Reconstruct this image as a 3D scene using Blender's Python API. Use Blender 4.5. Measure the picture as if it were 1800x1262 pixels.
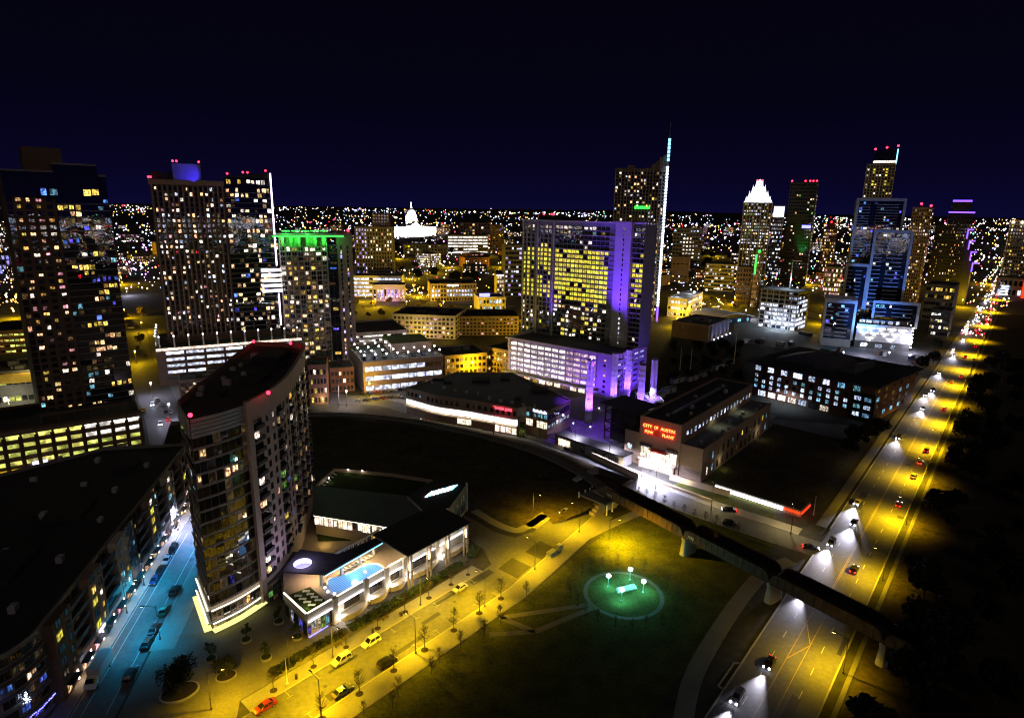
import bpy, math, random
from mathutils import Vector, Matrix, noise as mnoise
for o in list(bpy.data.objects): bpy.data.objects.remove(o)
SC = bpy.context.scene
COL = SC.collection
RND = random.Random(7)
PI = math.pi
rad = math.radians

# ------------------------------------------------------------------ camera (a drone 100 m above the ground)
CAM_H, FPX = 100.0, 1100.0
PITCH, ROLL = rad(13.64), rad(0.9)
FW = Vector((0, math.cos(PITCH), -math.sin(PITCH)))
UP0 = Vector((0, math.sin(PITCH), math.cos(PITCH)))
RT0 = Vector((1, 0, 0))
RT = RT0 * math.cos(ROLL) + UP0 * math.sin(ROLL)
UP = UP0 * math.cos(ROLL) - RT0 * math.sin(ROLL)
cam_d = bpy.data.cameras.new('camera')
cam_d.sensor_width = 36.0
cam_d.lens = 36.0 * FPX / 1800.0
cam_d.clip_start, cam_d.clip_end = 1.0, 40000.0
cam = bpy.data.objects.new('camera', cam_d)
COL.objects.link(cam)
cam.matrix_world = Matrix(((RT.x, UP.x, -FW.x, 0), (RT.y, UP.y, -FW.y, 0), (RT.z, UP.z, -FW.z, CAM_H), (0, 0, 0, 1)))
SC.camera = cam

# ------------------------------------------------------------------ world: night sky with a blue city glow at the horizon
w = bpy.data.worlds.new('World'); SC.world = w; w.use_nodes = True
wn, wl = w.node_tree.nodes, w.node_tree.links
wn.clear()
wo = wn.new('ShaderNodeOutputWorld'); bg = wn.new('ShaderNodeBackground')
tc = wn.new('ShaderNodeTexCoord'); sx = wn.new('ShaderNodeSeparateXYZ'); cr = wn.new('ShaderNodeValToRGB')
mr = wn.new('ShaderNodeMapRange')
wl.new(tc.outputs['Generated'], sx.inputs[0]); wl.new(sx.outputs['Z'], mr.inputs['Value'])
mr.inputs['From Min'].default_value = -0.02; mr.inputs['From Max'].default_value = 0.34
e = cr.color_ramp.elements
e[0].position = 0.0; e[0].color = (0.0030, 0.0024, 0.026, 1)
e[1].position = 1.0; e[1].color = (0.0009, 0.0006, 0.0030, 1)
k = e.new(0.18); k.color = (0.0018, 0.0013, 0.0125, 1)
k = e.new(0.48); k.color = (0.0011, 0.0008, 0.0050, 1)
wl.new(mr.outputs[0], cr.inputs[0]); wl.new(cr.outputs[0], bg.inputs['Color'])
sky_t = wn.new('ShaderNodeTexSky'); sky_t.sky_type = 'NISHITA'; sky_t.sun_disc = False
sky_t.sun_elevation = rad(48); sky_t.sun_rotation = rad(200)
bg2 = wn.new('ShaderNodeBackground'); bg2.inputs['Strength'].default_value = 0.00002
wl.new(sky_t.outputs[0], bg2.inputs['Color'])
ads = wn.new('ShaderNodeAddShader')
wl.new(bg.outputs[0], ads.inputs[0]); wl.new(bg2.outputs[0], ads.inputs[1]); wl.new(ads.outputs[0], wo.inputs[0])
bg.inputs['Strength'].default_value = 1.0

# ------------------------------------------------------------------ the one sun lamp: warm city-glow fill added for facades, from behind the camera
sun_d = bpy.data.lights.new('moon', 'SUN'); sun_d.energy = 0.12; sun_d.angle = rad(35); sun_d.color = (1.0, 0.80, 0.68)
sun = bpy.data.objects.new('moon', sun_d); COL.objects.link(sun)
sun.rotation_euler = (rad(58), 0, rad(24))

# ------------------------------------------------------------------ render settings
SC.render.engine = 'CYCLES'
cy = SC.cycles
cy.use_denoising = True
try:
    cy.denoiser = 'OPENIMAGEDENOISE'; cy.denoising_input_passes = 'RGB_ALBEDO_NORMAL'; cy.denoising_prefilter = 'ACCURATE'
except Exception: pass
cy.max_bounces = 3; cy.diffuse_bounces = 1; cy.glossy_bounces = 2; cy.transmission_bounces = 2; cy.transparent_max_bounces = 4
cy.sample_clamp_indirect = 1.5; cy.sample_clamp_direct = 0.0
cy.caustics_reflective = False; cy.caustics_refractive = False
cy.use_light_tree = True
cy.filter_width = 1.15
cy.use_adaptive_sampling = False
SC.view_settings.view_transform = 'Standard'; SC.view_settings.look = 'None'
SC.view_settings.exposure = 0.2; SC.view_settings.gamma = 1.0; SC.view_settings.use_curve_mapping = False

# ------------------------------------------------------------------ survey: a point of the ground (or of a level z) from its bearing
def G(x, y, z=0.0):
    d = RT * ((x - 900) / FPX) + UP * ((631 - y) / FPX) + FW
    t = (z - CAM_H) / d.z
    return Vector((d.x * t, d.y * t, z))
def PX(p):
    v = Vector(p) - Vector((0, 0, CAM_H)); c = v.dot(FW)
    return 900 + FPX * v.dot(RT) / c, 631 - FPX * v.dot(UP) / c
def HZ(bx, by, ty):
    """height of a vertical edge that stands at (bx, by) and ends at row ty"""
    p = G(bx, by); lo, hi = 0.0, 400.0
    for _ in range(50):
        m = (lo + hi) / 2
        if PX((p.x, p.y, m))[1] > ty: lo = m
        else: hi = m
    return lo
# ------------------------------------------------------------------ materials
MAT = {}
def _new(name):
    m = bpy.data.materials.new(name); m.use_nodes = True
    nt = m.node_tree; nt.nodes.clear()
    out = nt.nodes.new('ShaderNodeOutputMaterial'); b = nt.nodes.new('ShaderNodeBsdfPrincipled')
    nt.links.new(b.outputs[0], out.inputs[0]); MAT[name] = m
    return m, nt, b
def surf(name, col, rough=0.8, vary=0.25, scale=0.6, metal=0.0, spec=0.3, fine=6.0, bump=0.0, col2=None):
    """a painted, cast or grown surface: two noises break up its colour, an optional bump its relief"""
    m, nt, b = _new(name); N, L = nt.nodes, nt.links
    g = N.new('ShaderNodeNewGeometry'); n1 = N.new('ShaderNodeTexNoise'); n2 = N.new('ShaderNodeTexNoise')
    n1.inputs['Scale'].default_value = scale; n1.inputs['Detail'].default_value = 4
    n2.inputs['Scale'].default_value = fine; n2.inputs['Detail'].default_value = 3
    L.new(g.outputs['Position'], n1.inputs['Vector']); L.new(g.outputs['Position'], n2.inputs['Vector'])
    ad = N.new('ShaderNodeMath'); ad.operation = 'ADD'
    L.new(n1.outputs[0], ad.inputs[0]); L.new(n2.outputs[0], ad.inputs[1])
    mr = N.new('ShaderNodeMapRange'); mr.inputs['From Min'].default_value = 0.6; mr.inputs['From Max'].default_value = 1.4
    L.new(ad.outputs[0], mr.inputs['Value'])
    mx = N.new('ShaderNodeMix'); mx.data_type = 'RGBA'
    c2 = col2 if col2 else tuple(min(1, c * (1 + vary)) for c in col)
    c1 = col if col2 else tuple(c * (1 - vary) for c in col)
    mx.inputs[6].default_value = (*c1, 1); mx.inputs[7].default_value = (*c2, 1)
    L.new(mr.outputs[0], mx.inputs[0]); L.new(mx.outputs[2], b.inputs['Base Color'])
    b.inputs['Roughness'].default_value = rough; b.inputs['Metallic'].default_value = metal
    b.inputs['Specular IOR Level'].default_value = spec
    if bump:
        bp = N.new('ShaderNodeBump'); bp.inputs['Strength'].default_value = bump; bp.inputs['Distance'].default_value = 0.1
        L.new(n2.outputs[0], bp.inputs['Height']); L.new(bp.outputs[0], b.inputs['Normal'])
    return m
def glow(name, col, s, sample=False):
    """something that gives off light evenly (a lamp, a tube, a sign letter)"""
    m, nt, b = _new(name)
    b.inputs['Base Color'].default_value = (*[c * 0.3 for c in col], 1)
    b.inputs['Emission Color'].default_value = (*col, 1); b.inputs['Emission Strength'].default_value = s
    m.cycles.emission_sampling = 'AUTO' if sample else 'NONE'
    return m
def litwin(name, col, s, lo=0.15, detail=0.9, contrast=1.0):
    """a window of a lit room: each one has its own brightness and an uneven inside"""
    m, nt, b = _new(name); N, L = nt.nodes, nt.links
    oi = N.new('ShaderNodeObjectInfo'); g = N.new('ShaderNodeNewGeometry')
    ad = N.new('ShaderNodeMath'); ad.operation = 'ADD'; fr = N.new('ShaderNodeMath'); fr.operation = 'FRACT'
    L.new(oi.outputs['Random'], ad.inputs[0]); L.new(g.outputs['Random Per Island'], ad.inputs[1]); L.new(ad.outputs[0], fr.inputs[0])
    pw = N.new('ShaderNodeMath'); pw.operation = 'POWER'; pw.inputs[1].default_value = 1.8; L.new(fr.outputs[0], pw.inputs[0])
    ns = N.new('ShaderNodeTexNoise'); ns.inputs['Scale'].default_value = detail; ns.inputs['Detail'].default_value = 3
    L.new(g.outputs['Position'], ns.inputs['Vector'])
    mr = N.new('ShaderNodeMapRange'); mr.inputs['From Min'].default_value = 0.42; mr.inputs['From Max'].default_value = 0.62
    mr.inputs['To Min'].default_value = 1.0 - 0.85 * contrast; mr.inputs['To Max'].default_value = 1.3
    L.new(ns.outputs[0], mr.inputs['Value'])
    m2 = N.new('ShaderNodeMapRange'); m2.inputs['To Min'].default_value = lo * s; m2.inputs['To Max'].default_value = s
    L.new(pw.outputs[0], m2.inputs['Value'])
    mu = N.new('ShaderNodeMath'); mu.operation = 'MULTIPLY'; L.new(mr.outputs[0], mu.inputs[0]); L.new(m2.outputs[0], mu.inputs[1])
    hs = N.new('ShaderNodeHueSaturation'); hs.inputs['Color'].default_value = (*col, 1)
    h2 = N.new('ShaderNodeMapRange'); h2.inputs['To Min'].default_value = 0.47; h2.inputs['To Max'].default_value = 0.52
    f2 = N.new('ShaderNodeMath'); f2.operation = 'FRACT'; f3 = N.new('ShaderNodeMath'); f3.operation = 'MULTIPLY'; f3.inputs[1].default_value = 7.31
    L.new(fr.outputs[0], f3.inputs[0]); L.new(f3.outputs[0], f2.inputs[0]); L.new(f2.outputs[0], h2.inputs['Value']); L.new(h2.outputs[0], hs.inputs['Hue'])
    L.new(hs.outputs[0], b.inputs['Emission Color']); L.new(mu.outputs[0], b.inputs['Emission Strength'])
    b.inputs['Base Color'].default_value = (0.02, 0.02, 0.02, 1); b.inputs['Roughness'].default_value = 0.15
    m.cycles.emission_sampling = 'NONE'
    return m
def glassm(name, col, rough=0.03, tilt=0.0):
    m, nt, b = _new(name); N, L = nt.nodes, nt.links
    b.inputs['Base Color'].default_value = (*col, 1); b.inputs['Roughness'].default_value = rough
    b.inputs['Specular IOR Level'].default_value = 0.8
    if tilt: b.inputs['IOR'].default_value = 2.0
    if tilt:
        g = N.new('ShaderNodeNewGeometry'); ns = N.new('ShaderNodeTexNoise'); ns.inputs['Scale'].default_value = 0.35
        L.new(g.outputs['Position'], ns.inputs['Vector'])
        bp = N.new('ShaderNodeBump'); bp.inputs['Strength'].default_value = tilt; bp.inputs['Distance'].default_value = 0.3
        L.new(ns.outputs[0], bp.inputs['Height']); L.new(bp.outputs[0], b.inputs['Normal'])
    return m
# setting
surf('ground', (0.012, 0.013, 0.010), 0.95, 0.5, 0.045, fine=0.35, bump=0.3, col2=(0.060, 0.056, 0.048))
surf('lawn', (0.022, 0.030, 0.009), 1.0, 0.5, 0.22, fine=1.3, bump=0.6, col2=(0.095, 0.098, 0.030), spec=0.05)
surf('scrub', (0.020, 0.017, 0.010), 1.0, 0.5, 0.12, fine=0.7, bump=0.8, col2=(0.085, 0.068, 0.040), spec=0.05)
surf('garden', (0.028, 0.040, 0.010), 1.0, 0.5, 0.3, fine=3.0, bump=0.5, spec=0.05)
surf('asphalt', (0.085, 0.085, 0.087), 0.75, 0.35, 0.10, fine=0.9, spec=0.35)
surf('asphalt_new', (0.030, 0.030, 0.031), 0.7, 0.3, 0.2, fine=2.0)
surf('asphalt_far', (0.10, 0.09, 0.08), 0.7, 0.4, 0.02, fine=0.2)
surf('pavement', (0.17, 0.165, 0.155), 0.85, 0.22, 0.25, fine=2.2)
surf('plaza', (0.115, 0.110, 0.100), 0.85, 0.3, 0.15, fine=1.8)
surf('kerb', (0.26, 0.25, 0.23), 0.85, 0.2, 0.6)
surf('paint_white', (0.42, 0.42, 0.41), 0.7, 0.3, 0.6)
surf('paint_worn', (0.22, 0.22, 0.21), 0.7, 0.5, 1.2)
surf('paint_yellow', (0.36, 0.24, 0.03), 0.7, 0.3, 0.6)
surf('soil', (0.022, 0.017, 0.012), 1.0, 0.4, 2.0)
surf('concrete', (0.30, 0.29, 0.27), 0.85, 0.2, 0.15, fine=1.2)
surf('concrete_dark', (0.13, 0.125, 0.12), 0.85, 0.3, 0.15, fine=1.2)
surf('limestone', (0.34, 0.27, 0.19), 0.85, 0.18, 0.2, fine=1.5)
surf('tan', (0.27, 0.195, 0.14), 0.85, 0.2, 0.2, fine=1.5)
surf('brown', (0.13, 0.085, 0.055), 0.85, 0.25, 0.2, fine=1.5)
surf('brick', (0.17, 0.075, 0.045), 0.85, 0.3, 0.3, fine=4.0)
surf('stucco', (0.46, 0.42, 0.36), 0.85, 0.14, 0.15, fine=1.2)
surf('stucco_grey', (0.22, 0.21, 0.20), 0.85, 0.2, 0.15, fine=1.2)
surf('white', (0.72, 0.71, 0.69), 0.6, 0.08, 0.3)
surf('panel_grey', (0.36, 0.36, 0.37), 0.5, 0.12, 0.4)
surf('roof_dark', (0.035, 0.033, 0.035), 0.9, 0.4, 0.1, fine=0.8)
surf('roof_grey', (0.10, 0.095, 0.09), 0.9, 0.3, 0.12, fine=0.9)
surf('roof_metal', (0.085, 0.087, 0.092), 0.6, 0.3, 0.2, metal=0.0)
surf('masonry', (0.40, 0.315, 0.26), 0.85, 0.16, 0.25, fine=2.0)
surf('metal_dark', (0.045, 0.043, 0.042), 0.5, 0.3, 0.6, metal=0.5)
surf('metal', (0.35, 0.35, 0.36), 0.4, 0.15, 0.6, metal=0.7)
surf('pole', (0.11, 0.10, 0.09), 0.5, 0.2, 0.6, metal=0.4)
surf('rust', (0.075, 0.045, 0.032), 0.8, 0.5, 0.5, fine=3.0)
surf('wood_pole', (0.10, 0.075, 0.055), 0.9, 0.3, 1.0)
surf('bark', (0.05, 0.04, 0.03), 0.95, 0.4, 1.5)
surf('leaf', (0.035, 0.055, 0.018), 0.7, 0.5, 0.5, fine=2.0)
surf('leaf_dark', (0.014, 0.018, 0.008), 0.8, 0.5, 0.4, fine=1.5)
surf('leaf_dry', (0.08, 0.055, 0.02), 0.8, 0.4, 0.6)
surf('tyre', (0.015, 0.015, 0.015), 0.9, 0.2, 2.0)
surf('frame_dark', (0.05, 0.05, 0.055), 0.5, 0.2, 1.0, metal=0.3)
surf('frame_light', (0.42, 0.42, 0.43), 0.5, 0.15, 1.0, metal=0.2)
surf('deck', (0.24, 0.18, 0.12), 0.75, 0.2, 0.3, fine=2.0)
surf('furniture', (0.5, 0.48, 0.44), 0.7, 0.15, 1.0)
surf('cloth', (0.06, 0.06, 0.08), 0.9, 0.3, 2.0)
surf('skin', (0.42, 0.26, 0.18), 0.7, 0.1, 3.0)
surf('awning_red', (0.35, 0.03, 0.02), 0.7, 0.2, 1.0)
glassm('glass', (0.012, 0.014, 0.020), 0.02, 0.04)
glassm('glass_blue', (0.010, 0.018, 0.045), 0.03, 0.04)
glassm('glass_brown', (0.060, 0.042, 0.024), 0.04, 0.03)
glassm('pool_water', (0.06, 0.22, 0.50), 0.04)
for nm, c in dict(red=(0.30, 0.028, 0.012), white=(0.70, 0.70, 0.68), black=(0.012, 0.012, 0.013), silver=(0.40, 0.40, 0.41), grey=(0.10, 0.10, 0.11), navy=(0.015, 0.025, 0.10), maroon=(0.09, 0.012, 0.015), yellow=(0.62, 0.40, 0.02), green=(0.02, 0.07, 0.04)).items():
    m, nt, b = _new('car_' + nm)
    b.inputs['Base Color'].default_value = (*c, 1); b.inputs['Roughness'].default_value = 0.3; b.inputs['Coat Weight'].default_value = 0.6
    b.inputs['Metallic'].default_value = 0.2
# lit rooms
litwin('lit_warm', (1.0, 0.60, 0.26), 3.8, 0.08, 1.5)
litwin('lit_amber', (1.0, 0.66, 0.11), 2.6, 0.1, 1.3)
litwin('lit_yellow', (0.95, 0.82, 0.07), 1.5, 0.5, 0.8, 0.6)
litwin('lit_white', (1.0, 0.86, 0.70), 5.0, 0.14, 1.4)
litwin('lit_cool', (0.62, 0.72, 1.0), 3.8, 0.18, 1.3)
litwin('lit_cyan', (0.30, 0.72, 1.0), 1.5, 0.2)
litwin('lit_blue', (0.10, 0.13, 1.0), 2.4, 0.1)
litwin('lit_pink', (1.0, 0.42, 0.50), 2.6, 0.15)
litwin('lit_green', (0.35, 0.9, 0.15), 0.8, 0.2)
litwin('lit_dim', (0.75, 0.45, 0.16), 0.16, 0.15)
litwin('lit_garage', (1.0, 0.93, 0.85), 2.6, 0.4, 0.5, 0.8)
litwin('lit_garage_cool', (0.72, 0.76, 1.0), 2.8, 0.35, 0.5, 0.8)
litwin('lit_garage_yellow', (0.85, 0.88, 0.18), 1.5, 0.35, 0.35, 0.8)
litwin('lit_shop', (1.0, 0.80, 0.56), 3.0, 0.5, 0.7, 0.7)
litwin('lit_violet', (0.46, 0.36, 1.0), 2.6, 0.4)
# lamps and signs
glow('bulb_white', (0.86, 0.86, 1.0), 14.0)
glow('bulb_cool', (0.70, 0.74, 1.0), 9.0)
glow('bulb_cyan', (0.62, 1.0, 0.96), 18.0)
glow('bulb_sodium', (1.0, 0.72, 0.16), 14.0)
glow('bulb_warm', (1.0, 0.74, 0.42), 9.0)
glow('bulb_red', (1.0, 0.02, 0.05), 7.0)
glow('tail_red', (1.0, 0.02, 0.01), 3.0)
glow('neon_red', (1.0, 0.025, 0.004), 2.6)
glow('neon_pink', (1.0, 0.06, 0.10), 3.4)
glow('neon_core', (1.0, 0.55, 0.12), 2.6)
glow('neon_blue', (0.16, 0.16, 1.0), 4.0)
glow('neon_violet', (0.20, 0.07, 1.0), 2.6)
glow('neon_green', (0.04, 1.0, 0.08), 2.4)
glow('tube_white', (0.98, 0.93, 1.0), 5.0)
glow('tube_warm', (1.0, 0.90, 0.66), 3.4)
glow('tube_lilac', (0.86, 0.68, 1.0), 4.5)
glow('tube_cool', (0.62, 0.72, 1.0), 3.5)
glow('tube_cyan', (0.22, 0.72, 1.0), 2.6)
glow('sig_green', (0.1, 1.0, 0.7), 6.0)
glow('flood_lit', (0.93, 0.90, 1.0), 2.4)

# ------------------------------------------------------------------ mesh building
class MB:
    def __init__(s): s.v, s.f, s.m = [], [], []
    def poly(s, pts, m=0):
        b = len(s.v); s.v += [tuple(p) for p in pts]; s.f.append(tuple(range(b, b + len(pts)))); s.m.append(m)
    def box(s, x0, y0, z0, x1, y1, z1, m=0, mt=None):
        b = len(s.v)
        s.v += [(x0, y0, z0), (x1, y0, z0), (x1, y1, z0), (x0, y1, z0), (x0, y0, z1), (x1, y0, z1), (x1, y1, z1), (x0, y1, z1)]
        for i, q in enumerate(((0, 3, 2, 1), (4, 5, 6, 7), (0, 1, 5, 4), (1, 2, 6, 5), (2, 3, 7, 6), (3, 0, 4, 7))):
            s.f.append(tuple(b + k for k in q)); s.m.append(mt if (i == 1 and mt is not None) else m)
        return s
    def prism(s, pts, z0, z1, m=0, mt=None, bottom=True):
        """pts in plan; z0/z1 numbers or per-point lists"""
        pts = [(p[0], p[1]) for p in pts]
        a = sum(pts[i][0] * pts[(i + 1) % len(pts)][1] - pts[(i + 1) % len(pts)][0] * pts[i][1] for i in range(len(pts)))
        n = len(pts)
        Z0 = list(z0) if isinstance(z0, (list, tuple)) else [z0] * n
        Z1 = list(z1) if isinstance(z1, (list, tuple)) else [z1] * n
        if a < 0: pts, Z0, Z1 = pts[::-1], Z0[::-1], Z1[::-1]
        b = len(s.v)
        s.v += [(p[0], p[1], Z0[i]) for i, p in enumerate(pts)] + [(p[0], p[1], Z1[i]) for i, p in enumerate(pts)]
        for i in range(n):
            j = (i + 1) % n
            s.f.append((b + i, b + j, b + n + j, b + n + i)); s.m.append(m)
        s.f.append(tuple(range(b + n, b + 2 * n))); s.m.append(m if mt is None else mt)
        if bottom: s.f.append(tuple(range(b + n - 1, b - 1, -1))); s.m.append(m)
        return s
    def cyl(s, x, y, z0, z1, r, n=10, r2=None, m=0, cap=True):
        r2 = r if r2 is None else r2; b = len(s.v)
        for z, q in ((z0, r), (z1, r2)):
            s.v += [(x + q * math.cos(2 * PI * i / n), y + q * math.sin(2 * PI * i / n), z) for i in range(n)]
        for i in range(n):
            j = (i + 1) % n; s.f.append((b + i, b + j, b + n + j, b + n + i)); s.m.append(m)
        if cap:
            s.f.append(tuple(range(b + n, b + 2 * n))); s.m.append(m)
            s.f.append(tuple(range(b + n - 1, b - 1, -1))); s.m.append(m)
        return s
    def bar(s, p, q, w, h=None, m=0):
        """a beam of w x h between two points"""
        p, q = Vector(p), Vector(q); d = q - p
        if d.length < 1e-6: return s
        d.normalize(); h = w if h is None else h
        a = d.cross(Vector((0, 0, 1)))
        if a.length < 1e-3: a = Vector((1, 0, 0))
        a.normalize(); c = a.cross(d); a = a * (w / 2); c = c * (h / 2); b = len(s.v)
        for o in (p, q): s.v += [tuple(o - a - c), tuple(o + a - c), tuple(o + a + c), tuple(o - a + c)]
        for f in ((0, 1, 2, 3), (7, 6, 5, 4), (0, 4, 5, 1), (1, 5, 6, 2), (2, 6, 7, 3), (3, 7, 4, 0)):
            s.f.append(tuple(b + k for k in f)); s.m.append(m)
        return s
    def tube(s, path, rs, n=5, m=0):
        path = [Vector(p) for p in path]
        if not isinstance(rs, (list, tuple)): rs = [rs] * len(path)
        b = len(s.v)
        for i, p in enumerate(path):
            d = (path[min(i + 1, len(path) - 1)] - path[max(i - 1, 0)]).normalized()
            a = d.cross(Vector((0.31, 0.17, 0.93)))
            if a.length < 1e-3: a = Vector((1, 0, 0))
            a.normalize(); c = d.cross(a)
            s.v += [tuple(p + (a * math.cos(2 * PI * k / n) + c * math.sin(2 * PI * k / n)) * rs[i]) for k in range(n)]
        for i in range(len(path) - 1):
            for k in range(n):
                l = (k + 1) % n; s.f.append((b + i * n + k, b + i * n + l, b + (i + 1) * n + l, b + (i + 1) * n + k)); s.m.append(m)
        s.f.append(tuple(range(b + n - 1, b - 1, -1))); s.m.append(m)
        s.f.append(tuple(range(b + (len(path) - 1) * n, b + len(path) * n))); s.m.append(m)
        return s
    def ball(s, x, y, z, r, m=0, n=8, k=5, sz=1.0):
        b = len(s.v)
        for i in range(1, k):
            t = PI * i / k
            s.v += [(x + r * math.sin(t) * math.cos(2 * PI * j / n), y + r * math.sin(t) * math.sin(2 * PI * j / n), z + sz * r * math.cos(t)) for j in range(n)]
        T = len(s.v); s.v += [(x, y, z + r * sz), (x, y, z - r * sz)]
        for i in range(k - 2):
            for j in range(n):
                l = (j + 1) % n; s.f.append((b + i * n + j, b + (i + 1) * n + j, b + (i + 1) * n + l, b + i * n + l)); s.m.append(m)
        for j in range(n):
            l = (j + 1) % n
            s.f.append((T, b + j, b + l)); s.m.append(m); s.f.append((T + 1, b + (k - 2) * n + l, b + (k - 2) * n + j)); s.m.append(m)
        return s
    def octa(s, x, y, z, r, m=0):
        b = len(s.v); s.v += [(x + r, y, z), (x, y + r, z), (x - r, y, z), (x, y - r, z), (x, y, z + r), (x, y, z - r)]
        for i in range(4):
            j = (i + 1) % 4; s.f += [(b + i, b + j, b + 4), (b + j, b + i, b + 5)]; s.m += [m, m]
        return s
    def mesh(s, name, mats):
        me = bpy.data.meshes.new(name); me.from_pydata(s.v, [], s.f)
        for m in ([mats] if isinstance(mats, str) else mats): me.materials.append(MAT[m])
        if any(s.m): me.polygons.foreach_set('material_index', s.m)
        me.update(); return me
    def build(s, name, mats, parent=None, smooth=False):
        me = s.mesh(name, mats)
        if smooth: me.polygons.foreach_set('use_smooth', [True] * len(me.polygons))
        return put(name, me, parent)
def put(name, me, parent=None, loc=None, rz=0.0, scale=None):
    o = bpy.data.objects.new(name, me); COL.objects.link(o)
    if parent is not None: o.parent = parent
    if loc is not None: o.location = loc
    if rz: o.rotation_euler = (0, 0, rz)
    if scale is not None: o.scale = scale
    return o
def tag(o, label, cat, group=None):
    o['label'] = label; o['category'] = cat
    if group: o['group'] = group
    return o
def thing(name, label, cat, loc=(0, 0, 0), rz=0.0, group=None):
    o = put(name, None, None, loc, rz); o.empty_display_size = 0.5
    return tag(o, label, cat, group)
def struct(o): o['kind'] = 'structure'; return o
def stuff(o): o['kind'] = 'stuff'; return o
def copy_tree(o, parent=None):
    c = o.copy(); COL.objects.link(c)
    if parent is not None: c.parent = parent
    for ch in o.children: copy_tree(ch, c)
    return c
def sheet(name, pts, z, mat, th=None):
    """a flat piece of ground; th: raised slab of that thickness with its top at z"""
    b = MB()
    pts = [Vector((p[0], p[1], 0)) for p in pts]
    if th: b.prism(pts, z - th, z)
    else:
        a = sum(pts[i].x * pts[(i + 1) % len(pts)].y - pts[(i + 1) % len(pts)].x * pts[i].y for i in range(len(pts)))
        if a < 0: pts = pts[::-1]
        b.poly([(p.x, p.y, z) for p in pts])
    return struct(b.build(name, mat))
def lamp(kind, name, power, col, parent=None, loc=(0, 0, 0), rot=(0, 0, 0), size=0.3, spot=2.6, blend=0.5):
    d = bpy.data.lights.new(name, kind); d.energy = power; d.color = col
    if kind == 'SPOT': d.spot_size = spot; d.spot_blend = blend; d.shadow_soft_size = size
    elif kind == 'POINT': d.shadow_soft_size = size
    elif kind == 'AREA':
        if isinstance(size, tuple): d.shape = 'RECTANGLE'; d.size, d.size_y = size
        else: d.size = size
    o = bpy.data.objects.new(name, d); COL.objects.link(o); o.location = loc; o.rotation_euler = rot
    if parent is not None: o.parent = parent
    if parent is not None and name in POSTED and loc[2] < 15:  # these stand on a post of their own
        b = MB(); b.cyl(loc[0], loc[1], 0, loc[2] + 0.9, 0.1, 6, m=1).ball(loc[0], loc[1], loc[2] + 1.3, 0.45, 0, 8, 5)
        b.build('post_lamp', ['bulb_sodium' if col[2] < 0.4 else 'bulb_cool', 'pole'], parent)
    return o
POSTED = {'street_glow', 'yard_light', 'work_light', 'shop_glow', 'terrace_light'}
def aim(o, target):
    """turn a top-level lamp towards a point (given in the same frame as its location)"""
    d = Vector(target) - Vector(o.location); o.rotation_euler = d.to_track_quat('-Z', 'Y').to_euler()

# ------------------------------------------------------------------ windows
_WM = {}
def wmesh(style, frame, pane):
    """unit window: x -0.5..0.5, z 0..1, looking to -y; the frame stands proud of the pane"""
    key = (style, frame, pane)
    if key in _WM: return _WM[key]
    b = MB(); t = 0.05; d = 0.09
    b.box(-0.5, -0.03, 0.0, 0.5, 0.01, 1.0, 1)
    if style != 'bare':
        b.box(-0.5, -d, 0, 0.5, -0.032, t, 0).box(-0.5, -d, 1 - t, 0.5, -0.032, 1, 0)
        b.box(-0.5, -d, t, -0.5 + t, -0.032, 1 - t, 0).box(0.5 - t, -d, t, 0.5, -0.032, 1 - t, 0)
        if style == 'mul': b.box(-0.025, -d, t, 0.025, -0.032, 1 - t, 0)
        if style == 'mul3':
            for x in (-0.18, 0.16): b.box(x - 0.02, -d, t, x + 0.02, -0.032, 1 - t, 0)
        if style == 'cross':
            b.box(-0.025, -d, t, 0.025, -0.032, 1 - t, 0); b.box(-0.5 + t, -d + 0.005, 0.62, 0.5 - t, -0.032, 0.66, 0)
    me = b.mesh('window_' + style, [frame, pane]); _WM[key] = me
    return me
PARTLY = {'lit_warm', 'lit_white', 'lit_cool', 'lit_amber', 'lit_pink', 'lit_blue', 'lit_cyan', 'lit_dim'}
FACE_RZ = {'F': 0.0, 'R': PI / 2, 'B': PI, 'L': -PI / 2}
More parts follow.
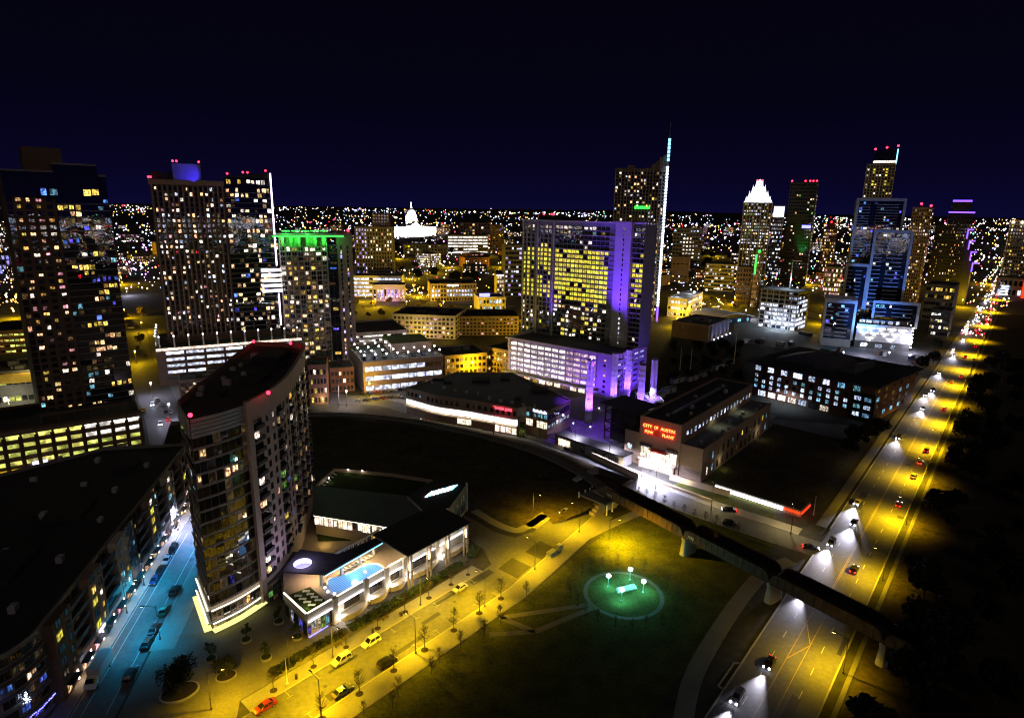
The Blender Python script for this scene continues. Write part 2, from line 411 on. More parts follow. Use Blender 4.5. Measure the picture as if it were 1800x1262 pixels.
class Bld:
    """a building in its own frame: x along the front from its left corner, y to the back, z up"""
    def __init__(s, name, label, pl, pr, depth, cat='building', group=None, ang=None, width=None):
        pl = Vector(pl); pr = Vector(pr) if pr is not None else None
        s.ang = math.atan2(pr.y - pl.y, pr.x - pl.x) if ang is None else ang
        s.w = (pr - pl).length if width is None else width; s.d = depth
        s.root = thing(name, label, cat, (pl.x, pl.y, 0), s.ang, group); s.wins = []
    def loc(s, p):
        """world -> own frame"""
        v = Vector((p[0], p[1], 0)) - Vector((s.root.location.x, s.root.location.y, 0)); c, n = math.cos(s.ang), math.sin(s.ang)
        return v.x * c + v.y * n, -v.x * n + v.y * c
    def world(s, x, y, z=0):
        c, n = math.cos(s.ang), math.sin(s.ang); o = s.root.location
        return Vector((o.x + x * c - y * n, o.y + x * n + y * c, z))
    def part(s, name, mb, mats, parent=None): return mb.build(name, mats, parent or s.root)
    def box(s, name, x0, y0, z0, x1, y1, z1, mat, parent=None, mt=None):
        return MB().box(x0, y0, z0, x1, y1, z1, 0, 1 if mt else None).build(name, [mat, mt] if mt else mat, parent or s.root)
    def pos(s, face, u, off=0.0, x0=0.0, y0=0.0, x1=None, y1=None):
        x1 = s.w if x1 is None else x1; y1 = s.d if y1 is None else y1
        if face == 'F': return (x0 + u, y0 - off)
        if face == 'R': return (x1 + off, y0 + u)
        if face == 'L': return (x0 - off, y1 - u)
        return (x1 - u, y1 + off)
    def win(s, face, u, z, w, h, pane, style='mul', frame='frame_dark', rz=None, xy=None, **k):
        x, y = xy if xy else s.pos(face, u, 0.0, **k)
        s.wins.append((x, y, z, FACE_RZ[face] if rz is None else rz, w, h, style, frame, pane))
    def grid(s, face, u0, u1, n, z0, dz, rows, fw, fh, choose, style='mul', frame='frame_dark', **k):
        cw = (u1 - u0) / n
        for r in range(rows):
            for c in range(n):
                p = choose(c, r, n, rows)
                if p is None: continue
                s.win(face, u0 + (c + 0.5) * cw, z0 + r * dz + dz * (1 - fh) / 2, cw * fw, dz * fh, p, style, frame, **k)
    def done(s, limit=280, name='window', partly=True):
        """the first `limit` windows (lit ones before dark ones) become parts, the rest one mass"""
        W = s.wins
        if not W: return s
        rest = []
        if len(W) > limit:
            W = sorted(W, key=lambda q: (0 if q[8].startswith('lit') else 1, q[2] * 0.01 + (hash((round(q[0], 2), round(q[2], 2))) % 97) * 0.01))
            W, rest = W[:limit], W[limit:]
        RW = random.Random(len(W))
        for x, y, z, rz, ww, hh, st, fr, pa in W:
            if partly and pa in PARTLY:                         # curtains, furniture: only part of the opening glows
                kx, kz = RW.uniform(0.5, 1.0), RW.uniform(0.6, 1.0); du = (1 - kx) * ww * RW.uniform(-0.5, 0.5)
                x, y, z, ww, hh = x + du * math.cos(rz), y + du * math.sin(rz), z + (1 - kz) * hh * RW.random(), ww * kx, hh * kz
            put(name, wmesh(st, fr, pa), s.root, (x, y, z), rz, (ww, 1, hh))
        if rest:
            mats = sorted({q[8] for q in rest} | {q[7] for q in rest}); ix = {m: i for i, m in enumerate(mats)}; b = MB()
            for x, y, z, rz, ww, hh, st, fr, pa in rest:
                c, n = math.cos(rz), math.sin(rz)
                def T(px, py, pz): return (x + px * c - py * n, y + px * n + py * c, z + pz)
                for (a0, a1, h0, h1, d0, mm) in ((-ww / 2, ww / 2, 0, hh, -0.03, pa),) + (((-ww / 2, ww / 2, -0.02, hh * 0.06, -0.09, fr), (-0.05, 0.05, hh * 0.06, hh, -0.08, fr)) if st != 'bare' else ()):
                    q = [T(a0, d0, h0), T(a1, d0, h0), T(a1, d0, h1), T(a0, d0, h1)]; b.poly(q, ix[mm])
            stuff(b.build(name + '_field', mats, s.root))
        return s
def pick(R, table, dark='glass'):
    """table: [(share, material)]"""
    t = R.random()
    for p, m in table:
        if t < p: return m
        t -= p
    return dark
# ------------------------------------------------------------------ ground, roads, pavements
b = MB(); R0 = 16000
b.poly([(-R0, -3000, 0), (R0, -3000, 0), (R0, 26000, 0), (-R0, 26000, 0)]); struct(b.build('ground', 'ground'))
class Fr:
    def __init__(s, ox, oy, deg): s.o = Vector((ox, oy, 0)); a = rad(deg); s.a = a; s.u = Vector((math.cos(a), math.sin(a), 0)); s.n = Vector((math.sin(a), -math.cos(a), 0))
    def __call__(s, u, v, z=0.0): p = s.o + s.u * u + s.n * v; p.z = z; return p
ST = Fr(-47.8, 110.5, 49.2)      # the sodium-lit street
BL = Fr(-90.4, 119.1, 101.9)     # the blue-lit street
CC = Fr(51.3, 119.6, 50.9)       # the wide avenue
def offs(pts, d):
    pts = [Vector((p[0], p[1], 0)) for p in pts]; out = []
    for i, p in enumerate(pts):
        t = (pts[min(i + 1, len(pts) - 1)] - pts[max(i - 1, 0)]).normalized()
        out.append(p + Vector((t.y, -t.x, 0)) * d)
    return out
def strip(name, pts, v0, v1, z, mat, th=None):
    """a band along a line, from v0 to v1 metres to its right"""
    a, c = offs(pts, v0), offs(pts, v1); b = MB()
    if th:
        for i in range(len(a) - 1): b.prism([a[i], c[i], c[i + 1], a[i + 1]], z - th, z)
    else:
        for i in range(len(a) - 1): b.poly([(*a[i][:2], z), (*c[i][:2], z), (*c[i + 1][:2], z), (*a[i + 1][:2], z)])
    return struct(b.build(name, mat))
def smooth_line(pts, n=6):
    pts = [Vector((p[0], p[1], 0)) for p in pts]; out = []
    for i in range(len(pts) - 1):
        p0, p1, p2, p3 = pts[max(i - 1, 0)], pts[i], pts[i + 1], pts[min(i + 2, len(pts) - 1)]
        for k in range(n):
            t = k / n
            out.append(0.5 * ((2 * p1) + (p2 - p0) * t + (2 * p0 - 5 * p1 + 4 * p2 - p3) * t * t + (3 * p1 - p0 - 3 * p2 + p3) * t ** 3))
    out.append(pts[-1]); return out
# lawns
sheet('lawn', [ST(-30, 16.5), ST(60, 16.5), ST(100, 14), ST(128, 9), CC(150, -40), CC(75, -14), CC(40, -9), CC(-30, -9), (0, 80, 0)], 0.012, 'lawn')
sheet('embankment', [G(*p) for p in ((545, 715), (620, 705), (700, 735), (800, 765), (900, 790), (1000, 812), (1050, 850), (1000, 885), (930, 925), (880, 905), (820, 880), (760, 850), (640, 830), (545, 825))], 0.010, 'scrub')
sheet('park_ground', [CC(-40, 21), CC(700, 21), CC(700, 500), CC(-40, 300)], 0.008, 'scrub')
# the sodium-lit street
SL = [ST(-34, 0), ST(0, 0), ST(60, 0), ST(90, -3.6), ST(117, -7.2), ST(150, -12)]
street_l = SL
strip('street', SL, 0, 10.8, 0.020, 'asphalt')
strip('pavement', [ST(-6, 0), ST(30, 0), ST(62, 0)], -4.3, -0.3, 0.15, 'pavement', 0.15)
strip('pavement', [ST(-30, 0), ST(30, 0), ST(60, 0), ST(90, -3.6), ST(112, -6.5)], 11.1, 16.6, 0.15, 'pavement', 0.15)
strip('pavement', [ST(91, -3.8), ST(100, -5.0), ST(117, -7.2)], -4.6, -0.3, 0.15, 'pavement', 0.15)
for nm, l, a, c in (('kerb', [ST(-6, 0), ST(62, 0)], -0.3, 0.0), ('kerb', [ST(-30, 0), ST(60, 0), ST(90, -3.6), ST(118, -7.3)], 10.8, 11.1), ('kerb', [ST(91, -3.8), ST(117, -7.2)], -0.3, 0)):
    strip(nm, l, a, c, 0.165, 'kerb', 0.165)
path_l = smooth_line([ST(84, 9.5), G(985, 968), G(1045, 935), G(1120, 902), G(1165, 885)])
strip('path', path_l, -1.8, 1.8, 0.06, 'pavement', 0.06)
# driveway joining from the left, the side walk round its corner
sheet('driveway', [G(*p) for p in ((815, 905), (838, 916), (868, 935), (905, 945), (935, 935), (945, 960), (905, 985), (868, 1000), (850, 965), (815, 940))], 0.024, 'asphalt')
strip('pavement', smooth_line([G(826, 900), G(868, 925), G(905, 937), G(932, 930), G(965, 908)]), -3.2, -0.2, 0.15, 'pavement', 0.15)
# darker patched crossings
for u0, u1 in ((66, 73), (78, 86)):
    sheet('road_patch', [ST(u0, 2.2), ST(u1, 1.4), ST(u1, 8.6), ST(u0, 9.4)], 0.026, 'asphalt_new')
for k in range(9):                                   # parking marks
    for v0, v1 in ((0.1, 2.1), (8.8, 10.7)):
        u = 1.5 + 6.9 * k
        if v0 > 5 and k in (2,): continue
        b = MB(); p, q = ST(u, v0, .027), ST(u, v1, .027); b.bar(p, q, 0.14, 0.006)
        t = ST(u - 0.7, v1 if v0 < 5 else v0, .027), ST(u + 0.7, v1 if v0 < 5 else v0, .027); b.bar(t[0], t[1], 0.12, 0.005)
        struct(b.build('parking_line', 'paint_worn'))
# manholes and stains are flat wear in the asphalt
for u, v in ((8, 5), (26, 6.2), (47, 4.1), (62, 5.7)):
    b = MB(); p = ST(u, v); b.cyl(p.x, p.y, 0.0205, 0.026, 0.42, 14); struct(b.build('manhole_cover', 'metal_dark'))
# blue-lit street
strip('side_street', [BL(-40, 0), BL(20, 0), BL(66, 0), BL(92, 0)], 0, 9.0, 0.021, 'asphalt')
strip('pavement', [BL(-34, 0), BL(20, 0), BL(60, 0), BL(92, 0)], -4.2, -0.25, 0.15, 'pavement', 0.15)
strip('pavement', [BL(2, 0), BL(30, 0), BL(74, 0)], 9.25, 14.5, 0.15, 'pavement', 0.15)
strip('kerb', [BL(-34, 0), BL(74, 0)], -0.25, 0, 0.165, 'kerb', 0.165)
strip('kerb', [BL(2, 0), BL(74, 0)], 9.0, 9.25, 0.165, 'kerb', 0.165)
for v in (2.25, 6.9): strip('lane_line', [BL(-16, 0), BL(58, 0)], v, v + 0.14, 0.026, 'paint_white')
strip('lane_line', [BL(-16, 0), BL(58, 0)], 0.35, 0.5, 0.0262, 'paint_white')
# plaza round the tower foot
sheet('plaza', [BL(-40, 9.6), BL(2, 9.6), BL(2, 14.6), BL(30, 14.6), BL(30, 40), ST(30, -14), ST(30, -4.5), ST(-6, -4.5), ST(-9, 0), ST(-34, 0)], 0.13, 'plaza', 0.12)
for c, r in ((G(310, 1235), 12.0), (G(520, 1262), 8.0)):
    pass
# the wide avenue
ccl = [CC(-40, 0), CC(400, 0), CC(4600, 0)]
strip('avenue', ccl, 0, 17.2, 0.028, 'asphalt')
strip('kerb', [CC(-40, 0), CC(64, 0)], -0.35, 0, 0.17, 'kerb', 0.17)
strip('kerb', [CC(84, 0), CC(900, 0)], -0.35, 0, 0.17, 'kerb', 0.17)
strip('kerb', [CC(-40, 0), CC(900, 0)], 17.2, 17.55, 0.17, 'kerb', 0.17)
strip('pavement', [CC(84, 0), CC(330, 0)], -4.5, -1.4, 0.15, 'pavement', 0.15)
strip('pavement', [CC(-40, 0), CC(900, 0)], 19.4, 20.4, 0.15, 'plaza', 0.15)
for v in (8.45, 8.8): strip('centre_line', [CC(36, 0), CC(1200, 0)], v, v + 0.13, 0.033, 'paint_yellow')
for v in (4.3, 12.9):
    for k in range(44):
        u = -18 + 9.2 * k
        sheet('lane_dash', [CC(u, v), CC(u + 3.0, v), CC(u + 3.0, v + 0.16), CC(u, v + 0.16)], 0.033, 'paint_white')
for v in (7.2, 10.2): strip('centre_line', [CC(-30, 0), CC(34, 0)], v, v + 0.13, 0.033, 'paint_yellow')
strip('turn_line', [CC(12, 7.3), CC(20, 10.2)], 0, 0.16, 0.034, 'paint_yellow')
strip('turn_line', [CC(20, 10.2), CC(28, 7.3)], 0, 0.16, 0.034, 'paint_yellow')
# footpath between lawn and avenue
strip('path', smooth_line([G(1195, 1300), G(1215, 1200), G(1250, 1130), G(1300, 1055), G(1345, 1005), G(1390, 985)]), -2.0, 2.0, 0.05, 'pavement', 0.05)
b = MB()
for q in (((1262, 1205), (1290, 1165)), ((1290, 1165), (1300, 1165)), ((1262, 1205), (1275, 1212))): b.bar(G(*q[0], .12), G(*q[1], .12), 0.35, 0.24)
struct(b.build('kerb_island', 'kerb'))
# street along the power plant
SD = smooth_line([G(535, 690), G(610, 700), G(690, 712), G(760, 733), G(840, 757), G(920, 776), G(1000, 800), G(1065, 828), G(1130, 856), G(1220, 893), G(1330, 930), G(1445, 968)])
strip('plant_street', SD, -5.2, 5.2, 0.024, 'asphalt')
strip('pavement', SD[8:-3], -10.2, -5.5, 0.15, 'pavement', 0.15)
strip('kerb', SD[8:-3], -5.5, -5.2, 0.165, 'kerb', 0.165)
strip('kerb', SD[30:-4], 5.2, 5.5, 0.165, 'kerb', 0.165)
strip('verge', SD[44:-4], 5.5, 8.6, 0.10, 'lawn', 0.10)
# street at the far left between the towers, and the street past the garage
LS = [G(300, 790), G(285, 735), G(262, 680), G(240, 630), G(236, 580)]
strip('far_street', LS, -7, 9, 0.018, 'asphalt')
strip('pavement', LS, 9.2, 17, 0.13, 'pavement', 0.13)
strip('forecourt', [G(-60, 850), G(110, 820), G(250, 780)], -14, 9, 0.016, 'pavement')
strip('rail_cutting', [G(-60, 900), G(100, 872), G(240, 850)], -10, 8, 0.014, 'asphalt_new')
strip('street', [G(540, 700), G(640, 705), G(720, 690), G(840, 650), G(930, 615)], -6, 6, 0.0215, 'asphalt')
strip('street', [G(560, 520), G(700, 520), G(900, 540)], -9, 9, 0.015, 'asphalt_far')
strip('street', [G(1180, 560), G(1260, 530), G(1330, 525), G(1450, 560)], -9, 9, 0.015, 'asphalt_far')
sheet('yard', [G(*p) for p in ((1290, 560), (1345, 560), (1440, 590), (1450, 610), (1370, 612), (1290, 600))], 0.012, 'plaza')
sheet('yard', [G(*p) for p in ((1420, 610), (1640, 600), (1645, 640), (1560, 660), (1450, 640))], 0.013, 'asphalt')
sheet('yard', [G(*p) for p in ((1345, 735), (1520, 750), (1540, 765), (1480, 790), (1360, 770))], 0.013, 'concrete_dark')
sheet('yard', [G(*p) for p in ((985, 700), (1100, 690), (1130, 735), (1090, 790), (1010, 770))], 0.013, 'concrete_dark')
sheet('substation_ground', [G(*p) for p in ((1150, 640), (1180, 608), (1300, 606), (1315, 680), (1250, 690), (1150, 715))], 0.011, 'scrub')
# fenced lawn lot beside the plant with its paths
sheet('lawn', [G(*p) for p in ((1255, 852), (1360, 745), (1490, 775), (1440, 870), (1400, 905))], 0.016, 'scrub')
strip('path', [G(1215, 842), G(1350, 728)], 0.5, 4.0, 0.06, 'pavement', 0.06)
# ------------------------------------------------------------------ walls along a line
class Run:
    """a stretch of wall from p to q (left to right seen from outside), in the frame of building b"""
    def __init__(s, b, p, q):
        s.b = b; s.p = Vector((p[0], p[1], 0)); s.q = Vector((q[0], q[1], 0)); d = s.q - s.p; s.l = d.length; s.t = d / s.l
        s.o = Vector((s.t.y, -s.t.x, 0)); s.rz = math.atan2(s.t.y, s.t.x)
    def at(s, u, off=0.0): p = s.p + s.t * u + s.o * off; return (p.x, p.y)
    def win(s, u, z, w, h, pane, style='mul', frame='frame_dark', off=0.0):
        s.b.win('F', 0, z, w, h, pane, style, frame, rz=s.rz, xy=s.at(u, off))
    def box(s, mb, u0, u1, z0, z1, o0=0.0, o1=0.3, m=0):
        mb.prism([s.at(u0, o0), s.at(u1, o0), s.at(u1, o1), s.at(u0, o1)], z0, z1, m); return mb
def red_light(root, x, y, z, power=60, r=0.35):
    """an aircraft warning light on a roof, part of its building"""
    b = MB(); b.cyl(x, y, z, z + 0.5, 0.12, 6, m=1).ball(x, y, z + 0.5 + r, r, 0, 8, 5)
    o = b.build('warning_light', ['bulb_red', 'metal_dark'], root)
    if power: lamp('POINT', 'warning_glow', power, (1, 0.01, 0.03), root, (x, y, z + 1.3), size=0.3)
    return o

# ------------------------------------------------------------------ curved residential tower at the street corner
RC = random.Random(3)
TW = Bld('curved_tower', 'curved residential tower with a glass prow and red roof lights beside the pool terrace', (-80, 129, 0), None, 80, 'tower', ang=0.0, width=30)
ox, oy = -80, 129
def tl(p): return (p[0] - ox, p[1] - oy)
prow = smooth_line([tl(p) for p in ((-70.1, 129.2), (-66.1, 134.0), (-62.9, 140.1))], 4)
mason = smooth_line([tl(p) for p in ((-62.2, 139.8), (-60.4, 149.4), (-61.0, 163.7), (-64.4, 182.9), (-68.6, 200.6), (-74.6, 206.9))], 5)
back = [tl(p) for p in ((-88.2, 208.1), (-86.4, 190.0), (-84.4, 178.1), (-81.6, 158.0), (-79.4, 142.3))]
outline = [tuple(p[:2]) for p in prow] + [tuple(p[:2]) for p in mason] + back
TH = 53.9
b = MB(); b.prism([(p[0], p[1]) for p in outline], 0, TH - 1.2, 0, 1)
TW.part('wall', b, ['masonry', surf('roof_tower', (0.06, 0.055, 0.055), 0.9, 0.5, 0.3, fine=1.4).name])
# parapet: louvred screen round the glass prow, plain masonry further back
b = MB()
pr_line = [Vector((*tl((-79.4, 142.3)), 0)), Vector((*prow[0][:2], 0))] + [Vector((*p[:2], 0)) for p in prow[1:]]
for k in range(5):
    z = TH - 4.4 + k * 0.92
    c = MB()
    for i in range(len(pr_line) - 1):
        r = Run(TW, pr_line[i][:2], pr_line[i + 1][:2]); r.box(c, 0, r.l, z, z + 0.74, 0.12, 0.42)
    TW.part('louvre', c, 'panel_grey')
c = MB()
for i in range(len(mason) - 1):
    r = Run(TW, mason[i][:2], mason[i + 1][:2]); r.box(c, -0.05, r.l + 0.05, TH - 3.0, TH + 0.9, -0.5, 0.45)
TW.part('parapet', c, 'masonry')
c = MB()
bk = [Vector((*p, 0)) for p in [tuple(mason[-1][:2])] + back]
for i in range(len(bk) - 1):
    r = Run(TW, bk[i][:2], bk[i + 1][:2]); r.box(c, 0, r.l, TH - 1.2, TH + 0.3, -0.4, 0.1)
TW.part('parapet', c, 'tan')
# roof plant
for x, y, w_, d_, h_ in ((-78, 182, 8, 12, 2.4), (-72, 160, 5, 9, 1.6), (-76, 148, 4, 4, 1.2), (-70, 176, 3, 5, 1.4)):
    TW.box('roof_plant', x - ox, y - oy, TH - 1.2, x - ox + w_, y - oy + d_, TH - 1.2 + h_, 'roof_dark')
c = MB(); c.bar((*tl((-72, 190)), TH + 2.5), (*tl((-64.5, 187)), TH + 0.2), 0.5, 0.5); TW.part('window_washing_arm', c, 'metal_dark')
for px, py in ((335, 735), (472, 695), (511, 607), (446, 604)):
    p = G(px, py, TH + 0.9); x, y = tl(p); red_light(TW.root, x, y, TH + 0.6, 420, 0.5)
FL, Z0 = 3.02, 7.6
NF = 14
# glass prow and end wall: one pane per bay and storey
for i in range(len(pr_line) - 1):
    r = Run(TW, pr_line[i][:2], pr_line[i + 1][:2]); n = max(1, round(r.l / 1.75)); cw = r.l / n
    for f in range(NF):
        for k in range(n):
            t = RC.random(); zone = f in (1, 3) and RC.random() < 0.3 or (f in (10, 12) and RC.random() < 0.3)
            m = 'lit_warm' if zone and t < 0.6 else 'lit_cool' if zone and t < 0.72 else 'lit_dim' if t < 0.16 else 'glass_brown' if t < 0.5 else 'glass'
            r.win((k + 0.5) * cw, Z0 + f * FL + 0.35, cw * 0.94, FL - 0.7, m, 'bare' if m != 'lit_warm' else 'mul', 'frame_dark', 0.05)
for f in range(NF + 1):
    c = MB()
    for i in range(len(pr_line) - 1):
        r = Run(TW, pr_line[i][:2], pr_line[i + 1][:2]); r.box(c, 0, r.l, Z0 + f * FL - 0.10, Z0 + f * FL + 0.10, 0.1, 0.36)
    TW.part('floor_band', c, 'frame_light')
# masonry sweep: balcony bays and punched windows
L = [0.0]
for i in range(len(mason) - 1): L.append(L[-1] + (Vector(mason[i + 1][:2]) - Vector(mason[i][:2])).length)
def on_mason(u):
    for i in range(len(L) - 1):
        if L[i + 1] >= u: break
    r = Run(TW, mason[i][:2], mason[i + 1][:2]); return r, u - L[i]
bal = MB(); bal.box(-1.8, -0.8, -0.18, 1.8, 0.0, 0.02, 0)
for x in (-1.75, 1.75): bal.box(x - 0.05, -0.75, 0.02, x + 0.05, 0.0, 1.0, 1)
bal.box(-1.8, -0.8, 0.02, 1.8, -0.74, 0.98, 1)
BALM = bal.mesh('balcony', ['masonry', 'metal_dark'])
bays = []
u = 3.6
while u < L[-1] - 4:
    bays.append((u, 'b')); bays.append((u + 4.0, 'w')); bays.append((u + 7.2, 'w')); u += 11.2
for u, kd in bays:
    r, du = on_mason(u)
    for f in range(NF):
        z = Z0 + f * FL + 0.1; t = RC.random()
        if kd == 'b':
            m = pick(RC, ((0.10, 'lit_warm'), (0.08, 'lit_white'), (0.05, 'lit_amber'), (0.03, 'lit_green')), 'glass')
            r.win(du, z + 0.05, 3.2, 2.3, m, 'mul3', 'frame_dark', 0.02)
            x, y = r.at(du, 0.02); put('balcony', BALM, TW.root, (x, y, z), r.rz)
        else:
            m = pick(RC, ((0.05, 'lit_warm'), (0.05, 'lit_white'), (0.02, 'lit_blue')), 'glass')
            r.win(du, z + 0.45, 1.25, 1.7, m, 'mul', 'frame_dark', 0.02)
# the masonry pier that closes the sweep towards the prow
c = MB(); r = Run(TW, mason[0][:2], mason[1][:2]); r.box(c, -0.9, 1.1, 2.0, TH + 0.9, 0.0, 0.75); TW.part('pier', c, 'masonry')
# foot: two white light ledges, a glowing canopy, a stone base
foot = [pr_line[0] + (pr_line[1] - pr_line[0]) * 0.02] + pr_line[1:]
for z, o in ((6.6, 0.75), (3.3, 1.0)):
    c = MB(); e_ = MB()
    for i in range(len(foot) - 1):
        r = Run(TW, foot[i][:2], foot[i + 1][:2]); r.box(c, -0.1, r.l + 0.1, z - 0.35, z, 0.0, o); r.box(e_, -0.1, r.l + 0.1, z + 0.01, z + 0.2, o - 0.16, o + 0.05)
    q = TW.part('ledge', c, 'white'); TW.part('ledge_light', e_, 'tube_warm', q)
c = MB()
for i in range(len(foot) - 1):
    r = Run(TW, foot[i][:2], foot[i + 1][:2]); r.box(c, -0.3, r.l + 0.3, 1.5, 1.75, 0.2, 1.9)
glow('canopy_lit', (0.95, 0.90, 0.28), 1.15, True)  # yellow light put in as the canopy's own emission
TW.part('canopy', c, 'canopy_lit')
for i in range(len(foot) - 1):
    r = Run(TW, foot[i][:2], foot[i + 1][:2]); n = max(1, round(r.l / 2.6)); cw = r.l / n
    for z in (0.3, 3.5):
        for k in range(n):
            r.win((k + 0.5) * cw, z, cw * 0.9, 2.6, pick(RC, ((0.25, 'lit_dim'), (0.15, 'lit_warm'), (0.1, 'lit_amber'))), 'mul', 'frame_dark', 0.03)
# glazed lobby sweeping on at the right of the prow foot
lob = smooth_line([tl(p) for p in ((-63.2, 138.2), (-60.6, 142.2), (-58.8, 149.0), (-58.4, 157.0))], 4)
c = MB(); c.prism([tuple(p[:2]) for p in lob] + [tl((-64, 157)), tl((-66, 142))], 0, 5.6, 0, 1); TW.part('lobby', c, ['concrete_dark', 'roof_grey'])
for i in range(len(lob) - 1):
    r = Run(TW, lob[i][:2], lob[i + 1][:2])
    for z in (0.3, 1.95, 3.6): r.win(r.l / 2, z, r.l * 0.94, 1.5, pick(RC, ((0.3, 'lit_dim'), (0.12, 'lit_green'))), 'mul', 'frame_light', 0.03)
TW.done(600)

# ------------------------------------------------------------------ long apartment block along the blue-lit street
RA = random.Random(11)
AH = 18.2
p0 = BL(-24, -4.25)
AP = Bld('apartment_block', 'long dark-roofed apartment block with shop lights along the blue-lit street', p0, None, 55, 'building', ang=BL.a, width=112)
# own frame: x runs along the street away from the rounded corner, y away from the street
arc = [(12 + 12 * math.cos(t), 12 + 12 * math.sin(t)) for t in [PI + PI / 2 * i / 8 for i in range(9)]]
plan = arc + [(112, 0), (112, 26), (84, 60), (0, 60)]
b = MB(); b.prism(plan, 0, AH - 0.6, 0, 1); AP.part('wall', b, ['stucco_grey', 'roof_dark'])
c = MB()
pl_ = plan + [plan[0]]
for i in range(len(pl_) - 1):
    r = Run(AP, pl_[i], pl_[i + 1]); r.box(c, 0, r.l, AH - 0.6, AH + 0.35, -0.35, 0.1)
AP.part('parapet', c, 'stucco_grey')
for x, y, w_, d_, h_ in ((30, 14, 14, 8, 1.6), (60, 12, 10, 9, 1.4), (92, 10, 6, 6, 1.8), (18, 26, 10, 8, 3.2), (44, 34, 18, 10, 3.0), (8, 40, 9, 7, 2.2)):
    AP.box('roof_plant', x, y, AH - 0.6, x + w_, y + d_, AH - 0.6 + h_, 'roof_dark')
ACM = MB().box(-0.7, -0.5, 0.15, 0.7, 0.5, 1.15).box(-0.6, -0.4, 0, -0.5, 0.4, 0.15).box(0.5, -0.4, 0, 0.6, 0.4, 0.15).cyl(0, 0, 1.15, 1.25, 0.4, 10).mesh('air_unit', 'panel_grey')
def air_units(root, pts, z):
    for x, y in pts: put('air_unit', ACM, root, (x, y, z), RC.choice((0, 0.05, 1.57)), (RC.uniform(0.8, 1.4),) * 3)
air_units(AP.root, [(20 + 6.2 * k + RC.uniform(-1, 1), 8 + 14 * (k % 3) + RC.uniform(-2, 2)) for k in range(15)] + [(14 + 7 * k, 44 + RC.uniform(-3, 3)) for k in range(8)], AH - 0.6)
air_units(TW.root, [tl((-80 + RC.uniform(-2, 8), 150 + 5 * k)) for k in range(9)], TH - 1.2)
fl = 2.92; z1 = 4.0
x = 13.0; kinds = ['brick', 'rec', 'tan', 'rec', 'stucco', 'dark', 'rec', 'tan', 'rec', 'stucco', 'rec', 'tan']; ki = 0
while x < 108:
    kd = kinds[ki % len(kinds)]; ki += 1
    wd = {'brick': 7.5, 'rec': 8.5, 'tan': 7.0, 'stucco': 6.5, 'dark': 8.0}[kd]; wd = min(wd, 111.5 - x)
    if wd < 3: break
    r = Run(AP, (x, 0), (x + wd, 0))
    if kd == 'rec':                                   # open balconies: slabs, end walls and railings, doors behind
        for f in range(5):
            z = z1 + f * fl
            c = MB(); r.box(c, 0.05, wd - 0.05, z - 0.16, z, 0, 1.7, 0); r.box(c, 0.1, wd - 0.1, z + 0.02, z + 0.95, 1.62, 1.68, 1)
            AP.part('balcony', c, ['concrete_dark', 'metal_dark'])
            for q in (0.28, 0.72): r.win(wd * q, z + 0.05, 2.6, 2.3, pick(RA, ((0.07, 'lit_dim'), (0.04, 'lit_amber'))), 'mul', 'frame_dark', 0.02)
    else:
        c = MB(); r.box(c, 0, wd, 0, AH - 0.2, 0.0, 1.9 if kd != 'dark' else 1.0); AP.part('bay', c, {'brick': 'brown', 'tan': 'tan', 'stucco': 'stucco', 'dark': 'metal_dark'}[kd])
        of = 1.92 if kd != 'dark' else 1.02
        for f in range(5):
            z = z1 + f * fl
            for q, ww in ((0.27, 2.3), (0.76, 1.3)):
                m = pick(RA, ((0.10, 'lit_amber'), (0.10, 'lit_yellow'), (0.06, 'lit_white'), (0.10, 'lit_cyan'), (0.05, 'lit_dim')) if kd != 'dark' else ((0.3, 'lit_dim'), (0.12, 'lit_cyan')))
                r.win(wd * q, z + 0.55, ww, 1.75, m, 'mul' if ww > 2 else 'plain', 'frame_light' if kd == 'stucco' else 'frame_dark', of)
    x += wd
# shop fronts, awnings and wall lamps at street level
for k in range(15):
    u = 14 + 6.4 * k; r = Run(AP, (u, 0), (u + 6, 0))
    r.win(2.0, 0.35, 2.9, 2.5, pick(RA, ((0.4, 'lit_warm'), (0.3, 'lit_pink'), (0.1, 'lit_blue')), 'glass'), 'mul3', 'frame_dark', 1.95)
    c = MB(); r.box(c, 0.2, 4.0, 2.95, 3.1, 1.9, 3.4); AP.part('awning', c, 'metal_dark')
    c = MB(); x_, y_ = r.at(4.9, 2.02); c.box(x_ - 0.22, y_ - 0.12, 0.6, x_ + 0.22, y_ + 0.05, 2.9); AP.part('wall_lamp', c, 'lamp_pink' if 'lamp_pink' in MAT else glow('lamp_pink', (1.0, 0.72, 0.62), 7.0).name)
    l = lamp('SPOT', 'wall_lamp_light', 420, (1.0, 0.66, 0.38), AP.root, (x_, y_ - 0.35, 2.7), (rad(-22), 0, 0), size=0.1, spot=2.2, blend=0.6)
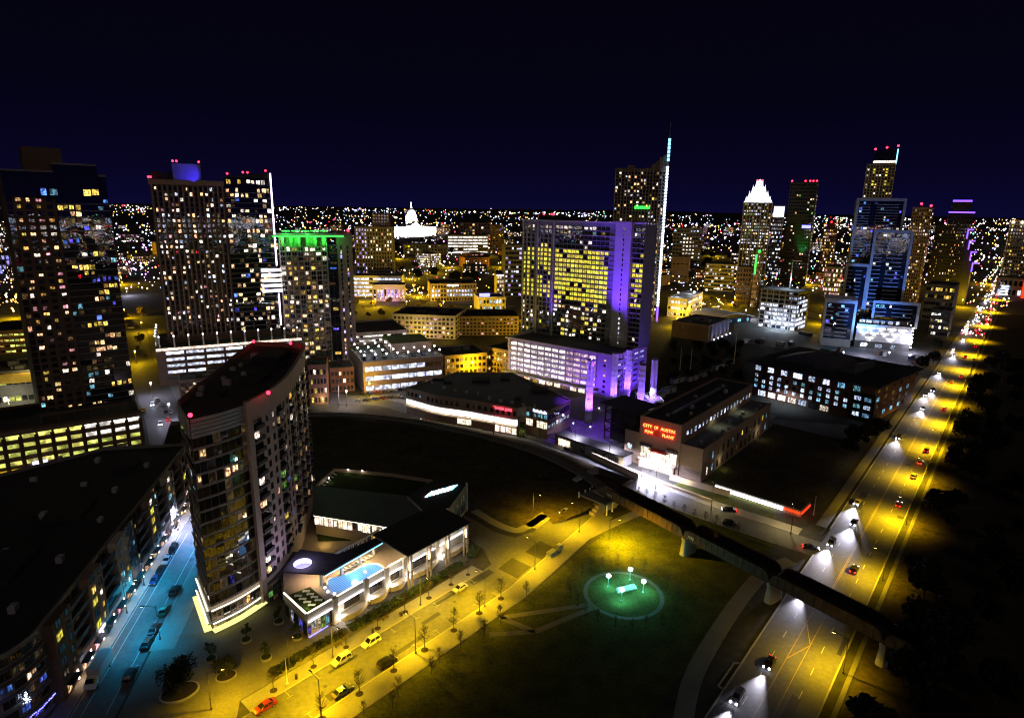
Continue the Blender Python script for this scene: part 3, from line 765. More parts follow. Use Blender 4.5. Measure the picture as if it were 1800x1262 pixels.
# the rounded corner: glass bands with a blue and white light string
for i in range(len(arc) - 1):
    r = Run(AP, arc[i], arc[i + 1])
    for f in range(6):
        z = 1.0 + f * fl
        m = pick(RA, ((0.12, 'lit_warm'), (0.12, 'lit_amber'), (0.10, 'lit_white'), (0.10, 'lit_blue'), (0.18, 'lit_dim')))
        for q in (0.27, 0.73): r.win(r.l * q, z + 0.4, r.l * 0.42, 2.2, m, 'mul', 'frame_dark', 0.03)
for f in range(6):
    c = MB()
    for i in range(len(arc) - 1):
        r = Run(AP, arc[i], arc[i + 1]); r.box(c, 0, r.l, 0.7 + f * fl, 1.0 + f * fl, 0.05, 0.9)
    AP.part('floor_band', c, 'concrete_dark')
c = MB()
for i in range(2, len(arc) - 1):
    r = Run(AP, arc[i], arc[i + 1])
    for k in range(7): x_, y_ = r.at(r.l * (k + 0.5) / 7, 1.0); c.octa(x_, y_, 3.3 + 0.28 * RA.random(), 0.17)
AP.part('light_string', c, 'neon_blue')
for i, s_ in ((3, 1.0), (5, 1.15)):
    r = Run(AP, arc[i], arc[i + 1]); c = MB()
    for q in range(5):                                # a little tree of lights on a balcony
        x_, y_ = r.at(1.0, 1.1)
        for k in range(3 + (4 - q) * 2): c.octa(x_ + RA.uniform(-.12, .12) * (5 - q), y_ + RA.uniform(-.12, .12) * (5 - q), 7.2 + (fl if i == 3 else 0) + q * 0.42 * s_, 0.12)
    AP.part('light_tree', c, 'tube_cool' if i == 5 else 'neon_blue')
r = Run(AP, (30, 0), (34, 0)); c = MB(); r.box(c, 0, 3.0, 3.6, 4.1, 2.1, 2.3); AP.part('sign', c, 'tube_lilac')
AP.done(330)
# ------------------------------------------------------------------ pool terrace building beside the tower
RP = random.Random(5)
PB = Bld('pool_building', 'terrace building with a swimming pool, dark canopies and bright white ledges', (-60, 130, 0), None, 60, 'building', ang=0.0, width=80)
def pl(px, py, z): p = G(px, py, z); return (p.x + 60, p.y - 130)
ZD = 6.0
def ring(pts, z): return [pl(x, y, z) for x, y in pts]
body = ring(((500, 1046), (539, 1083), (583, 1057), (640, 1024), (708, 985), (765, 953), (820, 922), (775, 885), (660, 945), (590, 975), (530, 968), (497, 1005)), ZD)
b = MB(); b.prism(body, 0, ZD - 0.12, 0, 1); PB.part('wall', b, ['stucco', 'deck'])
# parapet towards the street: white ledge with a light line, in stretches between pillars
front = [(500, 1046), (539, 1083), (585, 1056), (640, 1024), (676, 1003), (708, 985), (765, 953), (820, 921)]
fl_ = ring(front, ZD)
for i in range(len(fl_) - 1):
    r = Run(PB, fl_[i], fl_[i + 1]); c = MB(); r.box(c, 0.02, r.l - 0.02, ZD - 0.9, ZD + 0.75, -0.25, 0.35); q = PB.part('parapet', c, 'white')
    c = MB(); r.box(c, 0.1, r.l - 0.1, ZD + 0.76, ZD + 0.98, 0.05, 0.30); PB.part('parapet_light', c, 'tube_warm', q)
    if i >= 1:
        c = MB(); r.box(c, 0.1, r.l - 0.1, ZD - 1.55, ZD - 1.3, 0.4, 0.62); PB.part('ledge_light', c, 'tube_white')
# lawn square on the terrace with benches
gs = ring(((506, 1046), (540, 1074), (571, 1054), (545, 1031)), ZD + 0.1); c = MB(); c.prism(gs, ZD - 0.1, ZD + 0.12); PB.part('terrace_lawn', c, 'garden')
for k in range(4):
    for (ax, ay), (bx, by) in (((524, 1046), (548, 1062)), ((538, 1038), (560, 1053))):
        t = k / 3.0; p = pl(ax + (bx - ax) * t, ay + (by - ay) * t, ZD + 0.5)
        c = MB(); c.box(p[0] - 0.9, p[1] - 0.3, ZD + 0.35, p[0] + 0.9, p[1] + 0.3, ZD + 0.5); c.box(p[0] - 0.8, p[1] - 0.2, ZD + 0.1, p[0] - 0.6, p[1] + 0.2, ZD + 0.35); c.box(p[0] + 0.6, p[1] - 0.2, ZD + 0.1, p[0] + 0.8, p[1] + 0.2, ZD + 0.35)
        PB.part('bench', c, 'furniture')
# swimming pool: a kidney-shaped basin with water and a pale rim
pool_px = smooth_line([(577, 1030), (580, 1017), (600, 1012), (622, 1003), (640, 994), (660, 992), (673, 999), (668, 1008), (645, 1015), (625, 1027), (600, 1039), (584, 1041), (577, 1030)], 4)
pool = ring([(p.x, p.y) for p in pool_px[:-1]], ZD)
cx_, cy_ = sum(p[0] for p in pool) / len(pool), sum(p[1] for p in pool) / len(pool)
c = MB()
for i in range(len(pool)):
    p, q = pool[i], pool[(i + 1) % len(pool)]; P, Q = [(cx_ + (t[0] - cx_) * 1.07, cy_ + (t[1] - cy_) * 1.12) for t in (p, q)]
    c.poly([(*p, ZD + 0.06), (*q, ZD + 0.06), (*Q, ZD + 0.06), (*P, ZD + 0.06)][::-1 if False else 1])
PB.part('pool_rim', c, 'white')
m, nt, bb = _new('pool_lit')
N, Lk = nt.nodes, nt.links
g_ = N.new('ShaderNodeNewGeometry'); wv = N.new('ShaderNodeTexWave'); wv.inputs['Scale'].default_value = 0.55; wv.inputs['Distortion'].default_value = 2.0; wv.inputs['Detail'].default_value = 2.0
mp = N.new('ShaderNodeMapping'); mp.inputs['Rotation'].default_value = (0, 0, rad(-48)); Lk.new(g_.outputs['Position'], mp.inputs[0]); Lk.new(mp.outputs[0], wv.inputs['Vector'])
cr_ = N.new('ShaderNodeValToRGB'); cr_.color_ramp.elements[0].color = (0.05, 0.16, 0.55, 1); cr_.color_ramp.elements[1].color = (0.35, 0.62, 1.0, 1)
Lk.new(wv.outputs[0], cr_.inputs[0]); Lk.new(cr_.outputs[0], bb.inputs['Emission Color']); bb.inputs['Emission Strength'].default_value = 0.75
bb.inputs['Base Color'].default_value = (0.05, 0.2, 0.4, 1); bb.inputs['Roughness'].default_value = 0.05; m.cycles.emission_sampling = 'NONE'
c = MB(); c.poly([(*p, ZD + 0.03) for p in pool]); PB.part('pool_water', c, 'pool_lit')
for px, py in ((571, 1033), (576, 1040), (588, 1044), (640, 994)):
    p = pl(px, py, ZD + 0.1); c = MB(); c.ball(p[0], p[1], ZD + 0.25, 0.3); PB.part('pool_light', c, 'bulb_cool'); 
lamp('POINT', 'pool_glow', 900, (0.35, 0.55, 1), PB.root, (cx_, cy_, ZD + 1.5), size=1.0)
# sun loungers: each is a thing of its own, resting on the terrace
lg = MB(); lg.box(-0.95, -0.33, 0.22, 0.35, 0.33, 0.32); lg.prism([(0.35, -0.33), (0.95, -0.33), (0.95, 0.33), (0.35, 0.33)], [0.22, 0.62, 0.62, 0.22], [0.32, 0.74, 0.74, 0.32])
lgm = lg.mesh('lounger', 'furniture'); lp = MB(); lp.box(-0.85, -0.28, 0, -0.75, 0.28, 0.22); lp.box(0.2, -0.28, 0, 0.3, 0.28, 0.22); lpm = lp.mesh('lounger_legs', 'metal_dark')
NTH = ['first', 'second', 'third', 'fourth', 'fifth', 'sixth', 'seventh', 'eighth', 'ninth', 'tenth', 'eleventh', 'twelfth', 'thirteenth', 'fourteenth', 'fifteenth', 'sixteenth', 'seventeenth', 'eighteenth', 'nineteenth', 'twentieth', 'twenty-first', 'twenty-second', 'twenty-third', 'twenty-fourth']
for k in range(8):
    p = G(603 + 7 * k, 1003 - 3.5 * k, ZD)
    t = thing('sun_lounger', '%s pale sun lounger in the row beside the pool, counted from the round skylight' % NTH[k], 'lounger', (p.x, p.y, ZD - 0.1), rad(-38), 'sun loungers beside the pool')
    put('bed', lgm, t); put('leg_frame', lpm, t)
# canopy with a round skylight
can = [(495, 1004), (527, 965), (594, 974), (660, 945), (672, 952), (571, 1009)]
ZC = 9.6
cpts = ring(can, ZC); oc = pl(532, 990, ZC); orr = 2.3
c = MB(); n = 24
hole = [(oc[0] + orr * math.cos(2 * PI * i / n), oc[1] + orr * math.sin(2 * PI * i / n)) for i in range(n)]
def ray_out(px_, py_, poly):
    """point of the outline seen from the skylight centre in that direction"""
    best = None; dx, dy = px_ - oc[0], py_ - oc[1]
    for i in range(len(poly)):
        (x1, y1), (x2, y2) = poly[i], poly[(i + 1) % len(poly)]; ex, ey = x2 - x1, y2 - y1; den = dx * ey - dy * ex
        if abs(den) < 1e-9: continue
        t = ((x1 - oc[0]) * ey - (y1 - oc[1]) * ex) / den; s_ = ((x1 - oc[0]) * dy - (y1 - oc[1]) * dx) / den
        if t > 0 and -1e-6 <= s_ <= 1 + 1e-6 and (best is None or t < best): best = t
    return (oc[0] + dx * best, oc[1] + dy * best)
near = [(x, y) for x, y in cpts[:2]] + [pl(575, 971, ZC), pl(571, 1009, ZC)]
angs = sorted([math.atan2(p[1] - oc[1], p[0] - oc[0]) for p in near] + [2 * PI * i / n - PI for i in range(n)])
for zt, flip in ((ZC, False), (ZC - 0.35, True)):
    for i in range(len(angs)):
        a0, a1 = angs[i], angs[(i + 1) % len(angs)]
        h0, h1 = [(oc[0] + orr * math.cos(a), oc[1] + orr * math.sin(a)) for a in (a0, a1)]
        o0, o1 = ray_out(*h0, near), ray_out(*h1, near)
        q = [(*h0, zt), (*o0, zt), (*o1, zt), (*h1, zt)]; c.poly(q[::-1] if flip else q)
for i in range(len(near)):
    (x1, y1), (x2, y2) = near[i], near[(i + 1) % len(near)]; q = [(x1, y1, ZC), (x2, y2, ZC), (x2, y2, ZC - 0.35), (x1, y1, ZC - 0.35)]; c.poly(q)
c.prism([pl(575, 971, ZC), pl(594, 974, ZC), pl(660, 945, ZC), pl(672, 952, ZC), pl(571, 1009, ZC)], ZC - 0.35, ZC - 0.002)
cnp = PB.part('canopy', c, 'roof_dark')
c = MB(); c.cyl(oc[0], oc[1], ZC - 1.3, ZC + 0.12, orr, 24, cap=False); c.f = [f[::-1] for f in c.f]; PB.part('skylight_rim', c, 'skylight_lit' if 'skylight_lit' in MAT else glow('skylight_lit', (0.55, 0.50, 1.0), 2.2).name, cnp)
c = MB(); c.cyl(oc[0], oc[1], ZC - 1.35, ZC - 1.3, orr * 0.98, 24); PB.part('skylight_pane', c, glow('skylight_pane', (0.30, 0.30, 0.9), 0.75).name, cnp)
c = MB(); e2 = [pl(572, 1010, ZC), pl(672, 953, ZC)]; r = Run(PB, e2[0], e2[1]); r.box(c, 0, r.l, ZC - 0.3, ZC - 0.15, 0.0, 0.2); PB.part('canopy_edge_light', c, 'tube_cyan', cnp)
for px, py in ((562, 1008), (598, 990), (630, 972), (655, 956)):
    p = pl(px, py, ZC); c = MB(); c.cyl(p[0], p[1] + 0.8, ZD - 0.12, ZC - 0.35, 0.42, 12); PB.part('column', c, 'stucco')
for px, py in ((600, 985), (640, 966)):
    p = pl(px, py, ZC); lamp('SPOT', 'canopy_light', 2600, (1, 0.70, 0.36), PB.root, (p[0], p[1], ZC - 0.5), size=0.2, spot=2.7)
p = pl(548, 1000, ZC); lamp('SPOT', 'canopy_light', 2200, (1, 0.74, 0.42), PB.root, (p[0], p[1], ZC - 0.5), size=0.2, spot=2.7)
r = Run(PB, pl(580, 996, ZD), pl(668, 948, ZD))
for k in range(11): r.win(r.l * (k + 0.5) / 11, ZD, r.l / 12.5, 2.9, pick(RP, ((0.5, 'lit_dim'), (0.2, 'lit_amber'))), 'mul', 'frame_light')
c = MB(); r.box(c, 0, r.l, ZD - 0.1, ZC - 0.36, -0.4, -0.03); PB.part('club_wall', c, 'limestone')
# the big flat canopy over the street end, on paired columns
ZB = 11.2
bc = ring(((655, 939), (766, 885), (827, 917), (717, 977)), ZB); c = MB(); c.prism(bc, ZB - 0.4, ZB); big = PB.part('canopy', c, 'roof_dark')
for k in range(1, 12):
    t = k / 12; r0 = (bc[0][0] + (bc[3][0] - bc[0][0]) * t, bc[0][1] + (bc[3][1] - bc[0][1]) * t); r1 = (bc[1][0] + (bc[2][0] - bc[1][0]) * t, bc[1][1] + (bc[2][1] - bc[1][1]) * t)
    c = MB(); c.bar((*r0, ZB + 0.05), (*r1, ZB + 0.05), 0.08, 0.1); PB.part('roof_seam', c, 'roof_metal', big)
for px, py in ((716, 975), (750, 955), (783, 937), (815, 918)):
    for dx in (0.0, 1.0):
        p = pl(px + dx * 6, py - 3 * dx, ZB); c = MB(); c.cyl(p[0], p[1] + 0.9, 0, ZB - 0.4, 0.3, 10); PB.part('column', c, 'limestone')
    p = pl(px + 4, py + 1, ZB); c = MB(); c.box(p[0] - 0.2, p[1] - 0.1, 6.8, p[0] + 0.2, p[1] + 0.2, 8.6); PB.part('column_lamp', c, 'bulb_warm')
    lamp('POINT', 'column_glow', 420, (1, 0.78, 0.5), PB.root, (p[0], p[1] - 0.5, 7.6), size=0.2)
for px, py in ((690, 965), (730, 940), (775, 915)):
    p = pl(px, py, ZB); lamp('SPOT', 'canopy_light', 1900, (1, 0.78, 0.45), PB.root, (p[0], p[1], ZB - 0.6), size=0.3, spot=2.7)
# ribbed roof behind, its lit eaves and the end block with a slatted skylight
ZR = 8.6
rib = ring(((551, 853), (549, 903), (686, 925), (745, 898), (716, 871)), ZR); c = MB(); c.prism(rib, ZR - 0.5, ZR); rr = PB.part('ribbed_roof', c, 'roof_metal')
for k in range(1, 26):
    t = k / 26; a_ = (rib[0][0] + (rib[4][0] - rib[0][0]) * t, rib[0][1] + (rib[4][1] - rib[0][1]) * t); d_ = (rib[1][0] + (rib[2][0] - rib[1][0]) * t, rib[1][1] + (rib[2][1] - rib[1][1]) * t)
    c = MB(); c.bar((*a_, ZR + 0.06), (*d_, ZR + 0.06), 0.1, 0.12); PB.part('roof_seam', c, 'roof_metal', rr)
c = MB(); r = Run(PB, rib[1], rib[2]); r.box(c, 0.3, r.l - 0.3, 0, ZR - 0.5, -1.2, -0.9); PB.part('wall', c, 'limestone')
for k in range(16): r.win(r.l * (k + 0.5) / 16, 4.6, r.l / 17, 2.9, pick(RP, ((0.55, 'lit_shop'), (0.25, 'lit_white')), 'lit_dim'), 'mul', 'frame_dark', -0.88)
c = MB(); r.box(c, 0.2, r.l - 0.2, ZR - 0.75, ZR - 0.55, -0.5, -0.2); PB.part('eaves_light', c, 'tube_warm', rr)
eb = ring(((716, 871), (745, 898), (789, 893), (820, 851), (758, 846)), ZR + 1.0); c = MB(); c.prism(eb, 0, ZR + 1.0, 0, 1); PB.part('end_block', c, ['limestone', 'roof_dark'])
for k in range(8):
    p = pl(747 + 6.2 * k, 873 - 1.7 * k, ZR + 1.2); c = MB(); c.prism([(p[0], p[1]), (p[0] + 0.75, p[1] + 0.3), (p[0] + 2.3, p[1] + 4.2), (p[0] + 1.55, p[1] + 3.9)], ZR + 1.0, ZR + 1.25); PB.part('skylight_slat', c, 'tube_cyan' if k % 3 == 1 else 'tube_white')
r = Run(PB, eb[2], eb[3])
for k in range(3):
    for f in range(2): r.win(r.l * (k + 0.6) / 3.4, 1.2 + f * 3.8, r.l / 4.2, 3.2, 'lit_dim' if f else 'glass', 'mul3', 'frame_light', 0.03)
c = MB(); e3 = pl(820, 851, ZR + 1); e4 = pl(820, 900, 0); r.box(c, r.l - 0.3, r.l + 0.3, 0, ZR + 1.6, -0.2, 0.4); PB.part('end_post', c, 'frame_light')
# courtyard behind: lawn, wall and lit steps
yd = [(591, 826), (625, 829), (756, 845), (716, 868), (600, 858), (560, 852)]
c = MB(); c.prism([pl(x, y, 1.0) for x, y in yd], 0, 1.0); PB.part('courtyard_lawn', c, 'garden')
for i, (p, q) in enumerate((((588, 824), (625, 827)), ((625, 827), (690, 833)), ((690, 833), (760, 844)), ((588, 824), (556, 853)))):
    c = MB(); c.bar((*pl(*p, 2.0), 1.0), (*pl(*q, 2.0), 1.0), 0.7, 2.2); PB.part('courtyard_wall', c, 'limestone')
for px, py in ((612, 825), (637, 827), (578, 840)):
    p = pl(px, py, 2.6); c = MB(); c.ball(p[0], p[1], 2.6, 0.22); PB.part('wall_light', c, 'bulb_white'); lamp('POINT', 'wall_glow', 60, (1, 0.86, 0.6), PB.root, (p[0], p[1] - 0.6, 2.8), size=0.2)
c = MB()
for k in range(6): c.bar((*pl(560 + 5 * k, 853 - 4.6 * k, 1.6), 1.2), (*pl(566 + 5 * k, 856 - 4.6 * k, 1.6), 1.2), 0.5, 0.3)
PB.part('steps', c, 'white')
# planted court in front of the ribbed roof
c = MB(); c.prism([pl(x, y, 1.2) for x, y in ((552, 908), (686, 932), (655, 946), (594, 974), (530, 965), (520, 950))], 0, 1.2); PB.part('court_paving', c, 'deck')
c = MB(); c.prism([pl(x, y, 1.5) for x, y in ((551, 918), (630, 930), (625, 948), (560, 950))], 1.2, 1.5); PB.part('court_lawn', c, 'garden')
lamp('POINT', 'court_glow', 300, (1, 0.7, 0.2), PB.root, (*pl(570, 955, 2), 3.0), size=0.3)
lamp('POINT', 'terrace_glow', 420, (1.0, 0.95, 0.5), PB.root, (*pl(540, 1058, ZD + 2), ZD + 2.2), size=0.3)
lamp('POINT', 'skylight_glow', 1500, (0.62, 0.52, 1.0), PB.root, (oc[0], oc[1], ZC + 1.4), size=0.5)
# shop at the street corner, below the terrace
r = Run(PB, fl_[0], fl_[1])
for k in range(5): r.win(r.l * (k + 0.5) / 5, 0.4, r.l / 5.6, 3.4, 'lit_blue' if k in (3,) else 'lit_cool' if k % 2 else 'glass_blue', 'mul', 'frame_dark', 0.03)
r = Run(PB, fl_[1], fl_[2])
for k in range(6): r.win(r.l * (k + 0.5) / 6, 0.4, r.l / 6.8, 3.6, ('lit_blue', 'lit_cool', 'lit_white', 'lit_green', 'lit_cyan', 'glass')[k], 'mul', 'frame_dark', 0.03)
c = MB(); r.box(c, 0.2, r.l * 0.75, 0.15, 0.3, 0.05, 0.2); PB.part('light_line', c, 'neon_blue')
# street side: pillars, sloping planters with light tops and bright entrances
for i in range(2, len(fl_) - 1):
    r = Run(PB, fl_[i], fl_[i + 1])
    c = MB(); r.box(c, -0.7, 0.7, 0, ZD + 1.3, 0.36, 1.1); PB.part('pillar', c, 'stucco')
    c = MB(); x0, y0 = r.at(0.9, 0.9); c.box(x0 - 0.3, y0 - 0.3, 0.6, x0 + 0.3, y0 + 0.1, 2.2); PB.part('pillar_lamp', c, 'bulb_white')
    lamp('POINT', 'pillar_glow', 520, (1, 0.86, 0.72), PB.root, r.at(1.2, 1.6) + (1.8,), size=0.3)
    c = MB()
    pts_o = [r.at(r.l * t, 1.1 + 1.5 * math.sin(PI * t)) for t in (0.1, 0.25, 0.4, 0.55, 0.7, 0.85, 0.98)]
    c.prism([r.at(r.l * 0.1, 0.4)] + pts_o + [r.at(r.l * 0.98, 0.4)], 0, 1.5); PB.part('planter', c, 'stucco')
    r.win(r.l * 0.5, 1.7, r.l * 0.7, 2.5, 'glass' if i % 2 else 'lit_dim', 'mul3', 'frame_dark', 0.03)
PB.done(300)
# hedge along the pavement, leafy planting strip
def leaf_mass(name, label, pts, z0, z1, n, mat, seed, size=0.35):
    R = random.Random(seed); b = MB()
    for _ in range(n):
        i = R.randrange(len(pts) - 1); t = R.random(); wd = R.gauss(0, 0.45)
        p = Vector(pts[i]) + (Vector(pts[i + 1]) - Vector(pts[i])) * t
        d = (Vector(pts[i + 1]) - Vector(pts[i])).normalized(); p += Vector((d.y, -d.x, 0)) * max(-1.3, min(1.3, wd * 1.6))
        z = z0 + (z1 - z0) * R.random() ** 0.6 * (1 - 0.35 * abs(wd)); s_ = size * R.uniform(0.6, 1.3)
        a = Vector((R.gauss(0, 1), R.gauss(0, 1), R.gauss(0, 0.6))).normalized() * s_; c = a.cross(Vector((R.gauss(0, 1), R.gauss(0, 1), R.gauss(0, 1)))).normalized() * s_
        q = Vector((p.x, p.y, z)); b.poly([q - a, q + c * 0.6, q + a, q - c * 0.6])
    o = b.build(name, mat); return tag(o, label, 'hedge')
leaf_mass('hedge', 'long green hedge between the pool building and the sodium-lit pavement', [ST(22, -6.4), ST(40, -6.6), ST(60, -6.6)], 0.1, 1.5, 4200, 'leaf', 2)
leaf_mass('hedge', 'low dark hedge around the corner shop under the terrace', [ST(2, -6.5), ST(12, -7.0), ST(21, -6.4)], 0.1, 0.9, 1500, 'leaf_dark', 4)
leaf_mass('hedge', 'short rounded hedge beside the driveway at the end of the pool building', [ST(64, -7), ST(69, -9.5)], 0.1, 1.8, 1000, 'leaf', 6)
# ------------------------------------------------------------------ railway embankment, track and plate girder bridge
crest = smooth_line([G(300, 745, 5), G(545, 728, 5), G(700, 737, 5), G(820, 760, 5), G(930, 790, 5), G(1015, 826, 5.5), G(1082, 866, 6.5)], 6)
prof = [(-17, 0.011), (-11, 2.6), (-4.2, 5.0), (4.2, 5.0), (12, 2.8), (24, 0.011)]
b = MB(); rows = [[p + Vector((0, 0, h)) for p in offs(crest, v)] for v, h in prof] if False else None
rows = [[Vector((q.x, q.y, h * (1.0 if h < 0.1 else (0.86 + 0.28 * mnoise.noise(Vector((q.x * 0.11, q.y * 0.11, v))))))) for q in offs(crest, v)] for v, h in prof]
for i in range(len(crest) - 1):
    for k in range(len(prof) - 1): b.poly([rows[k][i], rows[k + 1][i], rows[k + 1][i + 1], rows[k][i + 1]])
struct(b.build('embankment_slope', 'scrub', smooth=True))
strip('ballast', crest, -2.0, 2.0, 5.42, 'concrete_dark', 0.7)
for v in (-0.75, 0.75): strip('rail', crest, v - 0.05, v + 0.05, 5.62, 'rust', 0.19)
BP = [G(1094, 886), G(1209, 971), G(1357, 1054), G(1555, 1161), G(1610, 1190)]
# straighten the bridge line
d_ = (BP[3] - BP[1]).normalized(); BP = [BP[1] + d_ * (p - BP[1]).dot(d_) for p in BP]
bn = Vector((d_.y, -d_.x, 0)); brz = math.atan2(d_.y, d_.x)
BR = thing('railway_bridge', 'rusty ribbed plate girder railway bridge crossing the avenue', 'bridge', (BP[1].x, BP[1].y, 0), brz)
ZG, HG = 6.0, 3.1
s_at = [(p - BP[1]).dot(d_) for p in BP]
for i in range(4):
    a0, a1 = s_at[i] + 0.25, s_at[i + 1] - 0.25; L_ = a1 - a0
    for side, y in (('near', -3.0), ('far', 3.0)):
        # plate girder with rounded upper corners
        pts = [(a0, ZG), (a1, ZG)]; rr_ = 2.3
        for t in range(7): q = PI / 2 * t / 6; pts.append((a1 - rr_ + rr_ * math.cos(q), ZG + HG - rr_ + rr_ * math.sin(q)))
        for t in range(7): q = PI / 2 + PI / 2 * t / 6; pts.append((a0 + rr_ + rr_ * math.cos(q), ZG + HG - rr_ + rr_ * math.sin(q)))
        c = MB(); n = len(pts); bb_ = len(c.v)
        for yy in (y - 0.12, y + 0.12): c.v += [(p[0], yy, p[1]) for p in pts]
        c.f.append(tuple(range(n))); c.f.append(tuple(range(2 * n - 1, n - 1, -1))); c.m += [0, 0]
        for k in range(n): l = (k + 1) % n; c.f.append((l, k, n + k, n + l)); c.m.append(0)
        gd = c.build('girder', 'rust', BR)
        c = MB()
        for k in range(n - 1):
            if k >= 1: c.bar((pts[k][0], y, pts[k][1]), (pts[k + 1][0], y, pts[k + 1][1]), 0.55, 0.08)
        c.bar((a0, y, ZG), (a1, y, ZG), 0.55, 0.09); c.build('flange', 'rust', gd)
        m_ = int(L_ / 1.9)
        for k in range(1, m_): x = a0 + L_ * k / m_; MB().box(x - 0.06, y - 0.32, ZG + 0.06, x + 0.06, y - 0.121, ZG + HG - 0.12).build('stiffener', 'rust', gd)
    MB().box(a0, -2.85, ZG + 0.5, a1, 2.85, ZG + 0.9).build('deck', 'metal_dark', BR)
    for v in (-0.75, 0.75): MB().box(a0, v - 0.05, ZG + 0.95, a1, v + 0.05, ZG + 1.1).build('rail', 'rust', BR)
    c = MB()
    for k in range(int(L_ / 0.75)): c.box(a0 + 0.2 + 0.75 * k, -1.3, ZG + 0.905, a0 + 0.45 + 0.75 * k, 1.3, ZG + 0.94)
    stuff(c.build('sleepers', 'wood_pole', BR))
glow('graffito', (0.5, 0.55, 0.75), 0.0)
for x, w_ in ((s_at[1] + 2.0, 2.2), (s_at[0] + 2.0, 2.6)):
    c = MB()
    for k in range(4): q = x + w_ * k / 4; c.bar((q, -3.335, ZG + 0.7), (q + 0.25, -3.335, ZG + 1.7), 0.02, 0.1); c.bar((q, -3.337, ZG + 1.7), (q + 0.45, -3.337, ZG + 1.2), 0.02, 0.1)
    c.build('graffiti', 'white', BR)
for i in (1, 2, 3):
    x = s_at[i]; c = MB(); sec = []
    for z, w_, l_ in ((0, 2.1, 5.2), (4.8, 1.5, 4.4), (4.81, 1.8, 4.9), (5.9, 1.8, 4.9)): sec.append([(x + w_ * 0.62 * math.copysign(abs(math.cos(t)) ** 0.6, math.cos(t)), l_ * 0.6 * math.copysign(abs(math.sin(t)) ** 0.6, math.sin(t)), z) for t in [2 * PI * k / 16 for k in range(16)]])
    for s0, s1 in zip(sec, sec[1:]):
        for k in range(16): l = (k + 1) % 16; c.poly([s0[k], s0[l], s1[l], s1[k]])
    c.poly(sec[-1]); c.build('pier', 'concrete', BR, smooth=False)
x = s_at[0]; MB().box(x - 5, -3.2, 0, x + 0.6, 3.2, 5.9).build('abutment', 'limestone', BR)
for k in range(4): MB().box(x - 1.0, -5.5 - k * 0.9, 0, x + 1.4, -3.25 - k * 0.9, 4.6 - k * 1.1).build('wing_wall', 'limestone', BR)
# overpass slab where the sodium-lit street runs under the railway
OV = thing('street_underpass', 'dark concrete slab on white columns where the railway crosses the street', 'underpass', ST(117, -2, 0), ST.a)
def ol(px, py, z): p = G(px, py, z) - OV.location; c, n = math.cos(ST.a), math.sin(ST.a); return (p.x * c + p.y * n, -p.x * n + p.y * c)
q4 = [ol(*p, 5.4) for p in ((1020, 869), (1044, 859), (1080, 879), (1064, 887))]
MB().prism(q4, 4.8, 5.4).build('slab', 'concrete_dark', OV)
for px, py in ((1017, 887), (1028, 883), (1036, 880), (1040, 876), (1066, 906), (1076, 899)):
    x, y = ol(px, py, 0); MB().cyl(x, y, 0, 4.8, 0.28, 8).build('column', 'white', OV)
MB().box(4, 7.5, 0, 18, 9.5, 5.2).build('side_wall', 'concrete', OV); MB().box(4, -8.5, 0, 18, -6.5, 5.2).build('side_wall', 'concrete', OV)
MB().box(18, -8.5, 0, 18.6, 9.5, 5.4).build('back_wall', 'concrete_dark', OV)

# ------------------------------------------------------------------ shop building with the red sign
RS = random.Random(21)
ZT = 13.0
rf = [(714, 681), (771, 696), (827, 703.5), (870, 711), (910, 718), (925, 714), (963, 723), (1003, 703), (950, 678), (900, 655), (800, 655)]
o_ = G(714, 681, ZT)
SH = Bld('shop_building', 'two storey shop building with bright shopfronts and a red lettered sign', (o_.x, o_.y, 0), None, 60, 'building', ang=0.0, width=80)
def shl(px, py, z): p = G(px, py, z); return (p.x - o_.x, p.y - o_.y)
P_ = [shl(x, y, ZT) for x, y in rf]
b = MB(); b.prism(P_, 0, ZT - 0.5, 0, 1); SH.part('wall', b, ['tan', 'roof_grey'])
c = MB()
for i in range(len(P_)): r = Run(SH, P_[i], P_[(i + 1) % len(P_)]); r.box(c, 0, r.l, ZT - 0.5, ZT + 0.15, -0.4, 0.1)
SH.part('parapet', c, 'tan')
for px, py, w_, d_, h_ in ((830, 672, 9, 7, 1.5), (935, 690, 8, 6, 1.8), (880, 668, 5, 8, 1.0), (780, 674, 4, 4, 1.1), (760, 668, 6, 3, 0.8), (905, 702, 3, 3, 0.9)):
    x, y = shl(px, py, ZT); SH.box('roof_plant', x, y, ZT - 0.5, x + w_, y + d_, ZT - 0.5 + h_, 'roof_dark')
air_units(SH.root, [shl(760 + 20 * k, 676 + 4.5 * k + RS.uniform(-4, 4), ZT) for k in range(10)], ZT - 0.5)
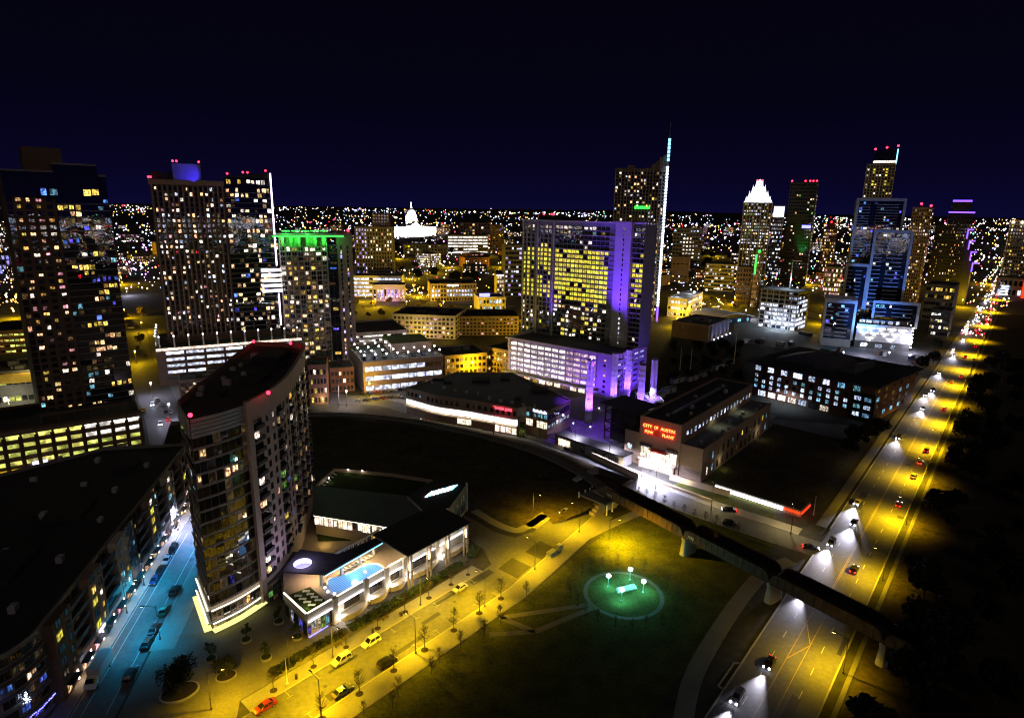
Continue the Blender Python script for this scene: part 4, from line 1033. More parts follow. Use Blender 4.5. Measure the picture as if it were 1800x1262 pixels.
for i in range(6):
    r = Run(SH, P_[i], P_[i + 1])
    if i in (0, 1, 2, 3):
        n = max(2, int(r.l / 2.6))
        for k in range(n):
            if k % 5 == 4: continue
            r.win(r.l * (k + 0.5) / n, 9.2, 1.35, 2.1, pick(RS, ((0.06, 'lit_dim'), (0.05, 'lit_cyan')), 'glass'), 'mul', 'frame_dark')
        # the long lit shopfront under a canopy with downlights
        for k in range(n):
            r.win(r.l * (k + 0.5) / n, 4.7, r.l / n * 0.97, 3.1, 'lit_front', 'bare', 'frame_light', 0.02) if 'lit_front' in MAT else (litwin('lit_front', (1.0, 0.90, 0.78), 2.4, 0.8, 0.4, 0.4), r.win(r.l * (k + 0.5) / n, 4.7, r.l / n * 0.97, 3.1, 'lit_front', 'bare', 'frame_light', 0.02))
            x, y = r.at(r.l * (k + 0.5) / n, 1.2); c = MB(); c.cyl(x, y, 7.95, 8.1, 0.22, 8); SH.part('downlight', c, 'bulb_white')
        c = MB(); r.box(c, 0, r.l, 8.1, 8.45, 0.02, 1.9); SH.part('canopy', c, 'white')
        c = MB(); r.box(c, 0, r.l, 4.0, 4.6, 0.02, 1.6); SH.part('ledge', c, 'limestone')
        for q in (0.25, 0.75): lamp('SPOT', 'shopfront_light', 900, (1, 0.86, 0.72), SH.root, r.at(r.l * q, 2.6) + (7.8,), size=0.4, spot=2.6)
    elif i == 5:
        for z, h_, m_ in ((8.6, 2.6, 'lit_cyan'), (4.3, 3.4, 'lit_shop')):
            for k in range(6): r.win(r.l * (k + 0.5) / 6, z, r.l / 6.6, h_, m_ if RS.random() < 0.8 else 'glass_blue', 'cross', 'frame_dark')
    if i == 6: pass
r = Run(SH, P_[6], P_[7])
for z, h_, m_ in ((8.6, 2.6, 'glass_blue'), (4.3, 2.4, 'lit_cool')):
    for k in range(6): r.win(r.l * (k + 0.5) / 6, z, r.l / 6.8, h_, m_, 'cross', 'frame_dark')
lamp('SPOT', 'terrace_light', 700, (1, 0.95, 0.9), SH.root, r.at(r.l * 0.5, 2.0) + (7.5,), size=0.4, spot=2.4)
# lower storey: openings with lit displays
r = Run(SH, P_[1], P_[2])
for q in (0.72, 0.90): r.win(r.l * q, 0.7, 4.4, 2.9, 'lit_shop', 'plain', 'frame_light', 0.05)
r = Run(SH, P_[3], P_[4])
for q in (0.12, 0.37, 0.62, 0.86): r.win(r.l * q, 0.4, r.l * 0.22, 3.2, 'lit_shop', 'plain', 'frame_dark', 0.05)
for q, m_ in ((0.05, 'bulb_red'), (0.4, 'bulb_red'), (0.8, 'sig_green')):
    x, y = r.at(r.l * q, 0.3); c = MB(); c.ball(x, y, 3.9, 0.26); SH.part('signal_lamp', c, m_)
# glass stair tower at the corner, ivy in it
x, y = shl(919, 716, ZT); SH.box('stair_tower', x - 1.6, y - 3.0, 0, x + 1.6, y + 0.4, 9.2, 'limestone')
c = MB()
for _ in range(420): c.octa(x + RS.uniform(-1.3, 1.3), y - 3.1 - RS.random() * 0.5, RS.uniform(0.2, 7.2), RS.uniform(0.1, 0.28))
stuff(SH.part('ivy', c, 'leaf')); lamp('POINT', 'stair_glow', 130, (1, 0.85, 0.3), SH.root, (x, y - 4.5, 3), size=0.3)
def lettering(root, text, mat, xy, z, rz, h, width=None, name='lettering', ex=0.06, parent_label=None):
    cu = bpy.data.curves.new(name, 'FONT'); cu.body = text; cu.size = h; cu.extrude = ex; cu.align_x = 'CENTER'; cu.materials.append(MAT[mat])
    t = bpy.data.objects.new('text_source', cu); COL.objects.link(t); bpy.context.view_layer.update()
    me = bpy.data.meshes.new_from_object(t.evaluated_get(bpy.context.evaluated_depsgraph_get()))
    bpy.data.objects.remove(t); bpy.data.curves.remove(cu)
    xs_ = [v.co.x for v in me.vertices]; w0 = max(max(xs_) - min(xs_), 0.01)
    o = bpy.data.objects.new(name, me); COL.objects.link(o); o.parent = root
    o.location = (xy[0], xy[1], z); o.rotation_euler = (PI / 2, 0, rz)
    if width: o.scale = (width / w0, 1, 1)
    return o
r = Run(SH, P_[3], P_[4]); lettering(SH.root, "TRADER JOE'S", 'neon_pink', r.at(r.l * 0.35, 0.35), 11.1, r.rz, 1.75, r.l * 0.82, ex=0.12)
lamp('POINT', 'sign_glow', 90, (1, 0.03, 0.12), SH.root, r.at(r.l * 0.35, 1.6) + (12.0,), size=1.0)
r = Run(SH, P_[5], P_[6]); c = MB()
for k in range(11): r.box(c, r.l * (0.34 + 0.056 * k), r.l * (0.34 + 0.056 * k) + r.l * 0.046, 11.5, 12.3 + 0.4 * (k % 3 == 0), 0.1, 0.3)
SH.part('sign', c, 'tube_cool')
SH.done(300)
# lit passage and stone wall on towards the plant
PW = Bld('plant_wall', 'long pale stone wall with doors and an open lit bay facing the plant street', G(976, 780), G(1095, 822), 8, 'wall')
MB().box(0, 0, 0, PW.w, 6, 4.4, 0, 1).build('wall', ['stucco_grey', 'roof_dark'], PW.root)
MB().box(-0.3, -0.5, 4.4, PW.w + 0.3, 6.4, 4.8).build('coping', 'metal_dark', PW.root)
for u, w_, m_ in ((5, 7.0, 'lit_shop'), (15, 2.4, 'glass'), (21, 2.4, 'glass'), (27, 2.4, 'glass'), (32, 2.4, 'glass')): PW.win('F', u, 0.2, w_, 3.2, m_, 'mul3', 'frame_dark')
MB().box(6.5, -2.2, 0.05, 9.0, -0.9, 1.3).build('skip', 'car_navy', PW.root)
PW.done()

# ------------------------------------------------------------------ power plant
RPp = random.Random(31)
PP = Bld('power_plant', 'old power plant hall with red neon lettering and a lit entrance', G(1095, 808), G(1230, 848), 78, 'building')
HW, HM = 12.6, 20.0
W = PP.w; xl, xr = W * 0.20, W * 0.73
MB().box(0, 0.6, 0, W, PP.d, HW, 0, 1).build('wall', ['tan', 'roof_grey'], PP.root)
MB().box(xl, 0, 0, xr, PP.d * 0.99, HM, 0, 1).build('hall', ['tan', 'roof_dark'], PP.root)
for (x0, x1, z, y0, y1) in ((xl, xr, HM, 0, PP.d * 0.99),):
    for a in ((x0, y0, x1, y0 + 0.5), (x0, y1 - 0.5, x1, y1), (x0, y0 + 0.5, x0 + 0.5, y1 - 0.5), (x1 - 0.5, y0 + 0.5, x1, y1 - 0.5)):
        MB().box(a[0] - 0.1, a[1] - 0.1, z, a[2] + 0.1, a[3] + 0.1, z + 0.7).build('parapet', 'tan', PP.root)
for a in ((xr, 0.6, W, 1.1), (W - 0.5, 1.1, W, PP.d), (0, 0.6, xl, 1.1)): MB().box(a[0] + 0.01, a[1] - 0.1, HW, a[2] + 0.1, a[3], HW + 0.6).build('parapet', 'tan', PP.root)
n = 19
for k in range(n):                                     # clerestory above the side roof
    PP.win('F', 0, HW + 2.0, 2.0, 2.4, pick(RPp, ((0.8, 'lit_cool'),), 'lit_white'), 'cross', 'frame_dark', rz=PI / 2, xy=(xr, 4 + (PP.d - 6) * (k + 0.5) / n))
for k in range(14):                                    # side wall, two rows
    for z in (1.2, 6.4):
        PP.win('F', 0, z, 1.7, 3.2, pick(RPp, ((0.14, 'lit_amber'), (0.14, 'lit_dim'), (0.10, 'lit_cyan'), (0.06, 'lit_white')), 'glass'), 'cross', 'frame_dark', rz=PI / 2, xy=(W, 3 + (PP.d - 5) * (k + 0.5) / 14))
for k in range(9): MB().cyl(xr + 4 + RPp.random() * 4, 6 + 8 * k, HW, HW + 1.0 + RPp.random(), 0.8, 10).build('roof_vent', 'metal', PP.root)
# front: tall windows, porch with a red awning, neon
for x, m_ in ((xl + 3.2, 'lit_shop'), (xr - 3.2, 'lit_shop')): PP.win('F', x, 3.6, 4.6, 5.0, m_, 'mul3', 'frame_dark'); MB().box(x - 2.5, -0.7, 8.6, x + 2.5, 0.0, 9.7).build('shade', 'glass_blue', PP.root)
PP.win('F', 2.4, 5.2, 2.4, 2.6, 'lit_cool', 'cross', 'frame_dark', y0=0.6)
xm = (xl + xr) / 2
for k in range(5): PP.win('F', xm - 5.5 + 2.75 * k, 0.3, 2.6, 2.9, 'lit_front', 'plain', 'frame_light', y0=-1.6)
MB().prism([(xm - 7.5, 0), (xm - 7.5, -1.6), (xm + 7.5, -1.6), (xm + 7.5, 0)], 0, 3.4).build('porch', 'limestone', PP.root)
arcp = [(xm - 8 + 16 * t, -1.7 - 1.8 * math.sin(PI * t)) for t in [i / 10 for i in range(11)]]
MB().prism(arcp + [(xm + 8, 0), (xm - 8, 0)], 3.4, 3.75).build('porch_roof', 'stucco', PP.root)
MB().prism([(xm - 4.4 + 8.8 * t, -0.02 - 1.2 * math.sin(PI * t)) for t in [i / 8 for i in range(9)]], 7.4, 8.2).build('awning', 'awning_red', PP.root)
c = MB()
for k in range(9): c.box(xm - 3.4 + 0.56 * k, -3.75, 3.25, xm - 2.95 + 0.56 * k, -3.6, 3.7 + 0.15 * (k % 2))
PP.part('sign', c, 'tube_cool')
for k in range(3): PP.win('F', xm - 2.8 + 2.8 * k, 4.3, 2.5, 2.6, 'lit_shop', 'mul', 'frame_light', y0=-0.02)
lw = xr - xl
for t, z, x0 in (('CITY', 16.3, 0.20), ('OF', 16.3, 0.41), ('AUSTIN', 16.3, 0.69), ('POW', 13.9, 0.24), ('PLANT', 13.9, 0.71)):
    wdt = {'CITY': 0.24, 'OF': 0.10, 'AUSTIN': 0.36, 'POW': 0.22, 'PLANT': 0.30}[t] * lw
    lettering(PP.root, t, 'neon_red', (xl + lw * x0, -0.16), z, 0, 2.5, wdt, ex=0.1)
    lettering(PP.root, t, 'neon_core', (xl + lw * x0, -0.32), z + 0.45, 0, 1.6, wdt * 0.9, ex=0.02, name='neon_tube')
lettering(PP.root, 'ER', 'awning_red', (xl + lw * 0.435, -0.16), 13.9, 0, 2.5, 0.13 * lw, ex=0.1)
lamp('AREA', 'neon_glow', 260, (1, 0.03, 0.0), PP.root, (xm, -2.0, 16), (rad(90), 0, 0), size=(lw * 0.7, 4.0))
lamp('SPOT', 'porch_light', 5200, (0.92, 0.86, 1.0), PP.root, (xm, -4.5, 9.5), (rad(-10), 0, 0), size=0.5, spot=2.5)
lamp('SPOT', 'porch_light', 2600, (1.0, 0.88, 0.74), PP.root, (xm, -3.0, 7.0), (rad(50), 0, 0), size=0.4, spot=2.2)
lamp('SPOT', 'side_light', 500, (0.92, 0.95, 0.62), PP.root, (xr + 3, 30, HW + 4.5), size=0.3, spot=2.4)
lamp('SPOT', 'side_light', 500, (0.92, 0.95, 0.62), PP.root, (xr + 3, 55, HW + 4.5), size=0.3, spot=2.4)
for y in (18, 62): lamp('POINT', 'wall_light', 160, (1, 0.85, 0.5), PP.root, (W + 2, y, 3.5), size=0.2)
lamp('SPOT', 'front_light', 1500, (1.0, 0.80, 0.50), PP.root, (W - 4, -9, 1.0), (rad(115), 0, 0), size=0.4, spot=1.9)
lamp('SPOT', 'front_light', 1100, (1.0, 0.80, 0.50), PP.root, (4, -9, 1.0), (rad(115), 0, 0), size=0.4, spot=1.9)
air_units(PP.root, [(xl + 3 + RPp.random() * 12, 8 + 8 * k) for k in range(8)], HM); MB().box(xl + 8, 10, HM + 0.3, xl + 9.2, 60, HM + 1.1).build('duct', 'metal', PP.root)
PP.done()
# low retaining walls and ramps before the entrance
for a, c_, h_ in (((1040, 800), (1123, 838), 2.6), ((1178, 838), (1283, 868), 2.2), ((1165, 850), (1250, 880), 1.2)):
    MBp = MB(); MBp.bar(G(*a, h_ / 2), G(*c_, h_ / 2), 0.8, h_); tag(MBp.build('retaining_wall', 'limestone'), 'low stone retaining wall %s the power plant entrance' % ('left of' if a[0] == 1040 else 'right of' if a[0] == 1178 else 'in front of the ramp beside'), 'wall')
# ------------------------------------------------------------------ five chimneys, lit violet from their feet
for i, (px, py, h_) in enumerate(((1034, 742, 31), (1077, 716, 29), (1101, 703, 28), (1124, 733, 27), (1145, 725, 28))):
    p = G(px, py)
    T = thing('chimney', ('tall chimney standing alone in the yard, violet floodlights at its foot', 'pale violet chimney closest to the garage corner of the tall tower', 'topmost violet chimney between the two rows of stacks', 'violet chimney in front of the slatted podium face', 'violet chimney farthest from the lone floodlit one')[i], 'chimney', p, 0, 'violet chimneys of the power plant')
    c = MB(); c.cyl(0, 0, 0, h_, 1.75, 20, 1.6, cap=False)
    me = c.build('shaft', 'white', T, smooth=True)
    for k in range(9): c = MB(); c.cyl(0, 0, 2.5 + k * (h_ - 3) / 9, 2.62 + k * (h_ - 3) / 9, 1.82 - 0.012 * k, 20); c.build('band', 'white', T)
    c = MB(); c.cyl(0, 0, h_ - 0.3, h_ + 0.1, 1.75, 20); c.build('crown_ring', 'metal_dark', T)
    c = MB(); c.cyl(0, 0, 0, 1.0, 2.4, 16); c.build('plinth', 'concrete', T)
    if i == 0: lamp('SPOT', 'yard_flood', 170000, (0.20, 0.03, 1.0), T, (0, -2.4, h_ + 1.0), (rad(-8), 0, 0), size=0.5, spot=1.5); MB().box(-0.4, -2.7, h_ + 0.2, 0.4, -1.6, h_ + 0.7).build('floodlight', 'metal_dark', T)  # unseen violet fill for the yard, with an added housing on the crown
    for k in range(3):
        a = -PI / 2 + (k - 1) * 1.1; x, y = 8.5 * math.cos(a), 8.5 * math.sin(a)
        c = MB(); c.box(x - 0.25, y - 0.25, 0.02, x + 0.25, y + 0.25, 0.5).ball(x, y, 0.75, 0.32, 1); c.build('floodlight', ['metal_dark', 'bulb_cool'], T)
        l = lamp('SPOT', 'flood', 60000 if i == 0 else 26000, (0.22, 0.07, 1.0) if i == 0 else (0.26, 0.11, 1.0), T, (x * 0.86, y * 0.86, 1.5), size=0.3, spot=1.0, blend=1.0); aim(l, (0, 0, h_ * 0.62))

# dark steel boiler frame beside them
BF = Bld('boiler_frame', 'dark open steel boiler frame between the lone chimney and the plant', G(1062, 770), G(1115, 790), 14, 'frame')
MB().box(1.5, 2, 0, BF.w - 1.5, 12, 14.5).build('boiler', 'metal_dark', BF.root)
for x in (0, BF.w / 2, BF.w):
    for y in (0, 7, 14): MB().box(x - 0.25, y - 0.25, 0, x + 0.25, y + 0.25, 17).build('post', 'rust', BF.root)
for z in (4.2, 8.4, 12.6, 16.8):
    for y in (0, 14): MB().box(-0.3, y - 0.2, z - 0.2, BF.w + 0.3, y + 0.2, z + 0.2).build('beam', 'rust', BF.root)
    for x in (0, BF.w): MB().box(x - 0.2, 0.25, z - 0.19, x + 0.2, 13.75, z + 0.19).build('beam', 'rust', BF.root)
for z in (0.2, 4.4, 8.6, 12.8): MB().bar((0, 0, z), (BF.w / 2, 0, z + 4), 0.25).build('brace', 'rust', BF.root); MB().bar((BF.w, 0, z), (BF.w / 2, 0, z + 4), 0.25).build('brace', 'rust', BF.root)
c = MB(); c.box(-1, -3, 16.9, BF.w + 1, 14, 17.3); c.build('top_deck', 'roof_dark', BF.root)
# pale steel trusses on the roof behind the frame
TR = Bld('roof_trusses', 'pale floodlit steel trusses behind the boiler frame', G(1128, 735), G(1165, 735), 16, 'frame')
for k in range(6): MB().box(0, k * 3, 8, TR.w, k * 3 + 0.4, 8.5).build('truss', 'white', TR.root)
for x in (0, TR.w / 3, 2 * TR.w / 3, TR.w): MB().box(x - 0.2, -0.2, 8.52, x + 0.2, 16, 8.9).build('truss', 'white', TR.root)
for x in (0.3, TR.w - 0.3):
    for y in (0.3, 15): MB().box(x - 0.2, y - 0.2, 0, x + 0.2, y + 0.2, 8).build('post', 'metal', TR.root)
lamp('SPOT', 'truss_light', 2400, (0.85, 0.88, 1), TR.root, (TR.w / 2, 6, 14), size=0.3, spot=2.4)

# ------------------------------------------------------------------ tall tower with yellow windows on a violet-lit podium
RT_ = random.Random(41)
ZP = 24.0; an = rad(-38); o_ = Vector((-2.7, 366, 0))
TT = Bld('yellow_window_tower', 'tall apartment tower with rows of yellow windows above a violet garage podium', o_, None, 40, 'tower', ang=an, width=72)
PWd, PDp = 72.0, 38.0
MB().box(0, 0, 0, PWd, PDp, ZP, 0, 1).build('podium', ['stucco', 'roof_dark'], TT.root)
MB().box(-9, 23, 0, 0, PDp + 3, ZP - 0.2, 0, 1).build('podium', ['stucco', 'roof_dark'], TT.root)
for a in ((-1, -1.2, PWd + 1, 0.4), (-1, PDp - 0.5, PWd + 1, PDp + 0.8), (PWd - 0.4, 0.4, PWd + 1, PDp - 0.5), (-1, 0.4, 0.2, PDp - 0.5)):
    MB().box(a[0], a[1], ZP + 0.003, a[2], a[3], ZP + 0.9).build('cornice', 'stucco', TT.root)
# garage storeys: lit bands between piers on the front
for f in range(6):
    z = 4.8 + f * 3.05
    for k in range(12):
        TT.win('F', 2.5 + 4.9 * (k + 0.5), z + 0.7, 4.6, 1.75, 'lit_garage' if k < 8 else 'lit_garage_pink' if 'lit_garage_pink' in MAT else litwin('lit_garage_pink', (1.0, 0.66, 0.72), 1.6, 0.4, 0.5, 0.8).name, 'mul3', 'stucco')
    MB().box(1.8, -0.5, z - 0.35, 62, -0.1, z + 0.62).build('spandrel', 'stucco', TT.root)
for k in range(13): MB().box(2.3 + 4.9 * k, -0.7, 4.2, 2.8 + 4.9 * k, -0.02, ZP - 0.4).build('pier', 'stucco', TT.root)
for k in range(11): TT.win('F', 4 + 5.4 * k, 0.4, 4.4, 3.2, pick(RT_, ((0.5, 'lit_warm'), (0.3, 'lit_shop')), 'lit_amber'), 'mul3', 'frame_dark')
MB().box(-1, -3.5, 3.75, 64, -0.03, 4.1).build('shop_canopy', 'white', TT.root)
for f in range(7): TT.win('F', 66.5, 3.0 + f * 2.9, 1.5, 1.4, pick(RT_, ((0.2, 'lit_warm'),), 'glass'), 'plain', 'frame_dark')
# slatted right face of the podium
for f in range(6):
    MB().box(PWd + 0.02, 2, 3.6 + f * 3.1, PWd + 0.45, PDp - 2, 5.6 + f * 3.1).build('screen', 'panel_grey', TT.root)
    for k in range(5): TT.win('R', 3 + 6.8 * k + 2, 5.7 + f * 3.1, 5.2, 0.75, 'lit_violet' if RT_.random() < 0.6 else 'glass', 'bare', 'frame_dark', x1=PWd)
for y in (0.8, 9.5, 18.5, 27.5, 36.4): MB().box(PWd + 0.02, y - 0.5, 0, PWd + 0.8, y + 0.5, ZP).build('pier', 'stucco', TT.root)
# tower body
HT = 92.0; xl_, xr_, yf, yb = -8.0, 56.0, 23.5, 39.0
MB().box(xl_, yf, ZP, xr_, yb, HT, 0, 1).build('wall', ['stucco_grey', 'roof_dark'], TT.root)
MB().box(xr_ + 0.4, yf - 1.2, ZP, xr_ + 10.0, yb - 4, HT + 1.2, 0, 1).build('core', ['stucco', 'roof_dark'], TT.root)
MB().box(xr_ + 10.0, yf + 1.5, ZP, xr_ + 17.0, yb, HT - 0.3, 0, 1).build('wing', ['stucco_grey', 'roof_dark'], TT.root)
for a in ((xl_ - 0.5, yf - 0.9, xr_ + 0.3, yf + 0.5), (xr_ + 10.1, yf + 0.8, xr_ + 17.6, yf + 2.2)): MB().box(a[0], a[1], HT + 0.003, a[2], a[3], HT + 0.9).build('cornice', 'stucco', TT.root)
fh = 2.72; rows = 24; zb = ZP + 1.2
xs = []
for c_ in range(3): xs.append((xl_ + 1.6 + 3.2 * c_, 1.7, 'a'))
for c_ in range(4): xs.append((xl_ + 11.6 + 2.9 * c_, 2.4 if c_ % 2 == 0 else 1.6, 'a'))
for c_ in range(13): xs.append((xl_ + 25.6 + 2.78 * c_, 2.5, 'g'))
YL = set(range(8, 19))
for r_ in range(rows):
    z = zb + r_ * fh
    for x, w_, kd in xs:
        if r_ in YL:
            p_ = 0.95 if kd == 'g' else 0.74
            if r_ > 17: p_ *= 0.8
            m_ = 'lit_yellow' if RT_.random() < p_ else 'glass'
        elif r_ < 8: m_ = pick(RT_, ((0.24 if kd == 'g' else 0.08, 'lit_white'), (0.10, 'lit_yellow'), (0.04, 'lit_warm'), (0.02, 'lit_blue')), 'glass')
        else: m_ = pick(RT_, ((0.05, 'lit_white'), (0.05, 'lit_amber'), (0.02, 'lit_cyan')) if r_ < rows - 1 else ((0.25, 'lit_white'),), 'glass')
        TT.win('F', x, z + 0.35, w_, fh - 0.75, m_, 'mul', 'frame_dark', x0=0.0, y0=yf)
    if r_ in (3, 7, 11, 15, 19, 22): MB().box(xl_ + 24, yf - 0.55, z - 0.28, xr_ - 0.5, yf - 0.1, z + 0.12).build('floor_band', 'stucco', TT.root)
    else: MB().box(xl_ + 24, yf - 0.22, z - 0.16, xr_, yf - 0.1, z + 0.08).build('floor_band', 'stucco_grey', TT.root)
    if r_ % 1 == 0: TT.win('F', xr_ + 5.6, z + 0.6, 0.7, 1.5, 'lit_cool' if r_ < 6 and RT_.random() < 0.8 else 'glass', 'bare', 'frame_dark', x0=0.0, y0=yf - 1.2)
    for c_ in range(3): TT.win('F', xr_ + 11.4 + 2.2 * c_, z + 0.35, 1.9, fh - 0.8, 'lit_yellow' if r_ in YL and RT_.random() < 0.75 else pick(RT_, ((0.08, 'lit_white'),), 'glass_blue'), 'mul', 'frame_dark', x0=0.0, y0=yf + 1.5)
    MB().box(xr_ + 10.2, yf - 0.2, z - 0.2, xr_ + 17.4, yf + 1.45, z).build('balcony', 'stucco', TT.root)
for x in (xl_ + 22.8, xl_ + 0.3, xl_ + 11.0): MB().box(x, yf - 0.75, ZP, x + 1.0, yf - 0.02, HT).build('pier', 'stucco', TT.root)
for px, py in ((932, 377), (980, 374), (992, 374)):
    p = G(px, 387, HT); x, y = TT.loc(G(px, 389, HT)); red_light(TT.root, min(max(x, xl_ + 3), xr_ - 4), yf + 8, HT + 3.0, 50, 0.6)
MB().box(xl_ + 8, yf + 5, HT, xl_ + 36, yb - 2, HT + 3.0).build('roof_plant', 'roof_dark', TT.root)
# violet wash lights standing on the podium roof and in the street
for x, y, tz, pw in ((xr_ + 5, yf - 19, 80, 330000), (xl_ + 23.3, yf - 8, 68, 60000), (xr_ + 14, yf - 14, 66, 70000), (xr_ - 14, yf - 14, 66, 25000)):
    l = lamp('SPOT', 'violet_wash', pw, (0.12, 0.03, 1.0), TT.root, (x, y, ZP + 1.0), size=0.5, spot=0.75 if x < 40 else 0.9, blend=0.8); aim(l, (x, yf, tz))
    MB().box(x - 0.5, y - 0.5, ZP + 0.004, x + 0.5, y + 0.5, ZP + 0.8).build('floodlight', 'metal_dark', TT.root)
for x, pw, c_ in ((8, 7000, (0.5, 0.33, 1)), (26, 8000, (0.5, 0.33, 1)), (44, 10000, (0.40, 0.20, 1)), (58, 17000, (0.18, 0.05, 1)), (69, 20000, (0.13, 0.025, 1))):
    l = lamp('SPOT', 'podium_wash', pw, c_, TT.root, (x, -13, 1.2), size=0.5, spot=1.8, blend=0.8); aim(l, (x, 0, 15))
for y in (8, 24):
    l = lamp('SPOT', 'podium_wash', 20000, (0.14, 0.03, 1), TT.root, (PWd + 14, y, 1.2), size=0.5, spot=1.8, blend=0.8); aim(l, (PWd, y, 15))
TT.done(600)
# ------------------------------------------------------------------ the rest of the city
def fitw(o, ang, z, px):
    d = Vector((math.cos(ang), math.sin(ang), 0)); lo, hi = 1.0, 400.0
    for _ in range(50):
        m = (lo + hi) / 2; p = Vector(o) + d * m
        if PX((p.x, p.y, z))[0] < px: lo = m
        else: hi = m
    return lo
def block(name, label, L, deg, right, ytop, depth, wall, rows=4, cols=8, table=((0.2, 'lit_warm'),), roof='roof_dark', side=None, scols=3, fw=0.6, fh=0.55, style='mul', frame='frame_dark', limit=120, seed=0, cat='building', group=None, parapet=True, z0=None, dark='glass', finish=True, h=None, bands=None, piers=None, plant=True, base=0.0):
    o = G(*L); hh = HZ(*L, ytop) if h is None else h; a = rad(deg)
    B = Bld(name, label, o, None, depth, cat, group, ang=a, width=fitw(o, a, hh * 0.95, right)); B.h = hh
    R = random.Random(seed * 13 + int(L[0])); B.R = R
    MB().box(0, 0, 0, B.w, depth, hh, 0, 1).build('wall', [wall, roof], B.root)
    if parapet:
        t = 0.4
        for q in ((-0.1, -0.1, B.w + 0.1, t), (-0.1, depth - t, B.w + 0.1, depth + 0.1), (-0.1, t, t, depth - t), (B.w - t, t, B.w + 0.1, depth - t)): MB().box(q[0], q[1], hh + 0.002, q[2], q[3], hh + 0.9).build('parapet', wall, B.root)
    if plant:
        for k in range(3):
            x, y = B.w * R.uniform(0.1, 0.7), depth * R.uniform(0.15, 0.6); MB().box(x, y, hh + 0.003, x + B.w * 0.14, y + depth * 0.16, hh + R.uniform(1.2, 3.0)).build('roof_plant', 'roof_grey', B.root)
    zb = base if z0 is None else z0; dz = (hh - zb - 0.5) / max(rows, 1)
    ch = lambda c, r, n, m: pick(R, table(c, r, n, m) if callable(table) else table, dark)
    if rows and cols:
        B.grid('F', B.w * 0.02, B.w * 0.98, cols, zb, dz, rows, fw, fh, ch, style, frame)
        if side: B.grid(side, depth * 0.03, depth * 0.97, scols, zb, dz, rows, fw, fh, ch, style, frame)
    if bands:
        for r in range(rows + 1):
            MB().box(-0.15, -bands[1], zb + r * dz - bands[0] / 2, B.w + 0.15, -0.1, zb + r * dz + bands[0] / 2).build('floor_band', bands[2], B.root)
            if side == 'R': MB().box(B.w + 0.1, -bands[1], zb + r * dz - bands[0] / 2, B.w + bands[1], depth, zb + r * dz + bands[0] / 2).build('floor_band', bands[2], B.root)
            if side == 'L': MB().box(-bands[1], -bands[1], zb + r * dz - bands[0] / 2, -0.16, depth, zb + r * dz + bands[0] / 2).build('floor_band', bands[2], B.root)
    if piers:
        for k in range(cols + 1): x = B.w * (0.02 + 0.96 * k / cols); MB().box(x - piers[0] / 2, -piers[1], zb, x + piers[0] / 2, -0.02, hh).build('pier', piers[2], B.root)
    if finish: B.done(limit, partly=rows > 6)
    return B
def post_lamps(B, pts, z, name='roof_lamp', mat='bulb_white', power=0, col=(0.9, 0.9, 1), r=0.45, hgt=4.0):
    for x, y in pts:
        c = MB(); c.cyl(x, y, z, z + hgt, 0.1, 5, m=1).ball(x, y, z + hgt + r * 0.6, r, 0, 8, 5); c.build(name, [mat, 'metal_dark'], B.root)
        if power: lamp('POINT', 'lamp_light', power, col, B.root, (x, y, z + hgt - 0.3), size=0.3)

# --- dark tower at the far left with its yellow-lit garage
T1 = block('dark_glass_tower', 'tall dark tower with scattered warm windows above a yellow-lit garage', (84, 795), 41, 187, 300, 30, 'brown', 0, 0, finish=False, plant=False, parapet=False)
R = T1.R; w, h = T1.w, T1.h; rows, z0 = 33, 16.0; dz = (h - 9 - z0) / rows
xg = w * 0.47
MB().box(xg, -1.2, z0, w, -0.02, h - 5).build('glass_wing', 'glass', T1.root)
for r in range(rows):
    z = z0 + r * dz
    for c in range(4): T1.win('F', w * 0.115 + c * w * 0.098, z + 0.6, w * 0.062, dz * 0.62, pick(R, ((0.19, 'lit_warm'), (0.07, 'lit_amber'), (0.06, 'lit_white'), (0.04, 'lit_pink'))), 'mul')
    T1.win('F', w * 0.035, z + 0.3, w * 0.055, dz * 0.8, pick(R, ((0.12, 'lit_dim'), (0.05, 'lit_cyan'), (0.05, 'lit_warm'))), 'bare')
    run = R.random() < 0.6; a, n_ = R.randrange(7), R.randrange(2, 5); mm = pick(R, ((0.45, 'lit_amber'), (0.3, 'lit_warm'), (0.1, 'lit_blue')), 'lit_dim')
    for c in range(9):
        T1.win('F', 0, z + 0.25, (w - xg) / 9.4, dz * 0.76, mm if run and a <= c < a + n_ else pick(R, ((0.03, 'lit_cyan'), (0.05, 'lit_dim'), (0.02, 'lit_blue'), (0.02, 'lit_white'))), 'bare', xy=(xg + (w - xg) * (c + 0.5) / 9, -1.23))
    MB().box(xg - 0.1, -1.55, z - 0.12, w + 0.15, -1.22, z + 0.12).build('floor_band', 'stucco_grey', T1.root)
for x0, x1, zt in ((0, 0.48, 5), (0.48, 0.92, 8), (0.92, 1.0, 4)):
    MB().box(w * x0 + 0.02, -1.3, h - 9, w * x1 - 0.02, 14, h - 5 + zt).build('crown', 'glass', T1.root)
    MB().box(w * x0, -1.6, h - 5 + zt, w * x1, 0.3, h - 4.4 + zt).build('crown_rail', 'stucco_grey', T1.root)
for c in range(12): T1.win('F', w * (c + 0.5) / 12, h - 8.6, w / 13, 3.0, pick(R, ((0.25, 'lit_blue'), (0.2, 'lit_cyan'), (0.15, 'lit_amber'))), 'bare', y0=-1.33)
MB().box(w * 0.24, 8, h - 1, w * 0.62, 22, h + 9.5).build('plant_room', 'brown', T1.root)
red_light(T1.root, w * 0.02, 0.5, h - 8, 0, 0.5)
T1.done(420)
